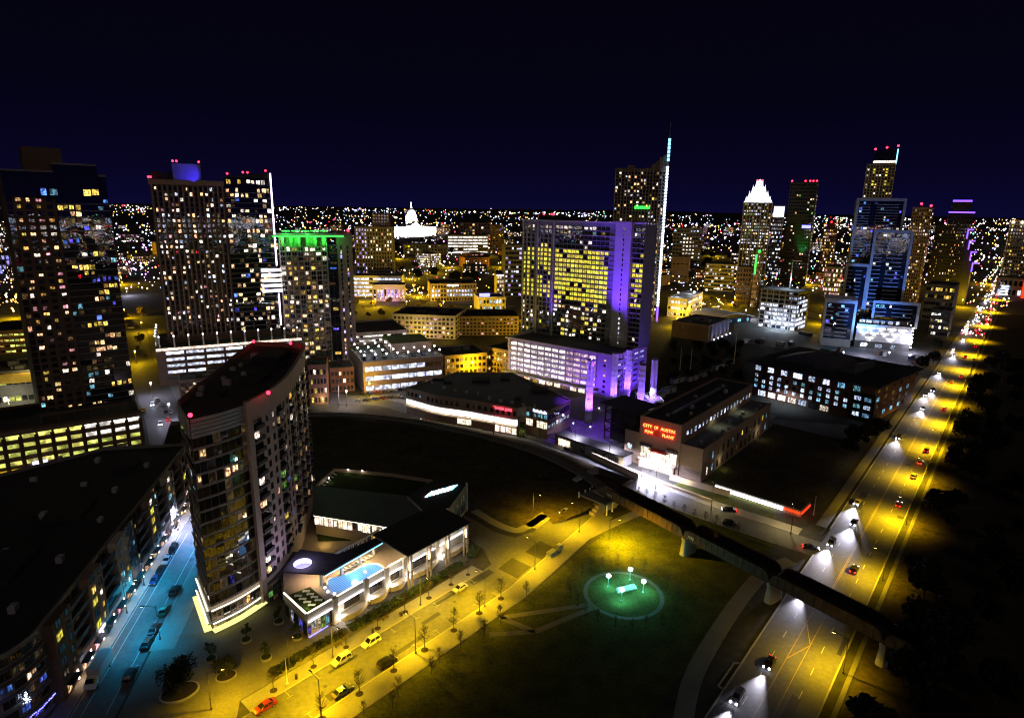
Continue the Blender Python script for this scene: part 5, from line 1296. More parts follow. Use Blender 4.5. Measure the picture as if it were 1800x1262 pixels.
GP = block('garage_podium', 'long yellow-lit parking garage with open storeys at the foot of the dark tower', (-70, 858), 36.5, 246, 730, 34, 'brown', 0, 0, finish=False, plant=False, h=17.5)
for k in range(12):
    u0, u1 = GP.w * k / 12, GP.w * (k + 1) / 12
    MB().box(u1 - 0.8, -1.3, 0, u1 + 0.5, -0.02, 15.5).build('pier', 'brown', GP.root)
    for f in range(4):
        GP.win('F', (u0 + u1) / 2, 4.7 + f * 3.3, (u1 - u0) * 0.84, 1.5, 'lit_garage_yellow' if k < 8 or f < 2 else 'lit_garage', 'bare')
    GP.win('F', (u0 + u1) / 2, 0.3, (u1 - u0) * 0.82, 3.2, 'lit_ground' if 'lit_ground' in MAT else litwin('lit_ground', (1.0, 0.72, 0.02), 1.0, 0.7, 0.25, 0.5).name, 'bare')
    if k % 2 == 1: lamp('SPOT', 'garage_light', 900, (1, 0.70, 0.10), GP.root, ((u0 + u1) / 2, -5, 4.2), size=0.4, spot=2.7)
for f in range(5): MB().box(-0.2, -0.6, 3.5 + f * 3.3, GP.w + 0.2, -0.05, 4.6 + f * 3.3).build('spandrel', 'tan', GP.root)
MB().box(GP.w * 0.4, -0.7, 17.5, GP.w * 0.98, 0.1, 18.4).build('spandrel', 'brown', GP.root)
for k in range(6): x = GP.w * (0.45 + 0.09 * k); MB().box(x, -0.5, 18.402, x + 0.4, 0, 22).build('pergola_post', 'brown', GP.root)
MB().box(GP.w * 0.44, -0.6, 22.002, GP.w * 0.94, 0.4, 22.5).build('pergola_beam', 'brown', GP.root)
c = MB(); x = GP.w * 0.37; c.box(x, -1.0, 4.1, x + 4.5, -0.7, 5.2); c.build('sign', 'tube_cool', GP.root)
GP.done()
# --- wide tower with a white light line down its corner
o = G(303, 672)
T2 = block('light_line_tower', 'wide apartment tower with a white light line down its right corner and a dark podium', (303, 668), 28, 476, 326, 26, 'brown', 0, 0, finish=False, plant=False, parapet=False)
R = T2.R; w, h = T2.w, T2.h; zp = 25.0; rows = 29; dz = (h - zp - 1) / rows
xm = w * 0.60
MB().box(xm, -1.0, zp + 1, w, -0.02, h + 5.5).build('glass_wing', 'glass', T2.root)
for r in range(rows):
    z = zp + 1 + r * dz
    for c in range(14):
        lit = 0.27 if r > 2 else 0.15
        T2.win('F', w * 0.02 + (xm - w * 0.03) * (c + 0.5) / 14, z + 0.35, (xm / 14) * (0.78 if c % 3 else 0.62), dz * 0.74, pick(R, ((lit * 0.5, 'lit_warm'), (lit * 0.35, 'lit_white'), (lit * 0.22, 'lit_cool'), (0.04, 'lit_dim'), (0.02, 'lit_pink'))), 'mul')
    for c in range(10): T2.win('F', 0, z + 0.3, (w - xm) / 10.6, dz * 0.78, pick(R, ((0.16, 'lit_warm'), (0.10, 'lit_white'), (0.06, 'lit_dim'), (0.03, 'lit_blue'))), 'bare', xy=(xm + (w - xm) * (c + 0.5) / 10, -1.03))
    MB().box(xm - 0.05, -1.5, z - 0.14, w + 0.4, -1.02, z + 0.14).build('floor_band', 'stucco_grey', T2.root)
    MB().box(0, -0.2, z - 0.16, xm - 0.1, -0.1, z + 0.16).build('floor_band', 'brown', T2.root)
    for c in range(3): T2.win('L', 4 + 7 * c, z + 0.35, 4.2, dz * 0.7, pick(R, ((0.25, 'lit_amber'), (0.1, 'lit_white'))), 'mul')
for c in range(15): x = w * 0.012 + (xm - w * 0.03) * c / 14; MB().box(x - 0.35, -0.7, zp, x + 0.35, -0.02, h + 0.5).build('pier', 'tan', T2.root)
MB().box(-0.5, -0.9, h + 0.502, xm - 0.2, 0.6, h + 3.2).build('cornice', 'tan', T2.root)
MB().box(w * 0.02, 4, h + 0.5, w * 0.26, 20, h + 7.5).build('plant_room', 'roof_dark', T2.root)
MB().box(w * 0.19, 2.5, h + 0.5, w * 0.42, 21, h + 12.0).build('plant_room', 'stucco_grey', T2.root)
l = lamp('SPOT', 'roof_wash', 6500, (0.05, 0.03, 1), T2.root, (w * 0.38, -4, h + 4), size=0.5, spot=1.5); aim(l, (w * 0.3, 6, h + 8))
for c in range(8): T2.win('F', 0, h + 1.6, (w - xm) / 10, 3.0, 'lit_white' if c > 3 else pick(R, ((0.3, 'lit_amber'),)), 'mul', xy=(xm + (w - xm) * (c + 0.9) / 9.4, -1.03))
MB().prism([(xm, -1.4), (w + 0.3, -1.4), (w + 0.3, 12), (xm, 12)], h + 5.5, [h + 5.9, h + 8.6, h + 8.6, h + 5.9]).build('sloped_roof', 'roof_dark', T2.root)
z_a, z_b = zp + (h - zp) * 0.28, zp + (h - zp) * 0.45
for a, c_ in ((zp + 3, z_a - 1), (z_b + 1.5, h + 8.4)): MB().box(w + 0.05, -1.9, a, w + 0.75, -1.1, c_).build('light_line', 'tube_lilac', T2.root)
for k in range(5): z = z_a + (z_b - z_a) * k / 4.6; MB().box(w * 0.86, -2.0, z, w + 2.5, -1.55, z + 1.5).build('light_bar', 'tube_white', T2.root)
for x, y, z in ((-0.2, 1, h + 3.3), (0.8, 1, h + 3.3), (w * 0.2, 3, h + 12.1), (w * 0.23, 3, h + 12.1), (w * 0.41, 3, h + 12.1), (w * 0.64, 4, h + 6.5), (w * 0.78, 6, h + 7.6), (w * 0.82, 6, h + 7.6), (w * 0.97, 0, h + 8.7)): red_light(T2.root, x, y, z, 0, 0.6)
# podium
MB().box(-6, -12, 0, w + 10, 32, zp - 3.5, 0, 1).build('podium', ['brown', 'roof_dark'], T2.root)
for k in range(11): x = -4 + (w + 12) * k / 10; MB().box(x - 0.4, -11.6, zp - 3.498, x + 0.4, -10.8, zp + 3.2).build('podium_column', 'stucco', T2.root); c = MB(); c.ball(x, -11.9, zp + 2.9, 0.35); c.build('column_light', 'bulb_white', T2.root)
for k in range(5): y = -8 + 9 * k; MB().box(-5.8, y, zp - 3.498, -5.0, y + 0.8, zp + 3.2).build('podium_column', 'stucco', T2.root); c = MB(); c.ball(-5.9, y, zp + 2.9, 0.35); c.build('column_light', 'bulb_white', T2.root)
for f in range(5):
    for k in range(7): T2.win('F', 0, 3.2 + f * 3.6, (w + 10) / 8, 1.5, 'lit_garage_cool' if f > 1 else pick(R, ((0.4, 'lit_garage_cool'),)), 'bare', xy=(-2 + (w + 10) * (k + 0.5) / 7, -12.0))
    for k in range(9): T2.win('F', 0, 3.6 + f * 3.5, 2.2, 1.1, pick(R, ((0.8, 'lit_dim'), (0.1, 'lit_white')), 'lit_dim'), 'bare', rz=-PI / 2, xy=(-6.0, 30 - 4.4 * (k + 0.5)))
MB().box(-5.9, -13.0, zp - 4.9, w + 10, -12.02, zp - 3.7).build('podium_light_band', 'lit_shop', T2.root)
MB().box(-6.5, 8, zp - 10, -6.02, 12, zp - 4).build('banner', 'tube_warm', T2.root)
T2.done(420)
# --- balcony tower under a green-lit roof
T3 = block('green_roof_tower', 'balcony tower under a green-lit roof canopy beside the light line tower', (506, 648), 18, 574, 415, 24, 'tan', 0, 0, finish=False, plant=False, parapet=False)
R = T3.R; w, h = T3.w, T3.h; rows = 25; dz = (h - 9) / rows
cur = [(w * t, -3.2 * math.sin(PI * t) ** 0.8) for t in [i / 8 for i in range(9)]]
for r in range(rows):
    z = 3 + r * dz; c = MB(); c.prism([(0, -0.01)] + [(x, y - 1.2) for x, y in cur] + [(w, -0.01)], z - 0.14, z + 0.14); c.build('balcony_slab', 'stucco', T3.root)
    for i in range(8):
        rr = Run(T3, cur[i], cur[i + 1]); rr.win(rr.l / 2, z + 0.15, rr.l * 0.8, dz - 0.5, pick(R, ((0.14, 'lit_warm'), (0.12, 'lit_white'), (0.12, 'lit_amber'), (0.3, 'lit_dim'))), 'mul', 'frame_light')
for i in range(9): MB().box(cur[i][0] - 0.18, cur[i][1] - 1.25, 3, cur[i][0] + 0.18, cur[i][1] - 0.9, h - 4).build('balcony_post', 'stucco', T3.root)
MB().prism([(0.3, -0.02)] + [(min(max(x, .3), w - .3), y + 0.06) for x, y in cur] + [(w - 0.3, -0.02)], 0, h - 6).build('curved_front', 'tan', T3.root)
for k in range(6): x = w * (0.08 + 0.17 * k); MB().box(x - 0.8, -2.2, h - 6, x + 0.8, -0.6, h).build('crown_pier', 'limestone', T3.root)
MB().box(-3, -5, h, w + 10, 20, h + 1.0).build('roof_canopy', 'white', T3.root)
c = MB(); c.box(-3, -5.3, h - 0.4, w + 10, -5.02, h + 0.2); c.build('green_edge_light', 'neon_green', T3.root)
for x in (2, w * 0.35, w * 0.7, w): lamp('POINT', 'green_glow', 2600, (0.03, 1, 0.08), T3.root, (x, -4.2, h - 1.4), size=0.5)
for x in (4, w * 0.6): lamp('POINT', 'green_glow', 1800, (0.03, 1, 0.08), T3.root, (x, 3, h + 2.5), size=0.5)
for k in range(5): MB().box(2 + k * w / 5, -1 + k, h + 2.6, 2 + k * w / 5 + w / 6, 4, h + 3.1).build('roof_blade', 'neon_green', T3.root); MB().box(4 + k * w / 5, 1 + k, h + 1.0, 4.4 + k * w / 5, 1.4 + k, h + 2.6).build('roof_blade_post', 'metal', T3.root)
MB().box(w + 0.02, -0.5, 0, w + 6, 22, h - 5).build('glass_wing', 'glass', T3.root)
for r in range(22): T3.win('F', 0, 4 + r * (h - 12) / 22, 5.4, 2.2, pick(R, ((0.1, 'lit_amber'), (0.06, 'lit_blue'), (0.15, 'lit_dim'))), 'mul', xy=(w + 3, -0.52))
MB().box(w + 6, -2.0, 0, w + 15, 22, h + 2).build('stair_slab', 'tan', T3.root)
for r in range(26):
    for q in (2.2, 6.0): T3.win('F', 0, 5 + r * (h - 10) / 26, 0.9, 2.0, pick(R, ((0.10, 'lit_warm'), (0.06, 'lit_white'), (0.04, 'lit_violet'))), 'bare', xy=(w + 6 + q, -2.02))
red_light(T3.root, w + 13, 0, h + 2, 0, 0.9)
T3.done(380)
# --- slim tower with a light column down its edge and a spire
T4 = block('spire_tower', 'tall slender apartment tower with a white light column and thin spire on its right edge', (1069, 562), -10, 1170, 296, 26, 'concrete_dark', 0, 0, finish=False, plant=False, parapet=False)
R = T4.R; w, h = T4.w, T4.h; rows = 42; dz = (h - 6) / rows
tops = (0.0, -1, 2.5, -2, -3, 0.5, 4, 9)
for i in range(8):
    x0 = w * i / 8
    if tops[i] > 0: MB().box(x0 + 0.05, 1, h, x0 + w / 8 - 0.05, 22, h + tops[i]).build('crown', 'concrete_dark', T4.root)
    MB().box(x0 - 0.35, -1.6 if i % 2 else -1.0, 0, x0 + 0.35, -0.02, h + max(tops[i], 0)).build('pier', 'tan', T4.root)
for r in range(rows):
    for c in range(16): T4.win('F', w * (c + 0.5) / 16, 4 + r * dz, w / 16 * 0.62, dz * 0.68, pick(R, ((0.09, 'lit_warm'), (0.06, 'lit_white'), (0.06, 'lit_amber'), (0.03, 'lit_cool'), (0.04, 'lit_dim'))), 'bare')
MB().prism([(w * 0.7, 0), (w, 0), (w, 14), (w * 0.7, 14)], h, [h + 2, h + 12, h + 12, h + 2]).build('sloped_crown', 'concrete_dark', T4.root)
for k in range(46): z = 14 + (h - 12) * k / 46; MB().box(w + 0.1, -2.0, z + 0.5, w + 2.0, -0.3, z + (h - 12) / 46 - 0.5).build('light_column', 'tube_cool2' if 'tube_cool2' in MAT else glow('tube_cool2', (0.80, 0.88, 1.0), 4.0).name, T4.root)
MB().box(w + 0.2, -0.9, 0, w + 1.9, 1.0, h + 14).build('fin', 'metal', T4.root)
MB().box(w + 0.3, -1.6, 1, w + 1.9, -0.95, 13).build('light_column', 'neon_violet', T4.root)
for k in range(6): MB().box(w + 0.2, -1.6, h + 6 + k * 3.2, w + 2.2, 0.6, h + 8.4 + k * 3.2).build('spire_lantern', 'tube_cyan', T4.root)
MB().cyl(w + 1.1, 0, h + 14, h + 38, 0.35, 8, 0.08).build('spire', 'metal', T4.root)
for k in range(9): MB().box(w * (0.42 + 0.035 * k), -1.7, 100, w * (0.445 + 0.035 * k), -1.55, 102.5).build('green_light', 'neon_green', T4.root)
T4.done(300)
# --- stepped tower with pale frames at the right, its garage lit by white cones
o5 = (1466, 600)
T5 = block('stepped_frame_tower', 'stepped blue-lit tower outlined by pale frames beside the avenue', (1474, 597), -24, 1590, 352, 28, 'concrete_dark', 0, 0, finish=False, plant=False, parapet=False)
R = T5.R; w, h = T5.w, T5.h
def framed(x0, x1, y0, y1, z0, z1, rows, cols, tb, lit=True):
    MB().box(x0, y0, z0, x1, y1, z1).build('wall', 'glass_blue', T5.root)
    for q in ((x0 - 0.8, x0 + 0.9, z0, z1 + 1.5), (x1 - 0.9, x1 + 0.8, z0, z1 + 1.5), (x0 + 0.9, x1 - 0.9, z1 - 0.6, z1 + 1.5)): MB().box(q[0], y0 - 1.4, q[2], q[1], y0 - 0.02, q[3]).build('frame', 'panel_grey', T5.root)
    dz = (z1 - z0 - 3) / rows
    for r in range(rows):
        MB().box(x0 + 1.0, y0 - 0.9, z0 + 2 + r * dz - 0.22, x0 + (x1 - x0) * 0.28, y0 - 0.04, z0 + 2 + r * dz + 0.22).build('balcony', 'panel_grey', T5.root)
        MB().box(x0 + (x1 - x0) * 0.42, y0 - 0.9, z0 + 2 + r * dz - 0.22, x1 - 4.0, y0 - 0.04, z0 + 2 + r * dz + 0.22).build('balcony', 'panel_grey', T5.root)
        for c in range(cols): T5.win('F', 0, z0 + 2.3 + r * dz, (x1 - x0 - 2.5) / cols * 0.86, dz * 0.72, pick(R, tb, 'glass'), 'bare', xy=(x0 + 1.2 + (x1 - x0 - 2.4) * (c + 0.5) / cols, y0 - 0.02))
tb5 = ((0.015, 'lit_white'), (0.03, 'lit_blue'), (0.02, 'lit_cyan'))
framed(0, w, 0, 28, 60, h, 22, 12, tb5)
framed(-1.5, w * 0.42, -5, 26, 22, 60, 12, 6, tb5)
framed(w * 0.45, w * 1.22, -6, 26, 22, 86, 20, 10, tb5)
framed(-14, w * 0.20, -30, -4, 6, 34, 8, 6, ((0.04, 'lit_amber'), (0.05, 'lit_blue'), (0.05, 'lit_cyan')))
framed(w * 0.62, w * 1.55, -16, 20, 16, 34, 5, 9, ((0.08, 'lit_white'), (0.12, 'lit_cyan')))
MB().box(-14, -30.02, 0, w * 0.2, -4, 5.9).build('base', 'concrete', T5.root)
MB().box(-15, -31, 35.6, w * 0.22, -3, 36.2).build('lit_roof_edge', 'white', T5.root)
# garage with lamps shining up and down its pale screen
gx0, gx1, gy = w * 0.30, w * 1.45, -24
MB().box(gx0, gy, 0, gx1, -6.05, 18, 0, 1).build('garage', ['white', 'roof_grey'], T5.root)
MB().box(gx0, gy - 0.5, 0, gx1, gy - 0.02, 5.2).build('garage_base', 'concrete_dark', T5.root)
ng = 0
for row, z in enumerate((15.6, 11.8, 8.0)):
    for k in range(5):
        x = gx0 + (gx1 - gx0) * (k + (0.35 if row % 2 == 0 else 0.75)) / 5.2
        if row == 2 and k in (0, 2, 4): continue
        MB().prism([(x - 2.6, gy - 0.35), (x + 2.6, gy - 0.35), (x + 2.6, gy - 0.05), (x - 2.6, gy - 0.05)], [z - 0.6, z - 0.6, z - 0.6, z - 0.6], z).build('lamp_hood', 'tube_white', T5.root)
        l = lamp('SPOT', 'cone_light', 420, (0.86, 0.90, 1.0), T5.root, (x, gy - 1.0, z - 0.3), size=0.2, spot=1.7, blend=0.4); aim(l, (x, gy - 0.1, z - 5)); ng += 1
for k in range(6): T5.win('F', 0, 18.4, (gx1 - gx0) / 8.5, 2.4, 'lit_cool', 'bare', xy=(gx0 + (gx1 - gx0) * (k + 0.7) / 7.5, gy + 4))
MB().box(gx0 + 3, gy + 4.02, 18.01, gx1 - 3, -6.1, 21.2).build('upper_lounge', 'concrete_dark', T5.root)
for x in (gx0 + 6, gx0 + 16, gx0 + 26): T5.win('F', 0, 0.6, 5, 3.4, 'lit_cool', 'mul', xy=(x, gy - 0.52))
for k in range(7): c = MB(); c.ball(gx1 + 1, gy + 1 + (k % 3), 3 + k * 2.4, 0.6); c.build('wall_lamp', 'bulb_white', T5.root)
lamp('SPOT', 'yard_light', 6000, (0.30, 0.66, 1.0), T5.root, (4, -44, 24), (0, 0, 0), size=0.6, spot=2.2)
l = lamp('SPOT', 'facade_wash', 170000, (0.08, 0.28, 1.0), T5.root, (w * 0.4, -52, 8), size=0.6, spot=1.3, blend=0.9); aim(l, (w * 0.5, -4, 48))
T5.done(420)
# --- concrete frame of a building under construction
T6 = block('construction_frame', 'half built concrete frame with white work lights on every storey', (1333, 574), -42, 1404, 508, 30, 'concrete_dark', 0, 0, finish=False, plant=False, parapet=False)
R = T6.R; w, h = T6.w, T6.h; nf = 9
for f in range(nf + 1):
    z = h * f / nf; MB().box(-1.2, -1.5, z + 0.002 * f, w + 1.2, 27.5, z + 0.55).build('floor_slab', 'concrete', T6.root)
    if f < nf:
        for k in range(7): x = w * k / 6; MB().box(x - 0.35, -1.2, z + 0.56, x + 0.35, -0.5, h * (f + 1) / nf).build('column', 'concrete', T6.root)
        for k in range(8): T6.win('F', w * (k + 0.5) / 8, z + 0.8, w / 8.8, h / nf - 1.5, pick(R, ((0.62, 'lit_garage_cool'),) if f < 6 else ((0.2, 'lit_cool'),), 'glass_blue'), 'bare')
        for k in range(6): T6.win('R', 26 * (k + 0.5) / 6, z + 0.8, 26 / 6.8, h / nf - 1.5, pick(R, ((0.7, 'lit_garage_cool'),) if f < 7 else ((0.2, 'lit_cool'),), 'glass_blue'), 'bare')
for k in range(16): MB().cyl(w * R.random(), 26 * R.random(), h + 0.6, h + 2.6 + 2 * R.random(), 0.18, 5).build('rebar_post', 'metal', T6.root)
lamp('POINT', 'work_light', 5000, (0.55, 0.75, 1), T6.root, (w * 0.6, 10, h + 9), size=0.5)
for x in (w * 0.45, w * 0.8): c = MB(); c.ball(x, -4, 5.4, 0.7); c.build('work_lamp', 'bulb_white', T6.root); lamp('POINT', 'work_light', 7000, (0.62, 0.78, 1), T6.root, (x, -8, 6), size=0.5)
MB().cyl(w * 0.62, 12, h + 0.6, h + 26, 0.7, 6, 0.5).build('crane_mast', 'frame_light', T6.root)
MB().bar((w * 0.62, 12, h + 25), (w * 0.62 + 8, 10, h + 25.4), 0.8).build('crane_jib', 'frame_light', T6.root)
T6.done(170)
# --- slab with a green light strip
T7 = block('green_strip_slab', 'narrow tan slab with a bright green light strip at its top', (1318, 540), -30, 1336, 446, 14, 'tan', 10, 4, ((0.15, 'lit_white'), (0.1, 'lit_dim')), side='R', scols=3, limit=40)
MB().box(T7.w * 0.12, -0.6, T7.h * 0.62, T7.w * 0.42, -0.12, T7.h - 1).build('light_strip', 'neon_green', T7.root); c = MB(); c.ball(T7.w * 0.7, 2, T7.h + 2.4, 1.6); c.build('beacon', 'neon_green', T7.root)
# --- named blocks: (name, label, left foot, angle, right edge, top row, depth, wall, rows, cols, table)
W_ = ((0.25, 'lit_white'), (0.15, 'lit_cool'), (0.1, 'lit_warm')); Y_ = ((0.2, 'lit_amber'), (0.2, 'lit_warm'), (0.08, 'lit_white')); D_ = ((0.07, 'lit_warm'), (0.05, 'lit_amber'), (0.05, 'lit_white')); C_ = ((0.4, 'lit_cool'), (0.3, 'lit_white'))
block('pale_garage', 'long pale parking garage with white storey bands behind the parking lot', (617, 628), 24, 716, 588, 44, 'stucco', 5, 14, ((0.75, 'lit_garage'),), roof='roof_grey', fw=0.93, fh=0.34, style='bare', limit=80, dark='glass', plant=False, side='R', scols=4)
B = block('yellow_lit_apartments', 'apartment block whose corner is washed by sodium light, green dark roof', (690, 592), -8, 800, 553, 40, 'stucco', 5, 15, ((0.10, 'lit_warm'), (0.05, 'lit_pink')), side='R', scols=6, limit=120)
lamp('POINT', 'street_glow', 11000, (1.0, 0.62, 0.03), B.root, (B.w * 0.45, -12, 6), size=0.5); lamp('POINT', 'street_glow', 2500, (1.0, 0.62, 0.03), B.root, (B.w * 0.95, -12, 6), size=0.5)
block('long_apartments', 'long dim apartment block behind the dark flat roofs, few warm windows', (797, 590), 6, 912, 558, 36, 'tan', 5, 17, ((0.09, 'lit_warm'), (0.04, 'lit_pink')), limit=100)
block('flat_roof_apartments', 'low apartment block with amber windows beside the violet podium', (852, 650), -40, 901, 610, 60, 'tan', 4, 9, ((0.3, 'lit_amber'), (0.12, 'lit_warm')), side='L', scols=8, limit=90)
block('dark_apartments', 'low dark apartment block between the rooftop lamps and the shop building', (783, 662), 24, 856, 628, 26, 'tan', 3, 9, ((0.18, 'lit_amber'), (0.1, 'lit_warm')), limit=60, side='L', scols=3)
for i, (L, rt, ty, m_, lab) in enumerate((((541, 712), 574, 645, 'brick', 'brick apartment block with a shop lamp at the bend of the plant street'), ((556, 668), 582, 630, 'brick', 'brick block with large amber windows behind the bend apartments'), ((582, 690), 622, 650, 'brick', 'low brick block at the corner of the parking lot'))):
    B = block('brick_block', lab, L, 14 if i < 2 else 20, rt, ty, 16, m_, 4 if i == 0 else 3, 6, ((0.28, 'lit_amber'), (0.12, 'lit_white')) if i < 2 else D_, limit=40, seed=i)
    if i == 0: lamp('POINT', 'shop_lamp', 900, (1, 0.85, 0.4), B.root, (B.w * 0.7, -2.5, 3), size=0.3)
# garage with parked cars and lamps on its roof
GR = block('lamp_roof_garage', 'parking garage with rows of white lamps on its roof deck', (640, 692), 24, 779, 640, 46, 'tan', 3, 9, ((0.9, 'lit_garage_cool'),), roof='roof_grey', fw=0.9, fh=0.45, style='bare', plant=False, limit=60)
post_lamps(GR, [(GR.w * (0.03 + 0.134 * i), 2 + 10 * j) for i in range(8) for j in range(4)], GR.h, power=300, col=(0.92, 0.88, 1.0), r=0.5)
MB().box(GR.w * 0.45, 20, GR.h + 0.002, GR.w * 0.98, 44, GR.h + 5.5).build('upper_deck', 'tan', GR.root)
CAR_SPOTS_ROOF = [GR.world(GR.w * (0.05 + 0.062 * k), 9.5 + 14 * (k % 2), GR.h + 0.02) for k in range(14)] ; GR_ANG = GR.ang
B = block('white_window_office', 'four storey office with a full grid of white windows among the mid-town blocks', (757, 530), 12, 838, 500, 40, 'limestone', 4, 15, lambda c, r, n, m: ((0.95, 'lit_cool'),) if r in (1, 2) and (c < 3 or c > 4) else ((0.1, 'lit_dim'),), fw=0.62, fh=0.6, limit=70, side='R', scols=6)
MB().box(B.w * 0.36, -0.5, B.h - 2.2, B.w * 0.6, -0.1, B.h - 0.8).build('sign', 'tube_cool', B.root); lamp('POINT', 'street_glow', 5000, (1, 0.6, 0.05), B.root, (2, -8, 5), size=0.5)
B = block('blue_roof_store', 'pale two storey store with a blue-lit roof sign and a sodium-lit flank', (842, 548), 14, 889, 524, 28, 'stucco', 2, 8, ((0.5, 'lit_cool'), (0.2, 'lit_cyan')), limit=30, plant=False)
MB().box(2, 6, B.h + 0.01, B.w * 0.45, 9, B.h + 3.2).build('roof_sign', 'neon_blue', B.root); lamp('POINT', 'roof_glow', 2600, (0.1, 0.15, 1), B.root, (B.w * 0.3, 4, B.h + 4), size=0.5); lamp('POINT', 'street_glow', 7000, (1, 0.62, 0.05), B.root, (-9, -5, 5), size=0.5)
block('glass_office', 'dark glass office with pale blue storeys left of the yellow window tower', (887, 522), 10, 918, 432, 24, 'concrete_dark', 11, 6, ((0.3, 'lit_cool'), (0.1, 'lit_violet')), fw=0.9, fh=0.5, limit=60, style='bare', plant=False)
B = block('grid_office', 'small pale office with a grid of warm windows before the dark glass office', (873, 520), 10, 903, 484, 20, 'stucco', 5, 7, ((0.85, 'lit_shop'),), limit=40, fw=0.7, fh=0.55)
MB().box(0, -0.8, B.h - 0.6, B.w, -0.1, B.h + 0.5).build('cornice_light', 'tube_lilac', B.root)
B = block('lit_storey_garage', 'distant garage with yellow and white lit storeys on its open sides', (786, 446), 10, 859, 414, 50, 'concrete_dark', 6, 8, ((0.95, 'lit_garage'),), fw=0.86, fh=0.55, style='bare', limit=60, plant=False)
block('violet_dot_tower', 'apartment tower with columns of violet-white dots above a bluish garage', (628, 515), 6, 690, 400, 26, 'concrete_dark', 17, 13, lambda c, r, n, m: ((0.75, 'lit_violet'),) if c < 4 and (c + r) % 2 else ((0.12, 'lit_warm'), (0.15, 'lit_white')), fw=0.5, fh=0.62, limit=110, style='bare')
block('bluish_garage', 'bluish white garage at the foot of the violet dot tower', (620, 522), 4, 706, 486, 30, 'panel_grey', 5, 12, ((0.85, 'lit_garage_cool'),), fw=0.85, fh=0.45, style='bare', limit=60, plant=False)
B = block('violet_shop', 'low shop with violet and red lights beside the bluish garage', (655, 530), 8, 712, 502, 22, 'stucco', 1, 9, ((0.4, 'lit_violet'), (0.4, 'lit_pink')), limit=12, plant=False); lamp('POINT', 'shop_glow', 5000, (0.7, 0.2, 1), B.root, (B.w / 2, -8, 5), size=0.5)
block('dark_block_tower', 'dark windowless tower between the violet dots and the white domed building', (656, 440), 0, 684, 376, 26, 'brown', 12, 6, ((0.02, 'lit_amber'),), limit=20, style='bare')
block('long_dark_block', 'long low dark block in front of the white domed building', (709, 447), 4, 786, 430, 40, 'concrete_dark', 3, 14, ((0.1, 'lit_dim'), (0.05, 'lit_white')), limit=20, style='bare')
block('brown_tower', 'plain brown tower right of the lit storey garage', (861, 445), 0, 886, 396, 26, 'brown', 10, 5, ((0.04, 'lit_blue'), (0.04, 'lit_amber')), limit=20, style='bare')
block('tan_office_far', 'wide tan office behind the lit storey garage', (808, 418), 0, 862, 392, 40, 'tan', 5, 10, D_, limit=20, style='bare')
# right side of the middle distance
B = block('ribbed_hall', 'dark ribbed hall with blue uplights on its right flank', (1180, 592), -38, 1246, 566, 46, 'tan', 0, 0, limit=5, plant=True)
for k in range(12): MB().box(B.w * k / 12, -0.5, 0, B.w * k / 12 + 0.5, -0.02, B.h - 1).build('rib', 'tan', B.root)
for k in range(5):
    y = 5 + 9 * k; MB().box(B.w + 0.02, y - 0.3, 0, B.w + 0.7, y + 0.3, B.h - 0.5).build('rib', 'panel_grey', B.root); l = lamp('SPOT', 'uplight', 5200, (0.16, 0.28, 1), B.root, (B.w + 2.2, y + 4.5, 0.4), size=0.3, spot=1.2); aim(l, (B.w, y + 4.5, 9)); c = MB(); c.ball(B.w + 1.6, y + 4.5, 0.6, 0.5); c.build('uplight_lamp', 'bulb_cool', B.root)
B = block('white_deck_garage', 'low pale garage with bright deck lamps behind the ribbed hall', (1172, 556), -30, 1208, 524, 60, 'stucco', 3, 6, ((0.8, 'lit_white'),), roof='concrete', fw=0.7, fh=0.45, side='R', scols=9, limit=50, plant=False)
post_lamps(B, [(6, 12), (18, 26), (10, 44), (24, 50)], B.h, power=4200, col=(0.8, 0.86, 1.0), r=0.8)
lamp('POINT', 'street_glow', 16000, (1, 0.62, 0.04), B.root, (B.w * 0.7, -10, 6), size=0.5)
# pavilion with a curved roof
PV = Bld('curved_pavilion', 'pale pavilion with a low curved roof beside the ribbed hall', G(1256, 572), G(1322, 566), 34, 'building')
MB().box(0, 2, 0, PV.w, PV.d, 5).build('wall', 'glass_blue', PV.root)
c = MB(); n = 14
prf = [(-2 + (PV.w + 4) * i / n, 5.2 + 4.2 * math.sin(PI * i / n)) for i in range(n + 1)]
for i in range(n): (x0, z0), (x1, z1) = prf[i], prf[i + 1]; c.poly([(x0, -1, z0), (x1, -1, z1), (x1, PV.d + 1, z1), (x0, PV.d + 1, z0)])
for i in range(n): (x0, z0), (x1, z1) = prf[i], prf[i + 1]; c.poly([(x0, -1, z0 - 0.5), (x1, -1, z1 - 0.5), (x1, -1, z1), (x0, -1, z0)])
c.build('roof', 'white', PV.root, smooth=False)
for k in range(8): PV.win('F', PV.w * (k + 0.5) / 8, 0.5, PV.w / 9, 3.6, 'lit_cyan' if k % 2 else 'glass_blue', 'mul', y0=2)
PV.done(); lamp('POINT', 'yard_light', 3500, (0.55, 0.75, 1), PV.root, (PV.w * 0.9, -10, 12), size=0.5)
block('hotel', 'mid-height hotel with bright white room windows right of the spire tower', (1178, 480), -16, 1236, 402, 30, 'concrete_dark', 12, 9, lambda c, r, n, m: ((0.85, 'lit_white'),) if 3 <= c <= 6 and 2 < r < 10 else ((0.3, 'lit_cool'),), fw=0.6, fh=0.5, limit=110, bands=(0.6, 0.6, 'stucco'))
block('blank_wall_block', 'plain tan block with a blank wall below the hotel', (1178, 496), -18, 1212, 452, 30, 'tan', 2, 4, ((0.2, 'lit_amber'),), fh=0.1, limit=10)
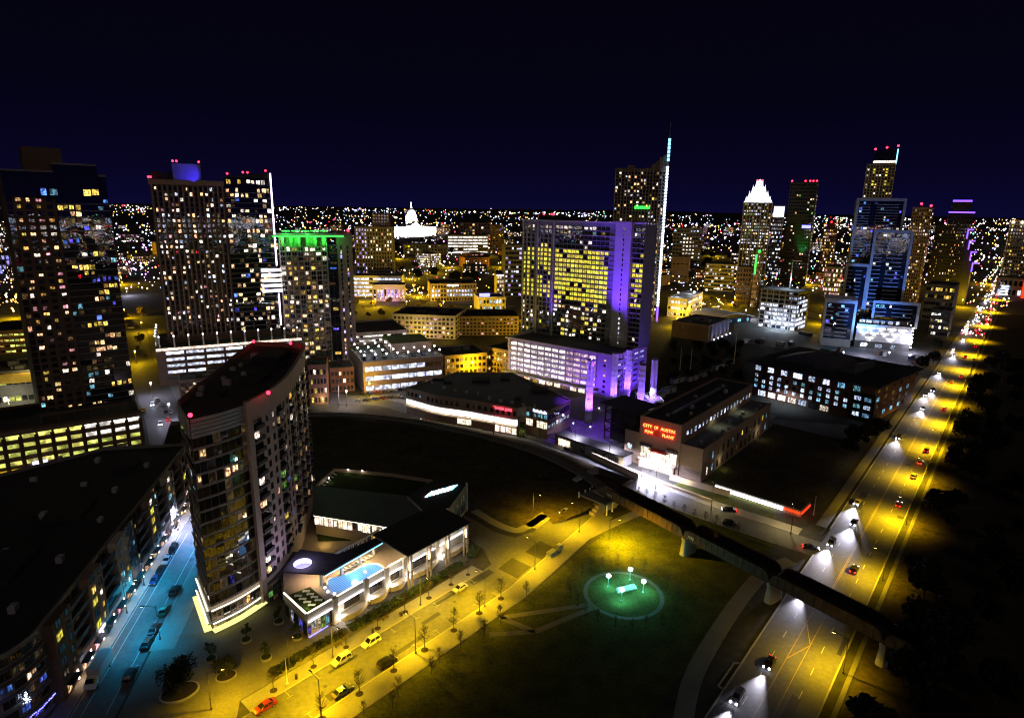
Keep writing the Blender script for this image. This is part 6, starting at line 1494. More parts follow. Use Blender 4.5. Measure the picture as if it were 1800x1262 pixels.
B = block('banded_office', 'low office with pale rounded storey bands below the hotel', (1237, 510), -20, 1292, 464, 30, 'concrete_dark', 7, 9, ((0.25, 'lit_cool'), (0.1, 'lit_white')), fw=0.9, fh=0.5, limit=40, style='bare', bands=(1.3, 0.8, 'stucco'))
block('green_dark_block', 'dark block with green corner lights beside the green strip slab', (1290, 535), -22, 1322, 470, 22, 'brown', 8, 5, ((0.12, 'lit_amber'), (0.05, 'lit_green')), limit=30)
# crowned tower
T8 = block('crown_tower', 'glass tower with a brilliant white folded crown', (1294, 500), -18, 1357, 356, 34, 'concrete_dark', 26, 12, ((0.22, 'lit_white'), (0.06, 'lit_amber'), (0.24, 'lit_cool'), (0.05, 'lit_green')), fw=0.7, fh=0.5, limit=200, style='bare', plant=False, parapet=False)
w, h, d = T8.w, T8.h, 34
for k, (ins, z0, z1) in enumerate(((0, 0, 9), (3.5, 5, 16), (7.5, 11, 24), (11.5, 17, 31))):
    ii = min(ins, w / 2 - 2)
    c = MB(); q0 = [(ii, ii), (w - ii, ii), (w - ii, d - ii), (ii, d - ii)]; q1 = [(ii + 2.6, ii + 2.6), (w - ii - 2.6, ii + 2.6), (w - ii - 2.6, d - ii - 2.6), (ii + 2.6, d - ii - 2.6)]
    for a in range(4):
        b_ = (a + 1) % 4; m_ = ((q0[a][0] + q0[b_][0]) / 2, (q0[a][1] + q0[b_][1]) / 2); m1 = ((q1[a][0] + q1[b_][0]) / 2, (q1[a][1] + q1[b_][1]) / 2)
        c.poly([(*q0[a], h + z0), (*q0[b_], h + z0), (*q1[b_], h + z1 - 4), (*m1, h + z1), (*q1[a], h + z1 - 4)])
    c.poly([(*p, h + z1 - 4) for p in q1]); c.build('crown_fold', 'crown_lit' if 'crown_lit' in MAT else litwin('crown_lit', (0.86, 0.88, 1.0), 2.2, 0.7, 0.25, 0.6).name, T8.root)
for k in range(9): x = w * k / 8; MB().box(x - 0.5, -1.2, 0, x + 0.5, -0.02, h).build('pier', 'panel_grey', T8.root)
for x in (w * 0.42, w * 0.52, w * 0.6): red_light(T8.root, x, d / 2, h + 27, 0, 1.3)
B = block('white_top_tower', 'tower with a square white lit top beside the crowned one', (1346, 490), -22, 1380, 362, 24, 'concrete_dark', 18, 6, ((0.3, 'lit_cool'), (0.15, 'lit_white')), fw=0.8, fh=0.5, limit=60, style='bare', plant=False)
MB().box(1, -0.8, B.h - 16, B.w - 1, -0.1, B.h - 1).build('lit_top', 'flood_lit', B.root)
B = block('black_tower', 'black flat-topped tower with red roof lights right of the crowned one', (1369, 500), -28, 1436, 322, 34, 'metal_dark', 30, 11, ((0.05, 'lit_warm'), (0.03, 'lit_green'), (0.02, 'lit_white')), fw=0.7, fh=0.5, limit=120, style='bare', side='R', scols=5)
for x in (0.05, 0.55, 0.72, 0.84, 0.97): red_light(B.root, B.w * x, 1, B.h + 0.9, 0, 1.2)
l = lamp('SPOT', 'green_wash', 90000, (0.02, 1, 0.1), B.root, (B.w * 0.72, -7, 36), size=1, spot=1.0, blend=1.0); aim(l, (B.w * 0.74, 0, 66))
MB().box(B.w * 0.62, -0.8, 78, B.w * 0.95, -0.1, 82).build('sign', 'neon_blue', B.root)
B = block('round_top_tower', 'small tower with a red-lit rounded top beyond the black one', (1438, 480), -26, 1472, 402, 26, 'brown', 14, 7, Y_ + ((0.1, 'lit_pink'),), limit=40, style='bare', plant=False)
c = MB(); c.ball(B.w * 0.5, 12, B.h, B.w * 0.36, 0, 12, 6, 1.2); c.build('dome', 'brick', B.root); red_light(B.root, B.w * 0.5, 12, B.h + B.w * 0.44, 900, 1.4)
block('lit_corner_block', 'low bright block with white and pink lights beyond the construction frame', (1444, 520), -28, 1482, 470, 30, 'stucco_grey', 6, 8, ((0.3, 'lit_white'), (0.2, 'lit_pink'), (0.2, 'lit_amber')), limit=40, style='bare')
# towers on the right
T9 = block('stepped_top_tower', 'very tall slim tower with yellow top windows behind the framed tower', (1491, 520), -30, 1574, 290, 34, 'stucco_grey', 46, 9, lambda c, r, n, m: ((0.95, 'lit_yellow'),) if r in (42, 43, 44, 39, 40) and c in (2, 6) else ((0.10, 'lit_white'), (0.07, 'lit_amber')), fw=0.6, fh=0.55, limit=150, style='bare', bands=None, plant=False, piers=(0.6, 0.8, 'panel_grey'))
MB().box(T9.w * 0.2, 3, T9.h, T9.w * 0.98, 30, T9.h + 14).build('crown', 'glass', T9.root)
MB().box(T9.w * 0.2, 2.4, T9.h + 2, T9.w * 0.98, 2.97, T9.h + 4.4).build('crown_light', 'lit_white', T9.root); MB().box(T9.w * 0.96, 2.2, T9.h, T9.w * 1.0, 2.38, T9.h + 17).build('crown_edge', 'tube_cyan', T9.root)
MB().prism([(T9.w * 0.2, 3), (T9.w * 0.98, 3), (T9.w * 0.98, 30), (T9.w * 0.2, 30)], T9.h + 14.003, [T9.h + 14.2, T9.h + 19, T9.h + 19, T9.h + 14.2]).build('sloped_crown', 'glass', T9.root)
for x in (0.22, 0.6, 0.97): red_light(T9.root, T9.w * x, 4, T9.h + 15 + 4 * x, 0, 1.2)
B = block('tan_tower', 'tan tower with lit corner windows right of the framed tower', (1578, 530), -38, 1636, 366, 30, 'tan', 28, 8, ((0.12, 'lit_warm'), (0.1, 'lit_amber'), (0.06, 'lit_white')), fw=0.6, fh=0.55, limit=120, style='bare', side='R', scols=3, bands=(0.5, 0.6, 'tan'))
red_light(B.root, B.w * 0.4, 6, B.h + 3, 0, 1.3); red_light(B.root, B.w * 0.95, 2, B.h + 1, 0, 1.3)
T10 = block('black_office', 'broad black office with scattered amber windows and stepped violet corner lights', (1622, 530), -38, 1700, 398, 44, 'metal_dark', 24, 22, ((0.07, 'lit_amber'), (0.05, 'lit_warm'), (0.02, 'lit_white')), fw=0.66, fh=0.5, limit=200, style='bare', side='R', scols=6)
for k in range(4):
    z1 = T10.h - 2 - k * T10.h * 0.14; x = T10.w + 1.0 + k * 3.2
    if k: MB().box(T10.w + 0.02 + (k - 1) * 3.2, 2, 0, T10.w + k * 3.2, 30, z1).build('step', 'metal_dark', T10.root)
    MB().box(x - 0.7, -1.4, z1 - T10.h * 0.12, x + 0.6, -0.3, z1).build('corner_light', 'neon_violet', T10.root); MB().box(x + 0.6, -1.4, z1 - 1.4, x + 5, -0.3, z1).build('corner_light', 'neon_violet', T10.root)
B = block('violet_band_tower', 'far tower ringed by two violet light bands', (1650, 480), -32, 1712, 372, 30, 'metal_dark', 16, 8, ((0.06, 'lit_amber'),), limit=20, style='bare', plant=False, parapet=False)
MB().box(-1, -1.2, B.h - 2.4, B.w + 1, -0.1, B.h).build('light_band', 'neon_violet', B.root); MB().box(3, 2, B.h, B.w - 6, 26, B.h + 16).build('upper_block', 'metal_dark', B.root); MB().box(2.5, 1, B.h + 16, B.w - 5.5, 2, B.h + 19).build('light_band', 'neon_violet', B.root)
block('amber_offices', 'low offices with broad amber storeys beside the avenue', (1618, 562), -39, 1680, 500, 40, 'concrete_dark', 5, 12, lambda c, r, n, m: ((0.6, 'lit_amber'),) if r > 2 else ((0.3, 'lit_dim'),), fw=0.85, fh=0.45, limit=60, style='bare')
block('dark_offices', 'dark low offices with a few white storeys between garage and avenue', (1630, 590), -39, 1672, 545, 26, 'concrete_dark', 4, 8, ((0.3, 'lit_white'), (0.1, 'lit_amber')), fw=0.8, fh=0.4, limit=30, style='bare')
B = block('corner_tower', 'pale gridded tower with roof lanterns at the right edge of the city', (1754, 510), -36, 1850, 388, 40, 'stucco_grey', 20, 14, ((0.22, 'lit_amber'), (0.1, 'lit_white')), fw=0.55, fh=0.5, limit=150, style='bare', side='L', scols=6)
for k in range(4): c = MB(); c.ball(B.w * (0.05 + 0.22 * k), -1, B.h - 2, 1.5); c.build('roof_lantern', 'bulb_warm', B.root)
B = block('striped_block', 'low block with glowing white stripes and a red wall at the right edge', (1748, 520), -36, 1830, 488, 40, 'stucco_grey', 2, 8, ((0.3, 'lit_cool'),), limit=20, style='bare')
MB().box(B.w * 0.62, -2.0, 0, B.w * 0.85, -0.1, B.h * 0.95).build('red_wall', 'neon_red', B.root)
for k in range(4): MB().box(B.w * 0.12, -0.9, 2 + k * 3.4, B.w * 0.3, -0.1, 3.6 + k * 3.4).build('stripe', 'tube_cool', B.root)
# left edge
B = block('lit_screen_garage', 'garage with violet-white vertical lit screens at the left edge', (-10, 482), 10, 40, 448, 30, 'concrete_dark', 4, 7, ((0.9, 'lit_violet'),), fw=0.6, fh=0.75, limit=30, style='bare')
block('yellow_storey_block', 'low garage with amber storeys behind the dark glass tower', (-20, 625), 24, 72, 585, 40, 'brown', 4, 10, ((0.6, 'lit_garage_yellow'), (0.2, 'lit_amber')), fw=0.8, fh=0.35, limit=40, style='bare')
B = block('flat_hall', 'flat hall with a yellow wall and white lit yard beside the dark glass tower', (-30, 720), 24, 78, 660, 30, 'concrete_dark', 2, 10, ((0.2, 'lit_garage_yellow'), (0.15, 'lit_white')), fw=0.8, fh=0.3, limit=20, style='bare')
MB().box(-1, -2, B.h * 0.72, B.w * 0.98, -0.1, B.h * 0.98).build('yellow_fascia', 'paint_yellow', B.root); lamp('POINT', 'yard_light', 5200, (1, 0.95, 0.6), B.root, (B.w * 0.5, -10, 5), size=0.5); lamp('POINT', 'yard_light', 5200, (1, 0.8, 0.3), B.root, (B.w * 0.8, -4, 22), size=0.5)
B = block('small_pump_house', 'small pale hut with a black roof and a white lit gable behind the apartment block', (182, 812), 42, 230, 795, 6, 'stucco', 0, 0, limit=4, plant=False, h=5.2)
B.win('F', B.w * 0.72, 0.2, 2.4, 2.6, 'glass', 'plain'); B.win('F', B.w * 0.35, 1.6, 0.6, 1.2, 'lit_white', 'bare'); B.done(); lamp('SPOT', 'gable_light', 1800, (0.8, 0.95, 1), B.root, (B.w + 5, 3, 5), (0, rad(50), 0), size=0.3, spot=2.2)
block('tan_terrace', 'row of tan apartments with warm windows behind the curved tower roof', (318, 700), 28, 400, 672, 16, 'tan', 4, 12, ((0.15, 'lit_warm'), (0.1, 'lit_amber')), side='L', scols=5, limit=50)
# library under construction beside the plant: brick box with blue-white windows, folded roof
LB = Bld('brick_library', 'brick building under construction with blue-white windows and a folded dark roof', G(1320, 692), G(1530, 744), 56, 'building'); R = random.Random(77); h = 18.5
MB().box(0, 0, 0, LB.w, LB.d, h, 0, 1).build('wall', ['brick', 'roof_dark'], LB.root)
MB().box(-2.5, -3, h + 0.003, LB.w + 2.5, LB.d + 2, h + 0.6).build('roof_plate', 'roof_dark', LB.root)
for x0, x1, y0, y1, za, zb_ in ((LB.w * 0.1, LB.w * 0.45, 12, 40, 1, 9), (LB.w * 0.45, LB.w * 0.6, 10, 42, 7, 1.5), (LB.w * 0.62, LB.w * 0.75, 14, 40, 1, 5)):
    MB().prism([(x0, y0), (x1, y0), (x1, y1), (x0, y1)], h + 0.6, [h + 0.8 + za, h + 0.8 + zb_, h + 0.8 + zb_ * 0.6, h + 0.8 + za * 0.6]).build('roof_fold', 'roof_metal', LB.root)
for k in range(8): LB.win('F', LB.w * (0.04 + 0.118 * k), 14.2, 3.6 if k != 3 else 5.2, 2.9, 'lit_cool' if k < 6 else 'lit_cyan', 'cross', 'frame_dark')
for r_, (z, ww, pat) in enumerate(((10.6, 2.0, 'C.CC.BB.CCB.C.'), (7.6, 1.9, 'BCCBB.CBBCCC.B'), (4.6, 1.9, 'BBCCCCCCBBCB.C'))):
    for k, ch in enumerate(pat):
        LB.win('F', LB.w * (0.035 + 0.069 * k), z, ww, 2.0, {'C': 'lit_cool', 'B': 'lit_cyan', '.': 'glass'}[ch], 'cross', 'frame_dark')
MB().box(LB.w * 0.84, -0.6, 0, LB.w * 1.01, -0.03, h - 4.2).build('green_panel', 'garden', LB.root)
for k in range(2):
    for f in range(3): LB.win('F', LB.w * (0.885 + 0.075 * k), 2.2 + 4.0 * f, 3.4, 2.2, 'lit_cyan' if (k + f) % 2 else 'lit_cool', 'mul', 'frame_dark', y0=-0.62)
for k in range(7): LB.win('F', LB.w * (0.10 + 0.09 * k), 0.3, 4.6, 3.2, ('lit_cool', 'lit_front', 'lit_front', 'lit_white', 'lit_cool', 'glass', 'lit_white')[k], 'mul3', 'frame_dark')
for k in range(5):
    for f in range(4): LB.win('R', 5 + 10 * k, 2 + 4 * f, 3.4, 2.2, pick(R, ((0.3, 'lit_cyan'),)), 'mul')
lamp('SPOT', 'work_light', 6500, (0.72, 0.85, 1), LB.root, (LB.w * 0.35, -6, 9), size=0.4, spot=2.6); LB.done(120, partly=False)
# lot wall: white light strip and a red corner
WL = Bld('strip_light_wall', 'low dark wall carrying a long white light strip with a red corner', G(1256, 860), G(1404, 908), 4, 'wall')
MB().box(0, 0, 0, WL.w, 1.0, 2.2).build('wall', 'concrete_dark', WL.root)
MB().box(0.2, -0.3, 0.5, WL.w * 0.82, -0.02, 1.7).build('light_strip', 'tube_white', WL.root); MB().box(WL.w * 0.835, -0.3, 1.1, WL.w, -0.02, 1.7).build('light_strip', 'neon_red', WL.root)
MB().box(WL.w, -0.02, 0, WL.w + 0.6, 9, 2.2).build('wall', 'concrete_dark', WL.root); MB().box(WL.w + 0.62, 0, 1.1, WL.w + 0.9, 8.5, 1.7).build('light_strip', 'neon_red', WL.root)
lamp('AREA', 'strip_light', 1500, (1, 0.95, 0.9), WL.root, (WL.w * 0.42, -0.6, 1.4), (rad(70), 0, 0), size=(WL.w * 0.8, 0.5)); lamp('AREA', 'strip_light', 160, (1, 0.05, 0), WL.root, (WL.w * 0.92, -0.6, 1.4), (rad(70), 0, 0), size=(6, 0.5))

# --- white domed building far away, floodlit
CP = Bld('domed_capitol', 'white floodlit domed government building on the horizon', G(688, 416), G(768, 415), 40, 'building'); w = CP.w; k_ = w / 160.0
def cbox(n, x0, x1, y0, y1, z0, z1): return MB().box(x0 * w, y0 * k_, z0 * k_, x1 * w, y1 * k_, z1 * k_).build(n, 'white', CP.root)
cbox('wing', 0.0, 0.36, 6, 44, 0, 30); cbox('wing', 0.64, 1.0, 6, 44, 0, 30); cbox('central_block', 0.36, 0.64, -8, 56, 0, 34)
MB().prism([(0.42 * w, -10 * k_), (0.58 * w, -10 * k_), (0.58 * w, 0), (0.42 * w, 0)], 34 * k_, [34 * k_, 34 * k_, 34 * k_, 34 * k_]).build('portico', 'white', CP.root)
MB().prism([(0.40 * w, -10 * k_), (0.60 * w, -10 * k_), (0.5 * w, -10.2 * k_)], 33.9 * k_, [34 * k_, 34 * k_, 46 * k_]).build('pediment', 'white', CP.root)
cxx, cyy = w / 2, 24 * k_
for (z0, z1, r0, r1, nm) in ((34, 46, 19, 19, 'drum'), (46, 64, 15.5, 15.5, 'drum'), (64, 67, 18, 18, 'drum_cornice')): MB().cyl(cxx, cyy, z0 * k_, z1 * k_, r0 * k_, 24, r1 * k_).build(nm, 'white', CP.root)
for i in range(20): a = 2 * PI * i / 20; MB().cyl(cxx + 17.6 * k_ * math.cos(a), cyy + 17.6 * k_ * math.sin(a), 46 * k_, 64 * k_, 0.9 * k_, 6).build('column', 'white', CP.root)
c = MB(); nn, kk = 24, 8
ringp = [[(cxx + 15.5 * k_ * math.cos(PI / 2 * j / kk) * math.cos(2 * PI * i / nn), cyy + 15.5 * k_ * math.cos(PI / 2 * j / kk) * math.sin(2 * PI * i / nn), (67 + 21 * math.sin(PI / 2 * j / kk)) * k_) for i in range(nn)] for j in range(kk)]
for j in range(kk - 1):
    for i in range(nn): l = (i + 1) % nn; c.poly([ringp[j][i], ringp[j][l], ringp[j + 1][l], ringp[j + 1][i]])
c.poly(ringp[-1]); c.build('dome', 'white', CP.root, smooth=True)
MB().cyl(cxx, cyy, 87 * k_, 96 * k_, 4 * k_, 12, 3.2 * k_).build('lantern', 'white', CP.root); MB().cyl(cxx, cyy, 96 * k_, 108 * k_, 2.4 * k_, 8, 0.9 * k_).build('statue', 'white', CP.root)
for f in range(4):
    for i in range(9):
        for x0 in (0.02, 0.66): CP.win('F', (x0 + 0.036 * i + 0.018) * w, (3 + 6.6 * f) * k_, 2.6 * k_, 3.6 * k_, 'glass_brown', 'bare', y0=6 * k_)
CP.done(90)
for x, tz, pw in ((0.15, 14, 6e6), (0.5, 20, 6e6), (0.85, 14, 6e6), (0.3, 76, 9e6), (0.7, 76, 9e6)):
    l = lamp('SPOT', 'floodlight', pw * 0.45, (1.0, 0.93, 0.95), CP.root, (x * w, -75 * k_, 3), size=2, spot=1.4, blend=0.8); aim(l, (w * (0.5 if tz > 30 else x), 24 * k_, tz * k_))
LAND = [(o, o.name.split('.')[0].replace('_', ' ')) for o in COL.objects if o.parent is None and o.get('category') in ('building', 'tower')]
USED = {}
def near_label(what, p):
    """what it is, and where it stands next to the closest building one can find"""
    x, y = PX(p); o, nm = min(LAND, key=lambda q: (q[0].location - p).length); ox_, oy_ = PX(o.location)
    rel = 'beyond' if abs(ox_ - x) < 14 and p.length > o.location.length else 'before' if abs(ox_ - x) < 14 else 'left of' if x < ox_ else 'right of'
    t = '%s %s the %s' % (what, rel, nm); k = USED[t] = USED.get(t, 0) + 1
    return t if k == 1 else '%s, %s one out' % (t, NTH[k - 1])
# ------------------------------------------------------------------ street lamps
SOD = (1.0, 0.60, 0.004); COOL = (0.74, 0.72, 1.0); BLUE = (0.01, 0.42, 0.80)
def lamp_meshes(hh, arm):
    a = MB(); a.cyl(0, 0, 0, 0.5, 0.24, 8).cyl(0, 0, 0.5, hh, 0.12, 8, 0.08)
    c = MB(); c.tube([(0, 0, hh - 0.6), (-arm * 0.35, 0, hh - 0.1), (-arm, 0, hh + 0.12)], 0.06, 5)
    d = MB(); d.prism([(-arm - 0.75, -0.2), (-arm + 0.1, -0.14), (-arm + 0.1, 0.14), (-arm - 0.75, 0.2)], hh + 0.04, hh + 0.24)
    e_ = MB(); e_.box(-arm - 0.66, -0.15, hh - 0.02, -arm - 0.05, 0.15, hh + 0.036)
    return a.mesh('pole', 'pole'), c.mesh('arm', 'pole'), d.mesh('lamp_head', 'metal_dark'), e_
LM = lamp_meshes(9.0, 2.6); LBULB = {}
def street_lamp(p, rz, label, group, power, col, mat, tilt=0.0, cone=2.75):
    T = thing('street_lamp', label, 'street lamp', (p.x, p.y, p.z), rz, group)
    for n_, m_ in zip(('pole', 'arm', 'lamp_head'), LM[:3]): put(n_, m_, T)
    if mat not in LBULB: LBULB[mat] = LM[3].mesh('bulb', mat)
    put('bulb', LBULB[mat], T)
    if power: lamp('SPOT', 'lamp_light', power, col, T, (-2.9, 0, 8.9), (0, tilt, 0), size=0.25, spot=cone, blend=0.8)
    return T
for i, (u, v) in enumerate(((2.7, 11.7), (27.5, 11.6), (50.7, 11.5), (72.5, 10.4), (98.5, 7.4))):
    street_lamp(ST(u, v, 0.15), ST.a - PI / 2, '%s sodium mast lamp along the lawn pavement, counted from the red car' % NTH[i], 'sodium lamps on the lawn side of the street', 26000, SOD, 'bulb_sodium')
street_lamp(ST(-11, -6.5, 0.13), ST.a + PI * 0.8, 'added sodium mast lamp on the plaza beyond the red car', None, 16000, SOD, 'bulb_sodium', 0.2)  # invented lamp, added to warm the plaza
street_lamp(ST(6, -6.0, 0.13), ST.a + PI / 2, 'added sodium mast lamp between the plaza planters and the pavement', None, 9000, SOD, 'bulb_sodium', 0.3)  # second added lamp, warm fill for the plaza paving
for i, (u, v) in enumerate(((14, -1.2), (40, -1.2), (96, -9.5))):
    street_lamp(ST(u, v, 0.15), ST.a + PI / 2, ('plain sodium mast lamp behind the two parked white cars', 'plain sodium mast lamp beside the long green hedge', 'sodium mast lamp at the driveway mouth by the underpass')[i], None, 15000, SOD, 'bulb_sodium')
T = street_lamp(G(1070, 962), rad(190), 'sodium flood lamp standing on the lawn beside the underpass path', None, 60000, SOD, 'bulb_sodium', 0.35)
for i, u in enumerate((15, 62, 104, 148, 190, 232, 276, 322, 372, 430, 500, 590, 700, 830)):
    street_lamp(CC(u, 18.4), CC.a - PI / 2, '%s sodium mast lamp along the park side of the avenue, counted from the bottom' % NTH[i], 'sodium lamps along the avenue', 24000 if i < 2 else 36000 + 100 * u, SOD, 'bulb_sodium', 0.15, 2.55)
for i, (u, v, pw, cl, rz) in enumerate(((6, 10.2, 12000, BLUE, -1), (30, -1.0, 13000, BLUE, 1), (18, -1.0, 7000, BLUE, 1), (47, 10.2, 17000, (0.06, 0.42, 1.0), -1), (60, -1.0, 30000, (0.55, 0.62, 1.0), 1))):
    street_lamp(BL(u, v, 0.15), BL.a + PI / 2 * rz, ('blue-white street lamp by the parked cars near the plaza trees', 'blue-white street lamp before the shop awnings halfway along', 'blue-white street lamp before the shops nearest the box truck', 'blue-white street lamp at the tower foot', 'whitest street lamp at the far end of the blue-lit street')[i], 'lamps of the blue-lit street', pw, cl, 'bulb_cool')
for i, (px, py, pw) in enumerate(((1152, 858, 60000), (1128, 838, 40000), (1070, 815, 30000), (1010, 790, 20000), (948, 768, 12000), (880, 752, 6000), (800, 728, 7000), (735, 706, 8000), (1250, 895, 4500), (1390, 938, 6000))):
    street_lamp(G(px, py, 0.15), rad(255), '%s lilac-white lamp along the plant street, counted from the power plant entrance' % NTH[i] if i < 8 else ('dim lamp of the plant street before the strip light wall', 'dim lamp of the plant street near the avenue corner')[i - 8], 'lilac-white lamps of the plant street', pw, COOL if i < 8 else (1, 0.75, 0.3), 'bulb_white')
# four lamps and a white plinth in the round lawn
for i, (px, py) in enumerate(((1069, 1031), (1107, 1019), (1130, 1041), (1092, 1056))):
    T = thing('park_lamp', ('left globe lamp in the round lawn', 'farthest globe lamp in the round lawn', 'right globe lamp in the round lawn', 'globe lamp before the white plinth in the round lawn')[i], 'lamp', G(px, py), 0, 'cyan globe lamps of the round lawn')
    MB().cyl(0, 0, 0, 2.9, 0.09, 8).cyl(0, 0, 0, 0.25, 0.3, 8).build('post', 'metal', T); MB().ball(0, 0, 3.35, 0.62, 0, 12, 8, 0.8).build('globe', 'bulb_cyan', T)
    lamp('POINT', 'globe_light', 2000, (0.10, 1.0, 0.82), T, (0, 0, 2.45), size=0.2)
T = thing('stone_plinth', 'long white stone plinth in the middle of the round lawn', 'plinth', G(1101, 1036), rad(22)); MB().box(-3.0, -0.8, 0, 3.0, 0.8, 0.25).build('base', 'concrete', T); MB().box(-2.7, -0.6, 0.25, 2.7, 0.6, 0.9).build('top', 'white', T)
c0 = G(1096, 1044); c = MB(); nn = 40
RA_ = 9.6
for r0, r1 in ((9.6, 10.7),):
    for i in range(nn):
        a, b_ = 2 * PI * i / nn, 2 * PI * (i + 1) / nn; c.poly([(c0.x + r0 * math.cos(a), c0.y + r0 * math.sin(a), 0.03), (c0.x + r1 * math.cos(a), c0.y + r1 * math.sin(a), 0.03), (c0.x + r1 * math.cos(b_), c0.y + r1 * math.sin(b_), 0.03), (c0.x + r0 * math.cos(b_), c0.y + r0 * math.sin(b_), 0.03)])
struct(c.build('round_path', 'plaza'))
c = MB(); c.poly([(c0.x + 9.15 * math.cos(2 * PI * i / nn), c0.y + 9.15 * math.sin(2 * PI * i / nn), 0.022) for i in range(nn)]); struct(c.build('round_lawn', 'lawn'))
for a_, b_ in (((880, 1085), (1040, 1062)), ((880, 1085), (940, 1110)), ((940, 1110), (1042, 1068)), ((860, 1115), (940, 1110))): strip('path', [G(*a_), G(*b_)], -0.8, 0.8, 0.018, 'plaza')
# sodium and white lamps of the streets farther off (each lights its own patch)
FAR = ((240, 640, 's'), (268, 700, 'c'), (300, 740, 'c'), (250, 585, 's'), (650, 700, 's'), (610, 715, 'C'), (830, 660, 'S'), (880, 630, 'S'), (690, 520, 'S'), (735, 520, 'S'), (640, 530, 'S'), (780, 545, 'S'), (925, 560, 'S'), (1190, 575, 'S'), (1230, 560, 'S'), (1290, 535, 'S'), (1310, 560, 'C'), (1440, 570, 'S'), (1560, 640, 'c'), (1480, 640, 'c'), (760, 480, 'S'), (1100, 520, 'S'), (880, 470, 'S'), (700, 455, 'S'), (660, 540, 'S'), (715, 545, 'S'), (800, 560, 'S'), (940, 600, 'S'), (860, 560, 'S'), (1210, 545, 'S'), (1265, 545, 'S'), (1330, 500, 'S'), (560, 560, 'C'), (640, 480, 'C'), (590, 480, 'S'), (220, 560, 'S'), (215, 500, 'S'), (20, 660, 'S'), (25, 560, 'S'), (1520, 625, 'c'), (1600, 620, 'c'), (1690, 540, 'S'), (1740, 500, 'S'), (600, 545, 'S'), (760, 560, 'S'), (830, 520, 'S'), (905, 520, 'S'), (655, 470, 'S'), (720, 490, 'S'), (790, 470, 'S'), (850, 450, 'S'), (940, 470, 'S'), (1160, 500, 'S'), (1225, 520, 'S'), (1275, 500, 'S'), (1380, 480, 'S'), (1420, 500, 'S'), (1470, 540, 'S'), (1560, 500, 'S'), (1255, 450, 'S'), (560, 450, 'S'), (610, 430, 'S'), (240, 450, 'S'), (225, 520, 'C'), (30, 600, 'C'), (1640, 560, 'S'))
for i, (px, py, k_) in enumerate(FAR):
    p = G(px, py); d = p.length; dimmer = 0.4 if k_ in 'sc' else 1.0; k_ = k_.upper()
    T = thing('street_lamp', near_label('%s street lamp' % ('sodium' if k_ == 'S' else 'white'), p), 'street lamp', p, 0, 'distant %s street lamps' % ('sodium' if k_ == 'S' else 'white'))
    MB().cyl(0, 0, 0, 8, 0.12, 6).build('pole', 'pole', T); MB().ball(0, 0, 8.3, 0.45, 0, 8, 5).build('globe', 'bulb_sodium' if k_ == 'S' else 'bulb_white', T)
    lamp('POINT', 'lamp_light', (9000 + d * 70) * (1.0 if k_ == 'S' else 0.5) * dimmer, SOD if k_ == 'S' else COOL, T, (0, 0, 7.6), size=0.45)

for i in range(14):
    px, py = (612 + 24 * i, 652 - 5.2 * i) if i < 7 else (590 + 26 * (i - 7), 632 - 5.4 * (i - 7)); p = G(px, py)
    T = thing('lot_lamp', 'white globe lamp of the parking lot, %s of the two rows behind the roof lamps' % NTH[i], 'lamp', p, 0, 'white lamps of the parking lot'); MB().cyl(0, 0, 0, 6, 0.1, 6).build('post', 'pole', T); MB().ball(0, 0, 6.3, 0.5, 0, 8, 5).build('globe', 'bulb_white', T); lamp('POINT', 'lamp_light', 900, COOL, T, (0, 0, 5.6), size=0.3)
# ------------------------------------------------------------------ cars
def car_set(kind):
    Lh, wd, hh = {'car': (2.3, 0.92, 1.45), 'suv': (2.35, 0.97, 1.75)}[kind]
    prof_ = [(-Lh, 0.42), (-Lh - 0.02, 0.78), (-Lh + 0.18, 0.95), (-1.45, 1.0), (0.95, 0.98), (Lh - 0.45, 0.84), (Lh - 0.05, 0.70), (Lh, 0.45), (Lh - 0.15, 0.28), (-Lh + 0.15, 0.28)]
    c = MB(); n = len(prof_); ins = [0.04, 0.02, 0.10, 0.08, 0.08, 0.12, 0.10, 0.06, 0.06, 0.06]
    c.v += [(x, -wd + q, z) for (x, z), q in zip(prof_, ins)] + [(x, wd - q, z) for (x, z), q in zip(prof_, ins)]
    c.f.append(tuple(range(n))); c.f.append(tuple(range(2 * n - 1, n - 1, -1)))
    for k in range(n): l = (k + 1) % n; c.f.append((l, k, n + k, n + l))
    c.m = [0] * len(c.f)
    xb0, xb1, xt0, xt1 = (-1.75, 1.15, -1.05, 0.30) if kind == 'car' else (-2.2, 1.1, -1.95, 0.35)
    g = MB(); lo = [(xb0, -wd + 0.1), (xb1, -wd + 0.1), (xb1, wd - 0.1), (xb0, wd - 0.1)]; hi = [(xt0, -wd + 0.27), (xt1, -wd + 0.27), (xt1, wd - 0.27), (xt0, wd - 0.27)]
    for a in range(4): b_ = (a + 1) % 4; g.poly([(*lo[a], 0.96), (*lo[b_], 0.96), (*hi[b_], hh - 0.05), (*hi[a], hh - 0.05)])
    r_ = MB(); r_.prism([(xt0 - 0.08, -wd + 0.25), (xt1 + 0.06, -wd + 0.25), (xt1 + 0.06, wd - 0.25), (xt0 - 0.08, wd - 0.25)], hh - 0.05, hh)
    for a in range(4): r_.bar((*lo[a], 0.97), (*hi[a], hh - 0.05), 0.09)
    for y in (-1, 1): r_.bar(((xb0 + xb1) / 2 - 0.1, y * (wd - 0.1), 0.97), ((xt0 + xt1) / 2, y * (wd - 0.27), hh - 0.05), 0.09)
    return c, g, r_, Lh, wd
def spun(mb, name, mats):
    """wheel geometry is built upright, then laid on its side"""
    mb.v = [(x, z, y) for x, y, z in mb.v]; mb.f = [f[::-1] for f in mb.f]; return mb.mesh(name, mats)
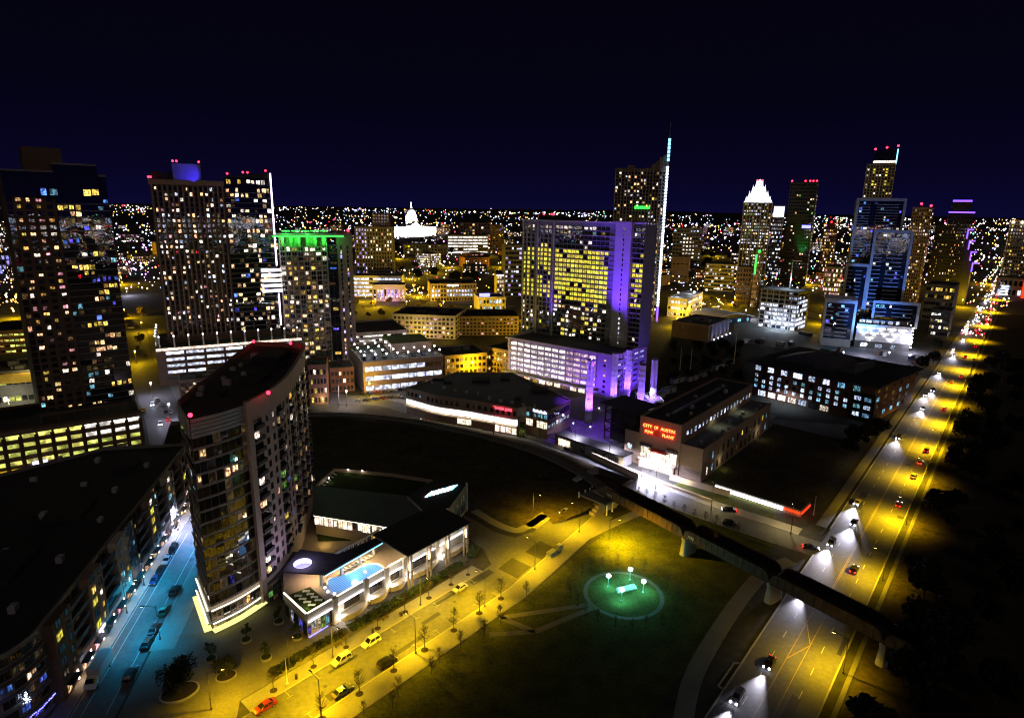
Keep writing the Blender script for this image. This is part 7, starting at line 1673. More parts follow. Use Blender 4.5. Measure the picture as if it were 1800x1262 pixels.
wh = MB(); wh.cyl(0, 0, -0.11, 0.11, 0.33, 12, m=0); wh.cyl(0, 0, -0.12, 0.12, 0.2, 10, m=1); WHM = spun(wh, 'wheel', ['tyre', 'metal'])
glassm('car_glass', (0.012, 0.013, 0.016), 0.06)
surf('lamp_clear', (0.5, 0.5, 0.5), 0.3, 0.1); surf('lamp_red_off', (0.18, 0.01, 0.01), 0.3, 0.1)
CS = {}
for kd in ('car', 'suv'):
    c, g, r_, Lh, wd = car_set(kd); CS[kd] = (c, g.mesh('window', 'car_glass'), r_, Lh, wd)
_CB = {}
hl = MB(); hl.box(-0.04, -0.2, -0.09, 0.05, 0.2, 0.09); HL_ON = None
HLM = {k: hl.mesh('headlight', k) for k in ('bulb_white', 'lamp_clear')}; TLM = {k: hl.mesh('taillight', k) for k in ('tail_red', 'lamp_red_off')}
hlb = MB(); hlb.ball(0.05, 0, 0, 0.26, 0, 8, 6); HLM['bulb_big'] = hlb.mesh('headlight', 'bulb_white'); TLM['big'] = hlb.mesh('taillight', 'tail_red')
def car(p, ang, colr, label, group=None, kind='car', on=None, beam=0, name='car'):
    """on: None parked dark, 'on' lights lit"""
    T = thing(name, label, 'car', (p.x, p.y, p.z), ang, group); c, gm, r_, Lh, wd = CS[kind]
    if (kind, colr) not in _CB: _CB[(kind, colr)] = (c.mesh('body', 'car_' + colr), r_.mesh('roof', 'car_' + colr))
    bm, rm = _CB[(kind, colr)]
    put('body', bm, T); put('window', gm, T); put('roof', rm, T)
    for x in (-1.4, 1.42):
        for y in (-wd + 0.1, wd - 0.1): put('wheel', WHM, T, (x, y, 0.33))
    for y in (-0.62, 0.62):
        put('headlight', HLM['bulb_big' if on and beam else 'bulb_white' if on else 'lamp_clear'], T, (Lh - 0.02, y, 0.66)); put('taillight', TLM['big' if on and not beam else 'tail_red' if on else 'lamp_red_off'], T, (-Lh - 0.01, y, 0.80))
    if beam: lamp('SPOT', 'headlight_beam', beam, (0.86, 0.82, 1.0), T, (Lh + 0.2, 0, 0.75), (0, rad(-89), 0), size=0.2, spot=0.75, blend=1.0)
    elif on: lamp('POINT', 'taillight_glow', 45, (1, 0.03, 0.01), T, (-Lh - 0.5, 0, 0.8), size=0.2)
    return T
zr = 0.021
for u, v, col_, kd, fl_p, lb in ((-3.6, 1.3, 'red', 'car', 0, 'red hatchback parked at the left kerb nearest the plaza'), (14.6, 1.3, 'white', 'suv', 0, 'white car parked at the left kerb nearest the red hatchback'), (22.6, 1.3, 'white', 'suv', 0, 'white estate car parked at the left kerb beside a tree pit'), (51.6, 1.4, 'silver', 'car', 0, 'pale car parked alone at the left kerb beside the hedge'), (20.9, 9.5, 'black', 'suv', 0, 'black car parked at the lawn side kerb between two bare trees'), (9.2, 9.5, 'grey', 'car', 0, 'dark grey car parked at the lawn side kerb near the bottom')):
    car(ST(u, v, zr), ST.a + (PI if v < 5 else 0), col_, lb, 'cars parked on the sodium-lit street', kd)
car(ST(106, -3.6, zr), ST.a + PI, 'silver', 'car with lit headlights coming out of the underpass', None, 'car', 'on', 500)
for i, (u, v, col_, kd) in enumerate(((47.2, 1.2, 'black', 'suv'), (41.5, 1.2, 'silver', 'car'), (36.0, 1.2, 'black', 'car'), (31.5, 1.2, 'navy', 'car'), (25.5, 7.9, 'black', 'suv'), (16.8, 7.9, 'green', 'car'), (9.6, 7.9, 'maroon', 'car'), (4.6, 7.9, 'black', 'car'), (-5.5, 7.9, 'black', 'suv'))):
    car(BL(u, v, 0.022), BL.a + (PI if v < 4 else 0), col_, ('black car parked farthest up before the shops of the blue-lit street', 'silver car parked second from the far end before the shops', 'black car parked third from the far end before the shops', 'navy car parked last in the row before the shops', 'large black car parked at the tower side of the blue-lit street', 'dark green car parked at the tower side', 'dark red car parked at the tower side ahead of the black one', 'black car parked at the tower side nearest the plaza trees', 'black car parked alone at the bottom of the blue-lit street')[i], 'cars parked on the blue-lit street', kd)
# box truck at the shops
T = thing('box_truck', 'box truck with a long grey body parked before the shops', 'truck', BL(-4.5, 1.3, 0.022), BL.a + PI)
MB().box(-4.6, -1.2, 0.9, 2.2, 1.2, 3.5).build('cargo_box', 'panel_grey', T); MB().box(-4.6, -1.0, 0.5, 4.2, 1.0, 0.88).build('chassis', 'metal_dark', T)
MB().prism([(2.35, -1.05), (4.5, -1.05), (4.5, 1.05), (2.35, 1.05)], 0.6, [2.5, 1.6, 1.6, 2.5]).build('cab', 'car_white', T); MB().prism([(3.3, -0.95), (4.2, -0.95), (4.2, 0.95), (3.3, 0.95)], 1.75, [2.3, 1.85, 1.85, 2.3]).build('windscreen', 'car_glass', T)
for x in (-3.0, 3.4):
    for y in (-1.05, 1.05): put('wheel', WHM, T, (x, y, 0.45), 0, (1.35, 1.3, 1.35))
# avenue traffic: headlights towards the camera on the left lanes, tail lights on the right lanes
ic = 0
for i, (u, v) in enumerate(((-8, 3.0), (7, 4.9), (43, 3.2), (74, 2.5), (93, 5.0), (110, 2.6), (196, 2.8), (255, 5.2), (286, 2.9), (300, 5.0), (352, 3.0), (420, 5.0), (445, 2.8), (500, 4.9), (560, 3), (640, 5), (720, 3), (800, 4))):
    car(CC(u, v, 0.03), CC.a + PI, ('silver', 'black', 'white', 'grey', 'navy')[i % 5], 'car with white headlights on the avenue, %s from the bottom' % NTH[i], 'cars with white headlights on the avenue', 'car' if i % 3 else 'suv', 'on', (30000 if i < 3 else 70000 if i < 6 else 30000 if i < 12 else 12000))
for i, (u, v) in enumerate(((62, 11.2), (118, 14.2), (150, 14.6), (168, 14.5), (186, 14.8), (262, 14.0), (330, 11.5), (350, 14.5), (420, 12), (470, 14.8), (540, 12), (620, 14.5), (700, 12), (780, 14))):
    car(CC(u, v, 0.03), CC.a, ('black', 'maroon', 'grey', 'silver')[i % 4], 'car with red tail lights on the avenue, %s from the bottom' % NTH[i], 'cars with red tail lights on the avenue', 'car' if i % 2 else 'suv', 'on')
for i, (px, py, dg, on, lb) in enumerate(((1281, 898, 168, 'on', 'black car with red tail lights stopped beside the strip light wall'), (1282, 921, -15, None, 'black car parked on the plant street behind the bridge'), (1425, 965, -18, 'on', 'dark car waiting at the avenue corner of the plant street'))):
    car(G(px, py, 0.026), rad(dg), 'black', lb, None, 'car', on, 0)
car(G(745, 741, 0.03), rad(150), 'maroon', 'car with red tail lights on the plant street before the shop building', None, 'car', 'on')
for i in range(14): car(CAR_SPOTS_ROOF[i], GR_ANG + PI / 2, ('black', 'silver', 'navy', 'white', 'grey')[i % 5], '%s car parked on the lamp-lit garage roof, %s along it' % (('black', 'silver', 'navy', 'white', 'grey')[i % 5], NTH[i]), 'cars on the garage roof', 'car')
for i in range(12):
    px, py = (706 - 14 * i, 686 + 1.6 * i) if i < 6 else (700 - 14 * (i - 6), 698 + 1.6 * (i - 6)); car(G(px, py, 0.03), rad(150), ('black', 'silver', 'grey', 'red', 'navy')[i % 5], 'car parked before the lamp-roof garage, %s of the two rows' % NTH[i], 'cars parked before the lamp-roof garage', 'car')
for i, (px, py, on, bm) in enumerate(((268, 712, 'on', 900), (282, 746, 'on', 900), (296, 738, 'on', 0), (283, 712, None, 0), (292, 725, None, 0), (300, 725, None, 0), (252, 722, None, 0), (277, 704, None, 0))):
    car(G(px, py, 0.03), rad(-62 if bm else 118), ('white', 'silver', 'maroon', 'white', 'black', 'silver', 'yellow', 'white')[i], ('upper car with headlights between the dark tower and the wide tower', 'lower car with headlights between the dark tower and the wide tower', 'car with red tail lights between the dark tower and the wide tower', 'white car parked by the lit podium forecourt', 'black car parked below the lit podium forecourt', 'silver car parked at the foot of the tan terrace', 'yellow car parked beside the dark tower garage', 'white car parked highest by the podium forecourt')[i], None, 'car', on, bm)
for i, (px, py) in enumerate(((104, 797), (134, 790), (162, 783))): car(G(px, py, 0.03), rad(36), ('black', 'black', 'grey')[i], '%s dark car parked before the yellow-lit garage, counted from the left edge' % NTH[i], 'cars before the yellow-lit garage', 'suv')

# ------------------------------------------------------------------ trees
def bare_mesh(seed, hgt=6.0, spread=1.5, n=46):
    R = random.Random(seed); t = MB(); t.tube([(0, 0, 0), (0.04, 0.02, hgt * 0.4), (0.0, 0.05, hgt * 0.95)], [0.11, 0.085, 0.02], 5); c = MB()
    for i in range(n):
        z = hgt * R.uniform(0.3, 0.92); a = R.uniform(0, 2 * PI); l = spread * (1.15 - z / hgt) * R.uniform(0.7, 1.3) + 0.3
        e_ = Vector((math.cos(a) * l, math.sin(a) * l, z + l * R.uniform(0.5, 1.0))); m_ = Vector((math.cos(a) * l * 0.5, math.sin(a) * l * 0.5, z + l * 0.25)); c.tube([(0, 0, z), m_, e_], [0.045, 0.035, 0.015], 3)
        for _ in range(3):
            q = m_.lerp(e_, R.random()); c.tube([q, q + Vector((R.gauss(0, .3), R.gauss(0, .3), R.uniform(.2, .6)))], [0.022, 0.010], 3)
    return t.mesh('trunk', 'bark'), c.mesh('crown', 'bark')
BARE = [bare_mesh(s) for s in (1, 2, 3)]
def leafy_mesh(seed, hgt, rad_, n, mat, leaf=0.35, lobes=9, trunk=0.25):
    R = random.Random(seed); t = MB(); t.tube([(0, 0, 0), (0.1, 0.05, hgt * 0.3), (0.0, 0.1, hgt * 0.6)], [trunk, trunk * 0.7, trunk * 0.3], 6)
    lb = []
    for i in range(lobes):
        a = R.uniform(0, 2 * PI); r_ = rad_ * R.uniform(0.1, 0.75); z = hgt * R.uniform(0.42, 0.88); lb.append((Vector((math.cos(a) * r_, math.sin(a) * r_, z)), rad_ * R.uniform(0.28, 0.55)))
        t.tube([(0, 0, hgt * 0.3), (math.cos(a) * r_ * 0.5, math.sin(a) * r_ * 0.5, z * 0.75), lb[-1][0]], [trunk * 0.5, trunk * 0.3, trunk * 0.1], 4)
    c = MB()
    for _ in range(n):
        o, rr = R.choice(lb); d = Vector((R.gauss(0, 1), R.gauss(0, 1), R.gauss(0, 0.8))).normalized() * rr * R.random() ** 0.4; q = o + d; s_ = leaf * R.uniform(0.6, 1.4)
        a = Vector((R.gauss(0, 1), R.gauss(0, 1), R.gauss(0, 0.7))).normalized() * s_; b_ = a.cross(Vector((R.gauss(0, 1), R.gauss(0, 1), R.gauss(0, 1)))).normalized() * s_ * 0.6; c.poly([q - a, q + b_, q + a, q - b_])
    return t.mesh('trunk', 'bark'), c.mesh('crown', mat)
OAK = [leafy_mesh(s, 7.0, 4.2, 2600, 'leaf_dark', 0.28, 12, 0.35) for s in (5, 6)]
SML = [leafy_mesh(s, 4.0, 1.5, 330, 'leaf', 0.18, 7, 0.1) for s in (8, 9)]
DRK = [leafy_mesh(s, 10.0, 5.0, 2200, 'leaf_dark', 0.55, 14, 0.3) for s in (11, 12, 13)]
def tree(ms, p, label, group, s=1.0, rz=0.0, name='tree', pit=None):
    T = thing(name, label, 'tree', (p.x, p.y, p.z), rz, group); T.scale = (s, s, s); put('trunk', ms[0], T); put('crown', ms[1], T)
    if pit: MB().cyl(0, 0, 0.004, 0.02, pit, 16).build('tree_pit', 'soil', T)
    return T
RTt = random.Random(99)
for i, u in enumerate((11.5, 20.6, 29.6, 38.9, 47.8, 56.0, 2.5)):
    tree(BARE[i % 3], ST(u, 12.3, 0.15), '%s bare tree of the lawn side row along the sodium-lit street' % NTH[(i + 1) % 7], 'bare trees on the lawn side pavement', RTt.uniform(0.9, 1.12), RTt.uniform(0, 6), 'bare_tree', 0.85)
for i, u in enumerate((0, 9.5, 18.0, 27.0, 35.5, 43.5, 51.5, 58.0)):
    tree(BARE[(i + 1) % 3], ST(u, -1.9, 0.15), '%s bare tree of the pool side row along the sodium-lit street' % NTH[i], 'bare trees on the pool side pavement', RTt.uniform(0.75, 0.95), RTt.uniform(0, 6), 'bare_tree', 0.85)
for i, (px, py) in enumerate(((700, 1225), (690, 1245), (758, 1185), (772, 1165), (810, 1140), (852, 1118), (880, 1095), (925, 1048), (640, 1258))):
    tree(BARE[i % 3], G(px, py), '%s thin bare tree along the lawn edge beyond the pavement' % NTH[i], 'bare trees on the lawn edge', RTt.uniform(0.6, 0.85), RTt.uniform(0, 6), 'bare_tree')
for i in range(22):
    a = 2 * PI * i / 22 + 0.1; p = Vector((c0.x + 14.2 * math.cos(a) + RTt.uniform(-.5, .5), c0.y + 14.2 * math.sin(a) + RTt.uniform(-.5, .5), 0.02)); tree(BARE[i % 3], p, 'bare tree in the ring round the lawn circle, %s of the ring' % NTH[i], 'bare trees around the round lawn', RTt.uniform(0.45, 0.6), RTt.uniform(0, 6), 'bare_tree', 0.7)
for i in range(14):
    q = SD[46 + i]; o = offs(SD, 7.0)[46 + i]; tree(BARE[i % 3], Vector((o.x, o.y, 0.1)), '%s small bare tree from the underpass on the plant street verge' % NTH[i], 'bare trees on the plant street verge', RTt.uniform(0.5, 0.75), RTt.uniform(0, 6), 'bare_tree')
# round planters on the plaza
for i, (px, py) in enumerate(((433, 1126), (490, 1094), (523, 1121), (371, 1160), (468, 1157))):
    p = G(px, py, 0.13); T = thing('round_planter', '%s on the plaza' % ('round planter at the corner of the glowing canopy', 'round planter nearest the terrace', 'round planter in front of the corner shop', 'round planter nearest the big oak', 'round planter nearest the street')[i], 'planter', p)
    MB().cyl(0, 0, 0, 0.55, 1.25, 20).build('rim', 'kerb', T); MB().cyl(0, 0, 0.551, 0.62, 1.05, 18).build('planting', 'garden', T)
    tree(SML[i % 2], p + Vector((0, 0, 0.6)), 'small leafy tree growing in the %s' % ('planter at the glowing canopy corner', 'planter nearest the terrace', 'planter in front of the corner shop', 'planter nearest the big oak', 'planter nearest the street')[i], 'small trees in the round planters', RTt.uniform(0.85, 1.1), i, 'planter_tree')
for i, (px, py, rx, s_) in enumerate(((316, 1218, 3.4, 0.95), (398, 1190, 1.9, 0.55))):
    p = G(px, py, 0.13); T = thing('oval_planter', ('large oval planter under the big dark oak', 'small oval planter under the lesser oak')[i], 'planter', p, rad(30)); n = 28
    o1 = [(rx * 1.12 * math.cos(2 * PI * k / n), rx * 0.85 * math.sin(2 * PI * k / n)) for k in range(n)]; MB().prism(o1, 0, 0.45).build('rim', 'kerb', T); MB().prism([(x * 0.9, y * 0.9) for x, y in o1], 0.451, 0.5).build('soil', 'soil', T)
    tree(OAK[i], p + Vector((0, 0, 0.5)), ('big dark oak in the large oval planter on the plaza', 'lesser dark oak in the small oval planter on the plaza')[i], None, s_, i, 'oak_tree')
for i, (px, py, s_) in enumerate(((1600, 1165, 1.0), (1640, 1195, 1.1), (1585, 1205, 0.8), (1660, 1150, 1.1), (1620, 1235, 0.9))): tree(DRK[i % 3], G(px, py), '%s dark tree hiding the park end of the railway bridge' % NTH[i], 'dark trees at the bridge end', s_, i, 'park_tree')
# dark trees of the park at the right, by the library and among the blocks
spots = []
for _ in range(400):
    u, v = RTt.uniform(-20, 420), 25 + 150 * RTt.random() ** 1.7
    if all((u - a) ** 2 + (v - b_) ** 2 > 42 for a, b_ in spots): spots.append((u, v))
    if len(spots) >= 120: break
for i, (u, v) in enumerate(spots): tree(DRK[i % 3], CC(u, v), 'dark leafy tree in the unlit park right of the avenue', 'dark trees of the unlit park', RTt.uniform(0.6, 1.15), RTt.uniform(0, 6), 'park_tree')
for i, (px, py, s_) in enumerate(((1505, 785, 1.0), (1525, 775, 0.9), (1490, 800, 0.8), (1545, 765, 0.8), (1620, 650, 1.0), (1640, 640, 0.9), (1600, 665, 0.8), (1645, 615, 0.9), (1250, 620, 0.8), (1270, 615, 0.8), (1300, 615, 0.8), (1225, 618, 0.8), (1600, 560, 0.9), (1660, 590, 0.8), (720, 640, 0.7), (745, 632, 0.7), (670, 650, 0.7), (640, 655, 0.7), (700, 645, 0.7))):
    tree(DRK[i % 3] if i < 14 else BARE[i % 3], G(px, py), '%s dark tree between the %s' % (NTH[i if i < 8 else i - 8 if i < 12 else i - 12 if i < 14 else i - 14], 'brick library and the avenue' if i < 8 else 'power plant and the ribbed hall' if i < 12 else 'amber offices and the avenue' if i < 14 else 'pale garage and the lamp-roof garage'), 'trees between the middle blocks', s_, i, 'street_tree')
for i in range(70):
    px, py = RTt.uniform(600, 1180), RTt.uniform(425, 500)
    if i > 45: px, py = RTt.uniform(1180, 1480), RTt.uniform(440, 500)
    tree(DRK[i % 3], G(px, py), near_label('dark round tree', G(px, py)), 'dark trees among the distant blocks', RTt.uniform(1.0, 1.8), i, 'distant_tree')
DRY = [leafy_mesh(s, 7.0, 3.4, 700, 'leaf_dry', 0.5, 10, 0.2) for s in (31, 32)]
for i in range(54):
    px, py = (RTt.uniform(600, 800), RTt.uniform(533, 562)) if i < 26 else (RTt.uniform(890, 975), RTt.uniform(560, 625)) if i < 34 else (RTt.uniform(1185, 1320), RTt.uniform(528, 560)) if i < 44 else (RTt.uniform(205, 262), RTt.uniform(540, 650))
    tree(DRY[i % 2] if i % 3 else BARE[i % 3], G(px, py), near_label('sodium-lit winter tree', G(px, py)), 'winter trees of the sodium-lit streets', RTt.uniform(0.7, 1.2), i, 'winter_tree')
for i in range(24):
    px, py = (RTt.uniform(600, 800), RTt.uniform(530, 565)) if i < 12 else (RTt.uniform(1190, 1320), RTt.uniform(530, 565)) if i < 18 else (RTt.uniform(215, 262), RTt.uniform(560, 650)); car(G(px, py, 0.03), rad(RTt.choice((8, 98, 24, 114))), ('silver', 'black', 'white', 'maroon', 'navy')[i % 5], near_label('small %s parked car' % ('silver', 'black', 'white', 'red', 'navy')[i % 5], G(px, py)), 'cars parked on the streets behind', 'car')
for i in range(34):
    p = G(RTt.uniform(1165, 1310), RTt.uniform(612, 672)); tree(DRK[i % 3] if i % 3 else BARE[i % 3], p, 'dark tree on the unlit substation ground', 'dark trees on the substation ground', RTt.uniform(0.4, 0.75), i, 'yard_tree')
for i, (px, py) in enumerate(((1215, 668), (1240, 660), (1262, 648), (1280, 640), (1190, 672), (1175, 690), (1155, 700))):
    T = thing('equipment_hut', near_label('low equipment hut', G(px, py)), 'hut', G(px, py), rad(40)); MB().box(-5, -1.6, 0, 5, 1.6, 3.0).build('wall', 'panel_grey', T); MB().box(-5.2, -1.8, 3.001, 5.2, 1.8, 3.25).build('roof', 'metal_dark', T); MB().box(-0.6, -1.66, 0.1, 0.6, -1.61, 2.3).build('door', 'metal_dark', T)
for i in range(40):
    t = RTt.random(); q = crest[int(12 + t * (len(crest) - 14))]; T = tree(SML[i % 2], Vector((q.x, q.y, 2.2)) + Vector((RTt.uniform(-6, 6), -RTt.uniform(7, 13), 0)) , 'low dark shrub on the railway embankment', 'shrubs on the railway embankment', RTt.uniform(0.5, 0.9), i, 'shrub'); T.location.z = 0.6
RPa = random.Random(17)
for F_, u0, u1, v0, v1, n_, z_ in ((ST, -8, 60, 1, 10, 12, 0.0225), (CC, -20, 190, 0.6, 16.5, 26, 0.0305), (BL, -10, 60, 1, 8, 8, 0.0235)):
    for _ in range(n_):
        u, v, a, b_ = RPa.uniform(u0, u1), RPa.uniform(v0, v1), RPa.uniform(0.8, 5.0), RPa.uniform(0.4, 1.3); sheet('road_patch', [F_(u - a, v - b_ * RPa.uniform(.7, 1)), F_(u + a, v - b_), F_(u + a * RPa.uniform(.8, 1), v + b_), F_(u - a, v + b_ * RPa.uniform(.8, 1))], z_ + RPa.uniform(0, 0.0008), RPa.choice(('asphalt_new', 'asphalt_worn' if 'asphalt_worn' in MAT else surf('asphalt_worn', (0.11, 0.108, 0.105), 0.8, 0.3, 0.5).name)))
# ------------------------------------------------------------------ poles, fence, boxes, people
for i, (px, py, hh, lb) in enumerate(((868, 775, 20, 'tall thin dark pole standing before the shop building'), (596, 715, 22, 'tall thin dark pole at the bend of the plant street'), (1290, 640, 24, 'tall pale pole in the substation yard'), (1752, 708, 24, 'tall grey pole in the unlit park'), (1430, 905, 7, 'white post at the corner of the lot wall'), (1700, 690, 20, 'tall pole beyond the park trees'), (505, 1202, 6.5, 'thin white post on the pavement by the red car'), (1213, 655, 16, 'first substation pole left of the pale one'), (1195, 650, 15, 'second substation pole left of the pale one'))):
    T = thing('pole', lb, 'pole', G(px, py)); MB().cyl(0, 0, 0, hh, 0.22 if hh > 10 else 0.1, 8, 0.12 if hh > 10 else 0.08).build('shaft', 'wood_pole' if 'white' not in lb and 'pale' not in lb else 'white', T); MB().cyl(0, 0, 0, 0.3, 0.4, 8).build('foot', 'concrete', T)
F = thing('folded_fence', 'reddish folded metal fence along the embankment before the shops', 'fence', G(800, 752)); q0 = F.location.copy(); fp = offs(SD, 6.4)[20:40]
for i in range(len(fp) - 1):
    a, b_ = fp[i] - q0, fp[i + 1] - q0; m_ = (a + b_) / 2; MB().poly if False else None
    c = MB(); c.prism([(a.x, a.y), (b_.x, b_.y), (b_.x + 0.06, b_.y - 0.1), (a.x + 0.06, a.y - 0.1)], 0, [0.9, 2.0, 2.0, 0.9]); c.build('panel', 'awning_red', F)
for i, (px, py, sx, sy, sz) in enumerate(((970, 975, 1.6, 0.9, 1.3), (983, 965, 0.8, 0.7, 1.6))):
    T = thing('utility_cabinet', ('long metal utility cabinet on the lawn side of the street', 'upright metal utility cabinet beside the long one')[i], 'cabinet', G(px, py, 0.15), ST.a); MB().box(-sx, -sy, 0.12, sx, sy, sz).build('body', 'metal', T); MB().box(-sx - 0.2, -sy - 0.2, 0, sx + 0.2, sy + 0.2, 0.12).build('plinth', 'concrete', T); MB().box(-sx * 0.9, -sy - 0.03, 0.25, -0.05, -sy, sz - 0.15).build('door', 'metal', T)
for i, u in enumerate((5.0, 25.2, 34)):
    T = thing('litter_bin', '%s on the pool side pavement' % ('dark litter bin by the thin white post', 'dark litter bin beside the white estate car', 'dark litter bin past the two white cars')[i], 'bin', ST(u, -1.4, 0.15)); MB().cyl(0, 0, 0, 0.95, 0.3, 12).build('drum', 'metal_dark', T); MB().cyl(0, 0, 0.951, 1.05, 0.34, 12).build('lid', 'metal_dark', T)
for i, u in enumerate((17.0, 30.5)):
    T = thing('street_bench', ('street bench behind the two white cars', 'street bench beside the hedge')[i], 'bench', ST(u, -3.4, 0.15), ST.a); MB().box(-0.9, -0.25, 0.40, 0.9, 0.25, 0.47).build('seat', 'wood_pole', T); MB().box(-0.9, 0.22, 0.5, 0.9, 0.28, 0.9).build('backrest', 'wood_pole', T)
    for x in (-0.7, 0.7): MB().box(x - 0.05, -0.2, 0, x + 0.05, 0.26, 0.40).build('leg', 'metal_dark', T)
def person_mesh():
    me = bpy.data.meshes.new('person'); J = [(0, 0, 0.95), (0, 0, 1.2), (0, 0, 1.42), (0, 0, 1.52), (0, 0, 1.68), (0.2, 0, 1.40), (0.26, 0.03, 1.12), (0.27, -0.06, 0.86), (-0.2, 0, 1.40), (-0.26, 0.03, 1.12), (-0.27, 0.06, 0.86), (0.1, 0, 0.88), (0.12, -0.12, 0.48), (0.12, -0.08, 0.06), (-0.1, 0, 0.88), (-0.12, 0.12, 0.48), (-0.12, 0.2, 0.06), (0.12, -0.24, 0.04), (-0.12, 0.04, 0.04)]
    E_ = [(0, 1), (1, 2), (2, 3), (3, 4), (2, 5), (5, 6), (6, 7), (2, 8), (8, 9), (9, 10), (0, 11), (11, 12), (12, 13), (0, 14), (14, 15), (15, 16), (13, 17), (16, 18)]; rr = [.15, .15, .14, .06, .11, .07, .05, .04, .07, .05, .04, .09, .065, .05, .09, .065, .05, .045, .045]
    me.from_pydata(J, E_, []); o = bpy.data.objects.new('person_source', me); COL.objects.link(o); md = o.modifiers.new('s', 'SKIN')
    for v, r_ in zip(me.skin_vertices[0].data, rr): v.radius = (r_, r_)
    me.skin_vertices[0].data[0].use_root = True; o.modifiers.new('b', 'SUBSURF').levels = 1; bpy.context.view_layer.update()
    m2 = bpy.data.meshes.new_from_object(o.evaluated_get(bpy.context.evaluated_depsgraph_get())); bpy.data.objects.remove(o)
    m2.materials.append(MAT['cloth']); m2.materials.append(MAT['skin'])
    for p in m2.polygons: p.material_index = 1 if p.center.z > 1.5 else 0
    return m2
PM = person_mesh()
for i, (px, py, rz, lb) in enumerate(((1143, 832, 0.4, 'person in dark clothes standing before the power plant entrance'), (1290, 893, 2, 'person standing behind the black car by the strip light wall'), (703, 1084, 1, 'person in dark clothes on the pavement beside the hedge'), (1117, 846, 2.4, 'person in dark clothes walking left of the power plant entrance'), (665, 965, 1, 'person in dark clothes near the pool canopy'))):
    p = G(px, py, 0.16); T = thing('person', lb, 'person', p if i < 4 else G(px, py, ZD) + Vector((0, 0, -0.1)), rz); put('body', PM, T)
for i in range(26):
    px, py = (RTt.uniform(1440, 1645), RTt.uniform(612, 655)) if i < 16 else (RTt.uniform(1300, 1430), RTt.uniform(588, 608)); p = G(px, py); kc = ('panel_grey', 'car_navy', 'rust', 'white', 'car_green')[i % 5]
    T = thing('site_container', near_label('%s site container' % ('grey', 'blue', 'rusty', 'white', 'green')[i % 5], p), 'container', p, RTt.choice((0.7, -0.9, 0.68))); MB().box(-3.0, -1.2, 0.15, 3.0, 1.2, 2.7).build('box', kc, T); MB().box(3.01, -1.1, 0.25, 3.06, -0.05, 2.6).build('door', 'metal_dark', T); MB().box(3.01, 0.05, 0.25, 3.06, 1.1, 2.6).build('door', 'metal_dark', T)
    for x in (-2.6, 2.6): MB().box(x - 0.2, -1.1, 0, x + 0.2, 1.1, 0.149).build('skid', 'metal_dark', T)
# ------------------------------------------------------------------ far city: blocks and lights
RF = random.Random(123)
hub = [(o.location.x, o.location.y) for o in COL.objects if o.parent is None and o.get('category') in ('building', 'tower')]
made = 0
for _ in range(1500):
    px, py = RF.uniform(-60, 1860), 396 + 110 * RF.random() ** 1.3
    if 1690 < px < 1790 and py < 520: continue
    p = G(px, py)
    cu, cv = (p - CC.o).dot(CC.u), (p - CC.o).dot(CC.n)
    if -60 < cv < 75 or (cv > 0 and cu < 900): continue
    if any((p.x - x) ** 2 + (p.y - y) ** 2 < 58 ** 2 for x, y in hub): continue
    hub.append((p.x, p.y)); d = p.length
    wd, dp, hh = RF.uniform(22, 52), RF.uniform(18, 34), RF.choice((8, 11, 14, 14, 18, 24, 30 if px > 1000 else 16))
    wall = RF.choice(('tan', 'concrete_dark', 'brown', 'stucco_grey', 'brick'))
    hh_n = {8: 'two', 11: 'three', 14: 'four', 18: 'five', 24: 'six', 30: 'eight', 16: 'four'}[hh]
    B = Bld('city_block', near_label('%s storey %s block' % (hh_n, {'tan': 'tan', 'concrete_dark': 'grey', 'brown': 'brown', 'stucco_grey': 'pale grey', 'brick': 'brick'}[wall]), p), p, None, dp, 'building', 'far downtown blocks', ang=rad(RF.choice((8, 8, 50, -40, 24))), width=wd)
    MB().box(0, 0, 0, wd, dp, hh, 0, 1).build('wall', [wall, 'roof_dark'], B.root); MB().box(wd * 0.2, dp * 0.3, hh + 0.01, wd * 0.5, dp * 0.6, hh + 2.5).build('roof_plant', 'roof_grey', B.root)
    rows = max(2, int(hh / 3.6)); tb = RF.choice((W_, Y_, D_, C_, ((0.5, 'lit_garage'),), ((0.3, 'lit_pink'), (0.2, 'lit_violet')), Y_))
    B.grid('F', 1, wd - 1, max(4, int(wd / 3.4)), 1.0, (hh - 1.5) / rows, rows, 0.62, 0.5, lambda c, r, n, m: pick(RF, tb), 'bare')
    B.grid('L' if p.x > 0 else 'R', 1, dp - 1, max(3, int(dp / 4)), 1.0, (hh - 1.5) / rows, rows, 0.62, 0.5, lambda c, r, n, m: pick(RF, tb), 'bare')
    B.done(8); made += 1
    if made >= 200: break
LMATS = ['far_white', 'far_blue', 'far_warm', 'far_orange', 'far_red', 'far_green', 'far_violet']
for nm, cl, s in (('far_white', (0.95, 0.92, 1.0), 6), ('far_blue', (0.45, 0.55, 1.0), 6), ('far_warm', (1.0, 0.72, 0.35), 5), ('far_orange', (1.0, 0.5, 0.06), 4), ('far_red', (1, 0.03, 0.06), 5), ('far_green', (0.15, 1, 0.6), 3), ('far_violet', (0.7, 0.3, 1.0), 5)): glow(nm, cl, s)
def light_field(name, label, pts):
    b = MB()
    for x, y, z, r, m in pts: b.octa(x, y, z, r, m)
    return tag(stuff(b.build(name, LMATS)), label, 'lights')
pts = []
segs = []
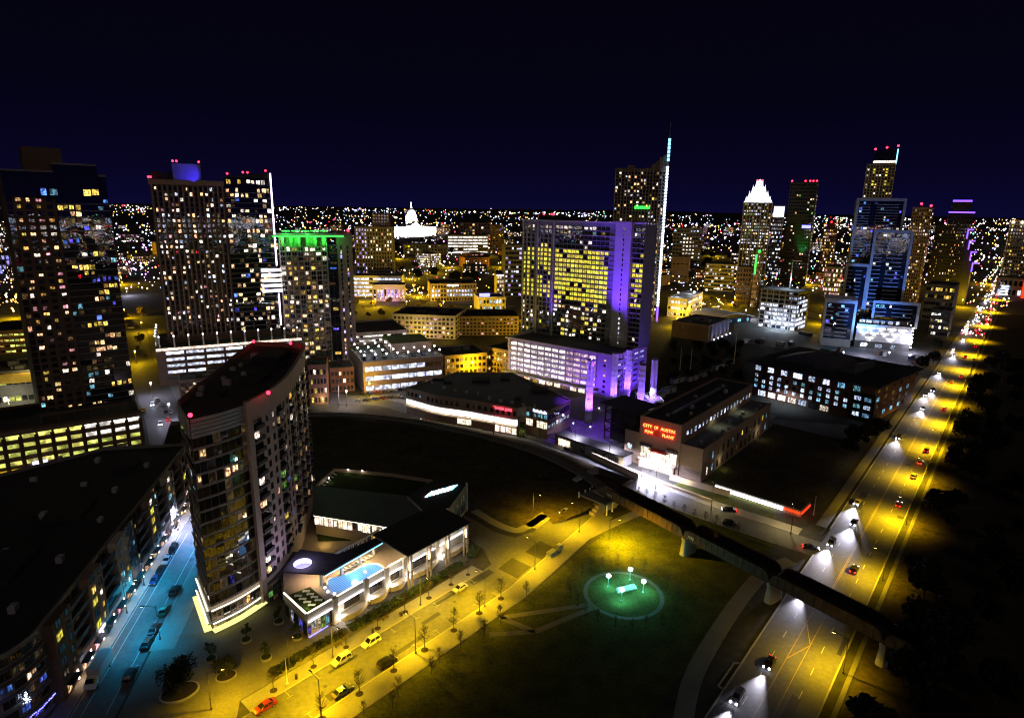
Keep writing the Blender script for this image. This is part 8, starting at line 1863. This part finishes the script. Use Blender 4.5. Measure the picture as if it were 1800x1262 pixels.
for _ in range(70):                                   # lit roads of the suburbs
    px = RF.uniform(-80, 1880); p = G(px, 364.2 + (px - 900) * 0.0157 + 3.5 + 32 * RF.random() ** 1.8); a = RF.choice((0.15, 0.95, -0.7, 2.5)) + RF.gauss(0, 0.1); segs.append((p, Vector((math.cos(a), math.sin(a), 0)), RF.uniform(0.06, 0.25) * p.length, RF.choices(range(7), (26, 26, 24, 18, 4, 1, 3))[0]))
for k in range(3400):
    px = RF.uniform(-60, 1860)
    if k < 1500:
        o, dv, ln, m = RF.choice(segs); p = o + dv * RF.uniform(-ln, ln) + Vector((RF.gauss(0, 6), RF.gauss(0, 6), 0))
        if p.y < 900 or RF.random() < 0.25: m = RF.choices(range(7), (26, 24, 24, 16, 9, 2, 4))[0]
    else:
        hy = 364.2 + (px - 900) * 0.0157; py = hy + 2.6 + 38 * RF.random() ** 2.6
        if mnoise.noise(Vector((px * 0.021, py * 0.09, 3.7))) + (0.28 if px < 1000 else 0.05 if px < 1300 else -0.06) < RF.uniform(-0.25, 0.3): continue
        p = G(px, py); m = RF.choices(range(7), (26, 24, 24, 16, 9, 2, 4))[0]
    d = p.length
    if d > 15500 or p.y < 900: continue
    r = d * RF.choices((0.0004, 0.00055, 0.0008, 0.0013), (40, 34, 20, 5))[0]
    pts.append((p.x, p.y, RF.uniform(2, 22) + r, r, m))
light_field('distant_lights', 'countless tiny lamps of the suburbs reaching to the horizon', pts)
pts = []
for _ in range(3000):
    px = RF.uniform(-60, 1800); py = 394 + 125 * RF.random() ** 1.25; p = G(px, py); cv = (p - CC.o).dot(CC.n); cu = (p - CC.o).dot(CC.u)
    if cv > 20 and cu < 1500: continue
    if 560 < px < 1240 and py > 540: continue
    d = p.length; m = RF.choices(range(7), (26, 24, 22, 22, 7, 2, 9))[0]; pts.append((p.x, p.y, RF.uniform(3, 9), d * RF.choice((0.0005, 0.0008, 0.0012)), m))
for cx, cy_, n_, mm in ((665, 520, 60, (0, 2, 6, 6, 4, 3)), (720, 525, 50, (3, 3, 2, 6)), (640, 500, 60, (0, 1, 1, 6)), (760, 478, 16, (0, 2)), (1215, 490, 24, (0, 1, 1)), (1465, 500, 40, (0, 6, 4, 2)), (1250, 540, 20, (3, 2)), (20, 540, 40, (3, 2)), (225, 470, 40, (0, 2, 6, 1)), (1500, 470, 14, (0,)), (20, 470, 30, (0, 6, 1))):
    for _ in range(n_): p = G(cx + RF.gauss(0, 26), cy_ + RF.gauss(0, 7)); d = p.length; pts.append((p.x, p.y, RF.uniform(3, 10), d * RF.choice((0.0006, 0.001, 0.0016)), RF.choice(mm)))
light_field('downtown_lights', 'scattered street and sign lamps between the far downtown blocks', pts)
pts = []
for _ in range(520):
    u = 520 + 3600 * RF.random() ** 1.6; left = RF.random() < 0.5; p = CC(u, RF.uniform(1, 8) if left else RF.uniform(9, 17)); d = p.length
    pts.append((p.x, p.y, 1.0 + d * 0.0009, d * RF.choice((0.0006, 0.001, 0.0013)), 0 if left and RF.random() < 0.75 else 4 if RF.random() < 0.6 else 2))
for _ in range(160):
    u = 700 + 3200 * RF.random() ** 1.5; p = CC(u, RF.choice((-6, 24)) + RF.uniform(-3, 3)); d = p.length; pts.append((p.x, p.y, RF.uniform(5, 9), d * 0.0009, RF.choices(range(7), (3, 1, 5, 8, 1, 2, 0))[0]))
light_field('avenue_lights', 'stream of headlights, tail lights and signals far up the avenue', pts)
pts = []
for _ in range(4200):
    a = RF.uniform(PI * 1.02, PI * 1.98); d = 350 + 2550 * RF.random(); pts.append((d * math.cos(a), d * math.sin(a), RF.uniform(3, 25), d * 0.0016, RF.choices(range(7), (28, 30, 24, 10, 4, 2, 2))[0]))
light_field('opposite_shore_lights', 'lamps of the town behind the viewer, mirrored in dark glass', pts)
# low dark hills closing the horizon
b = MB(); n = 60; prev = None
for i in range(n + 1):
    a = rad(30 + 120 * i / n); d = 14500; hgt = 20 + 70 * max(0, mnoise.noise(Vector((i * 0.23, 0.4, 0)))) ; q = (d * math.cos(a), d * math.sin(a), hgt)
    if prev: b.poly([(prev[0], prev[1], -5), (q[0], q[1], -5), q, prev]); b.poly([prev, q, (q[0] * 1.2, q[1] * 1.2, -5), (prev[0] * 1.2, prev[1] * 1.2, -5)])
    prev = q
struct(b.build('hills', 'scrub'))
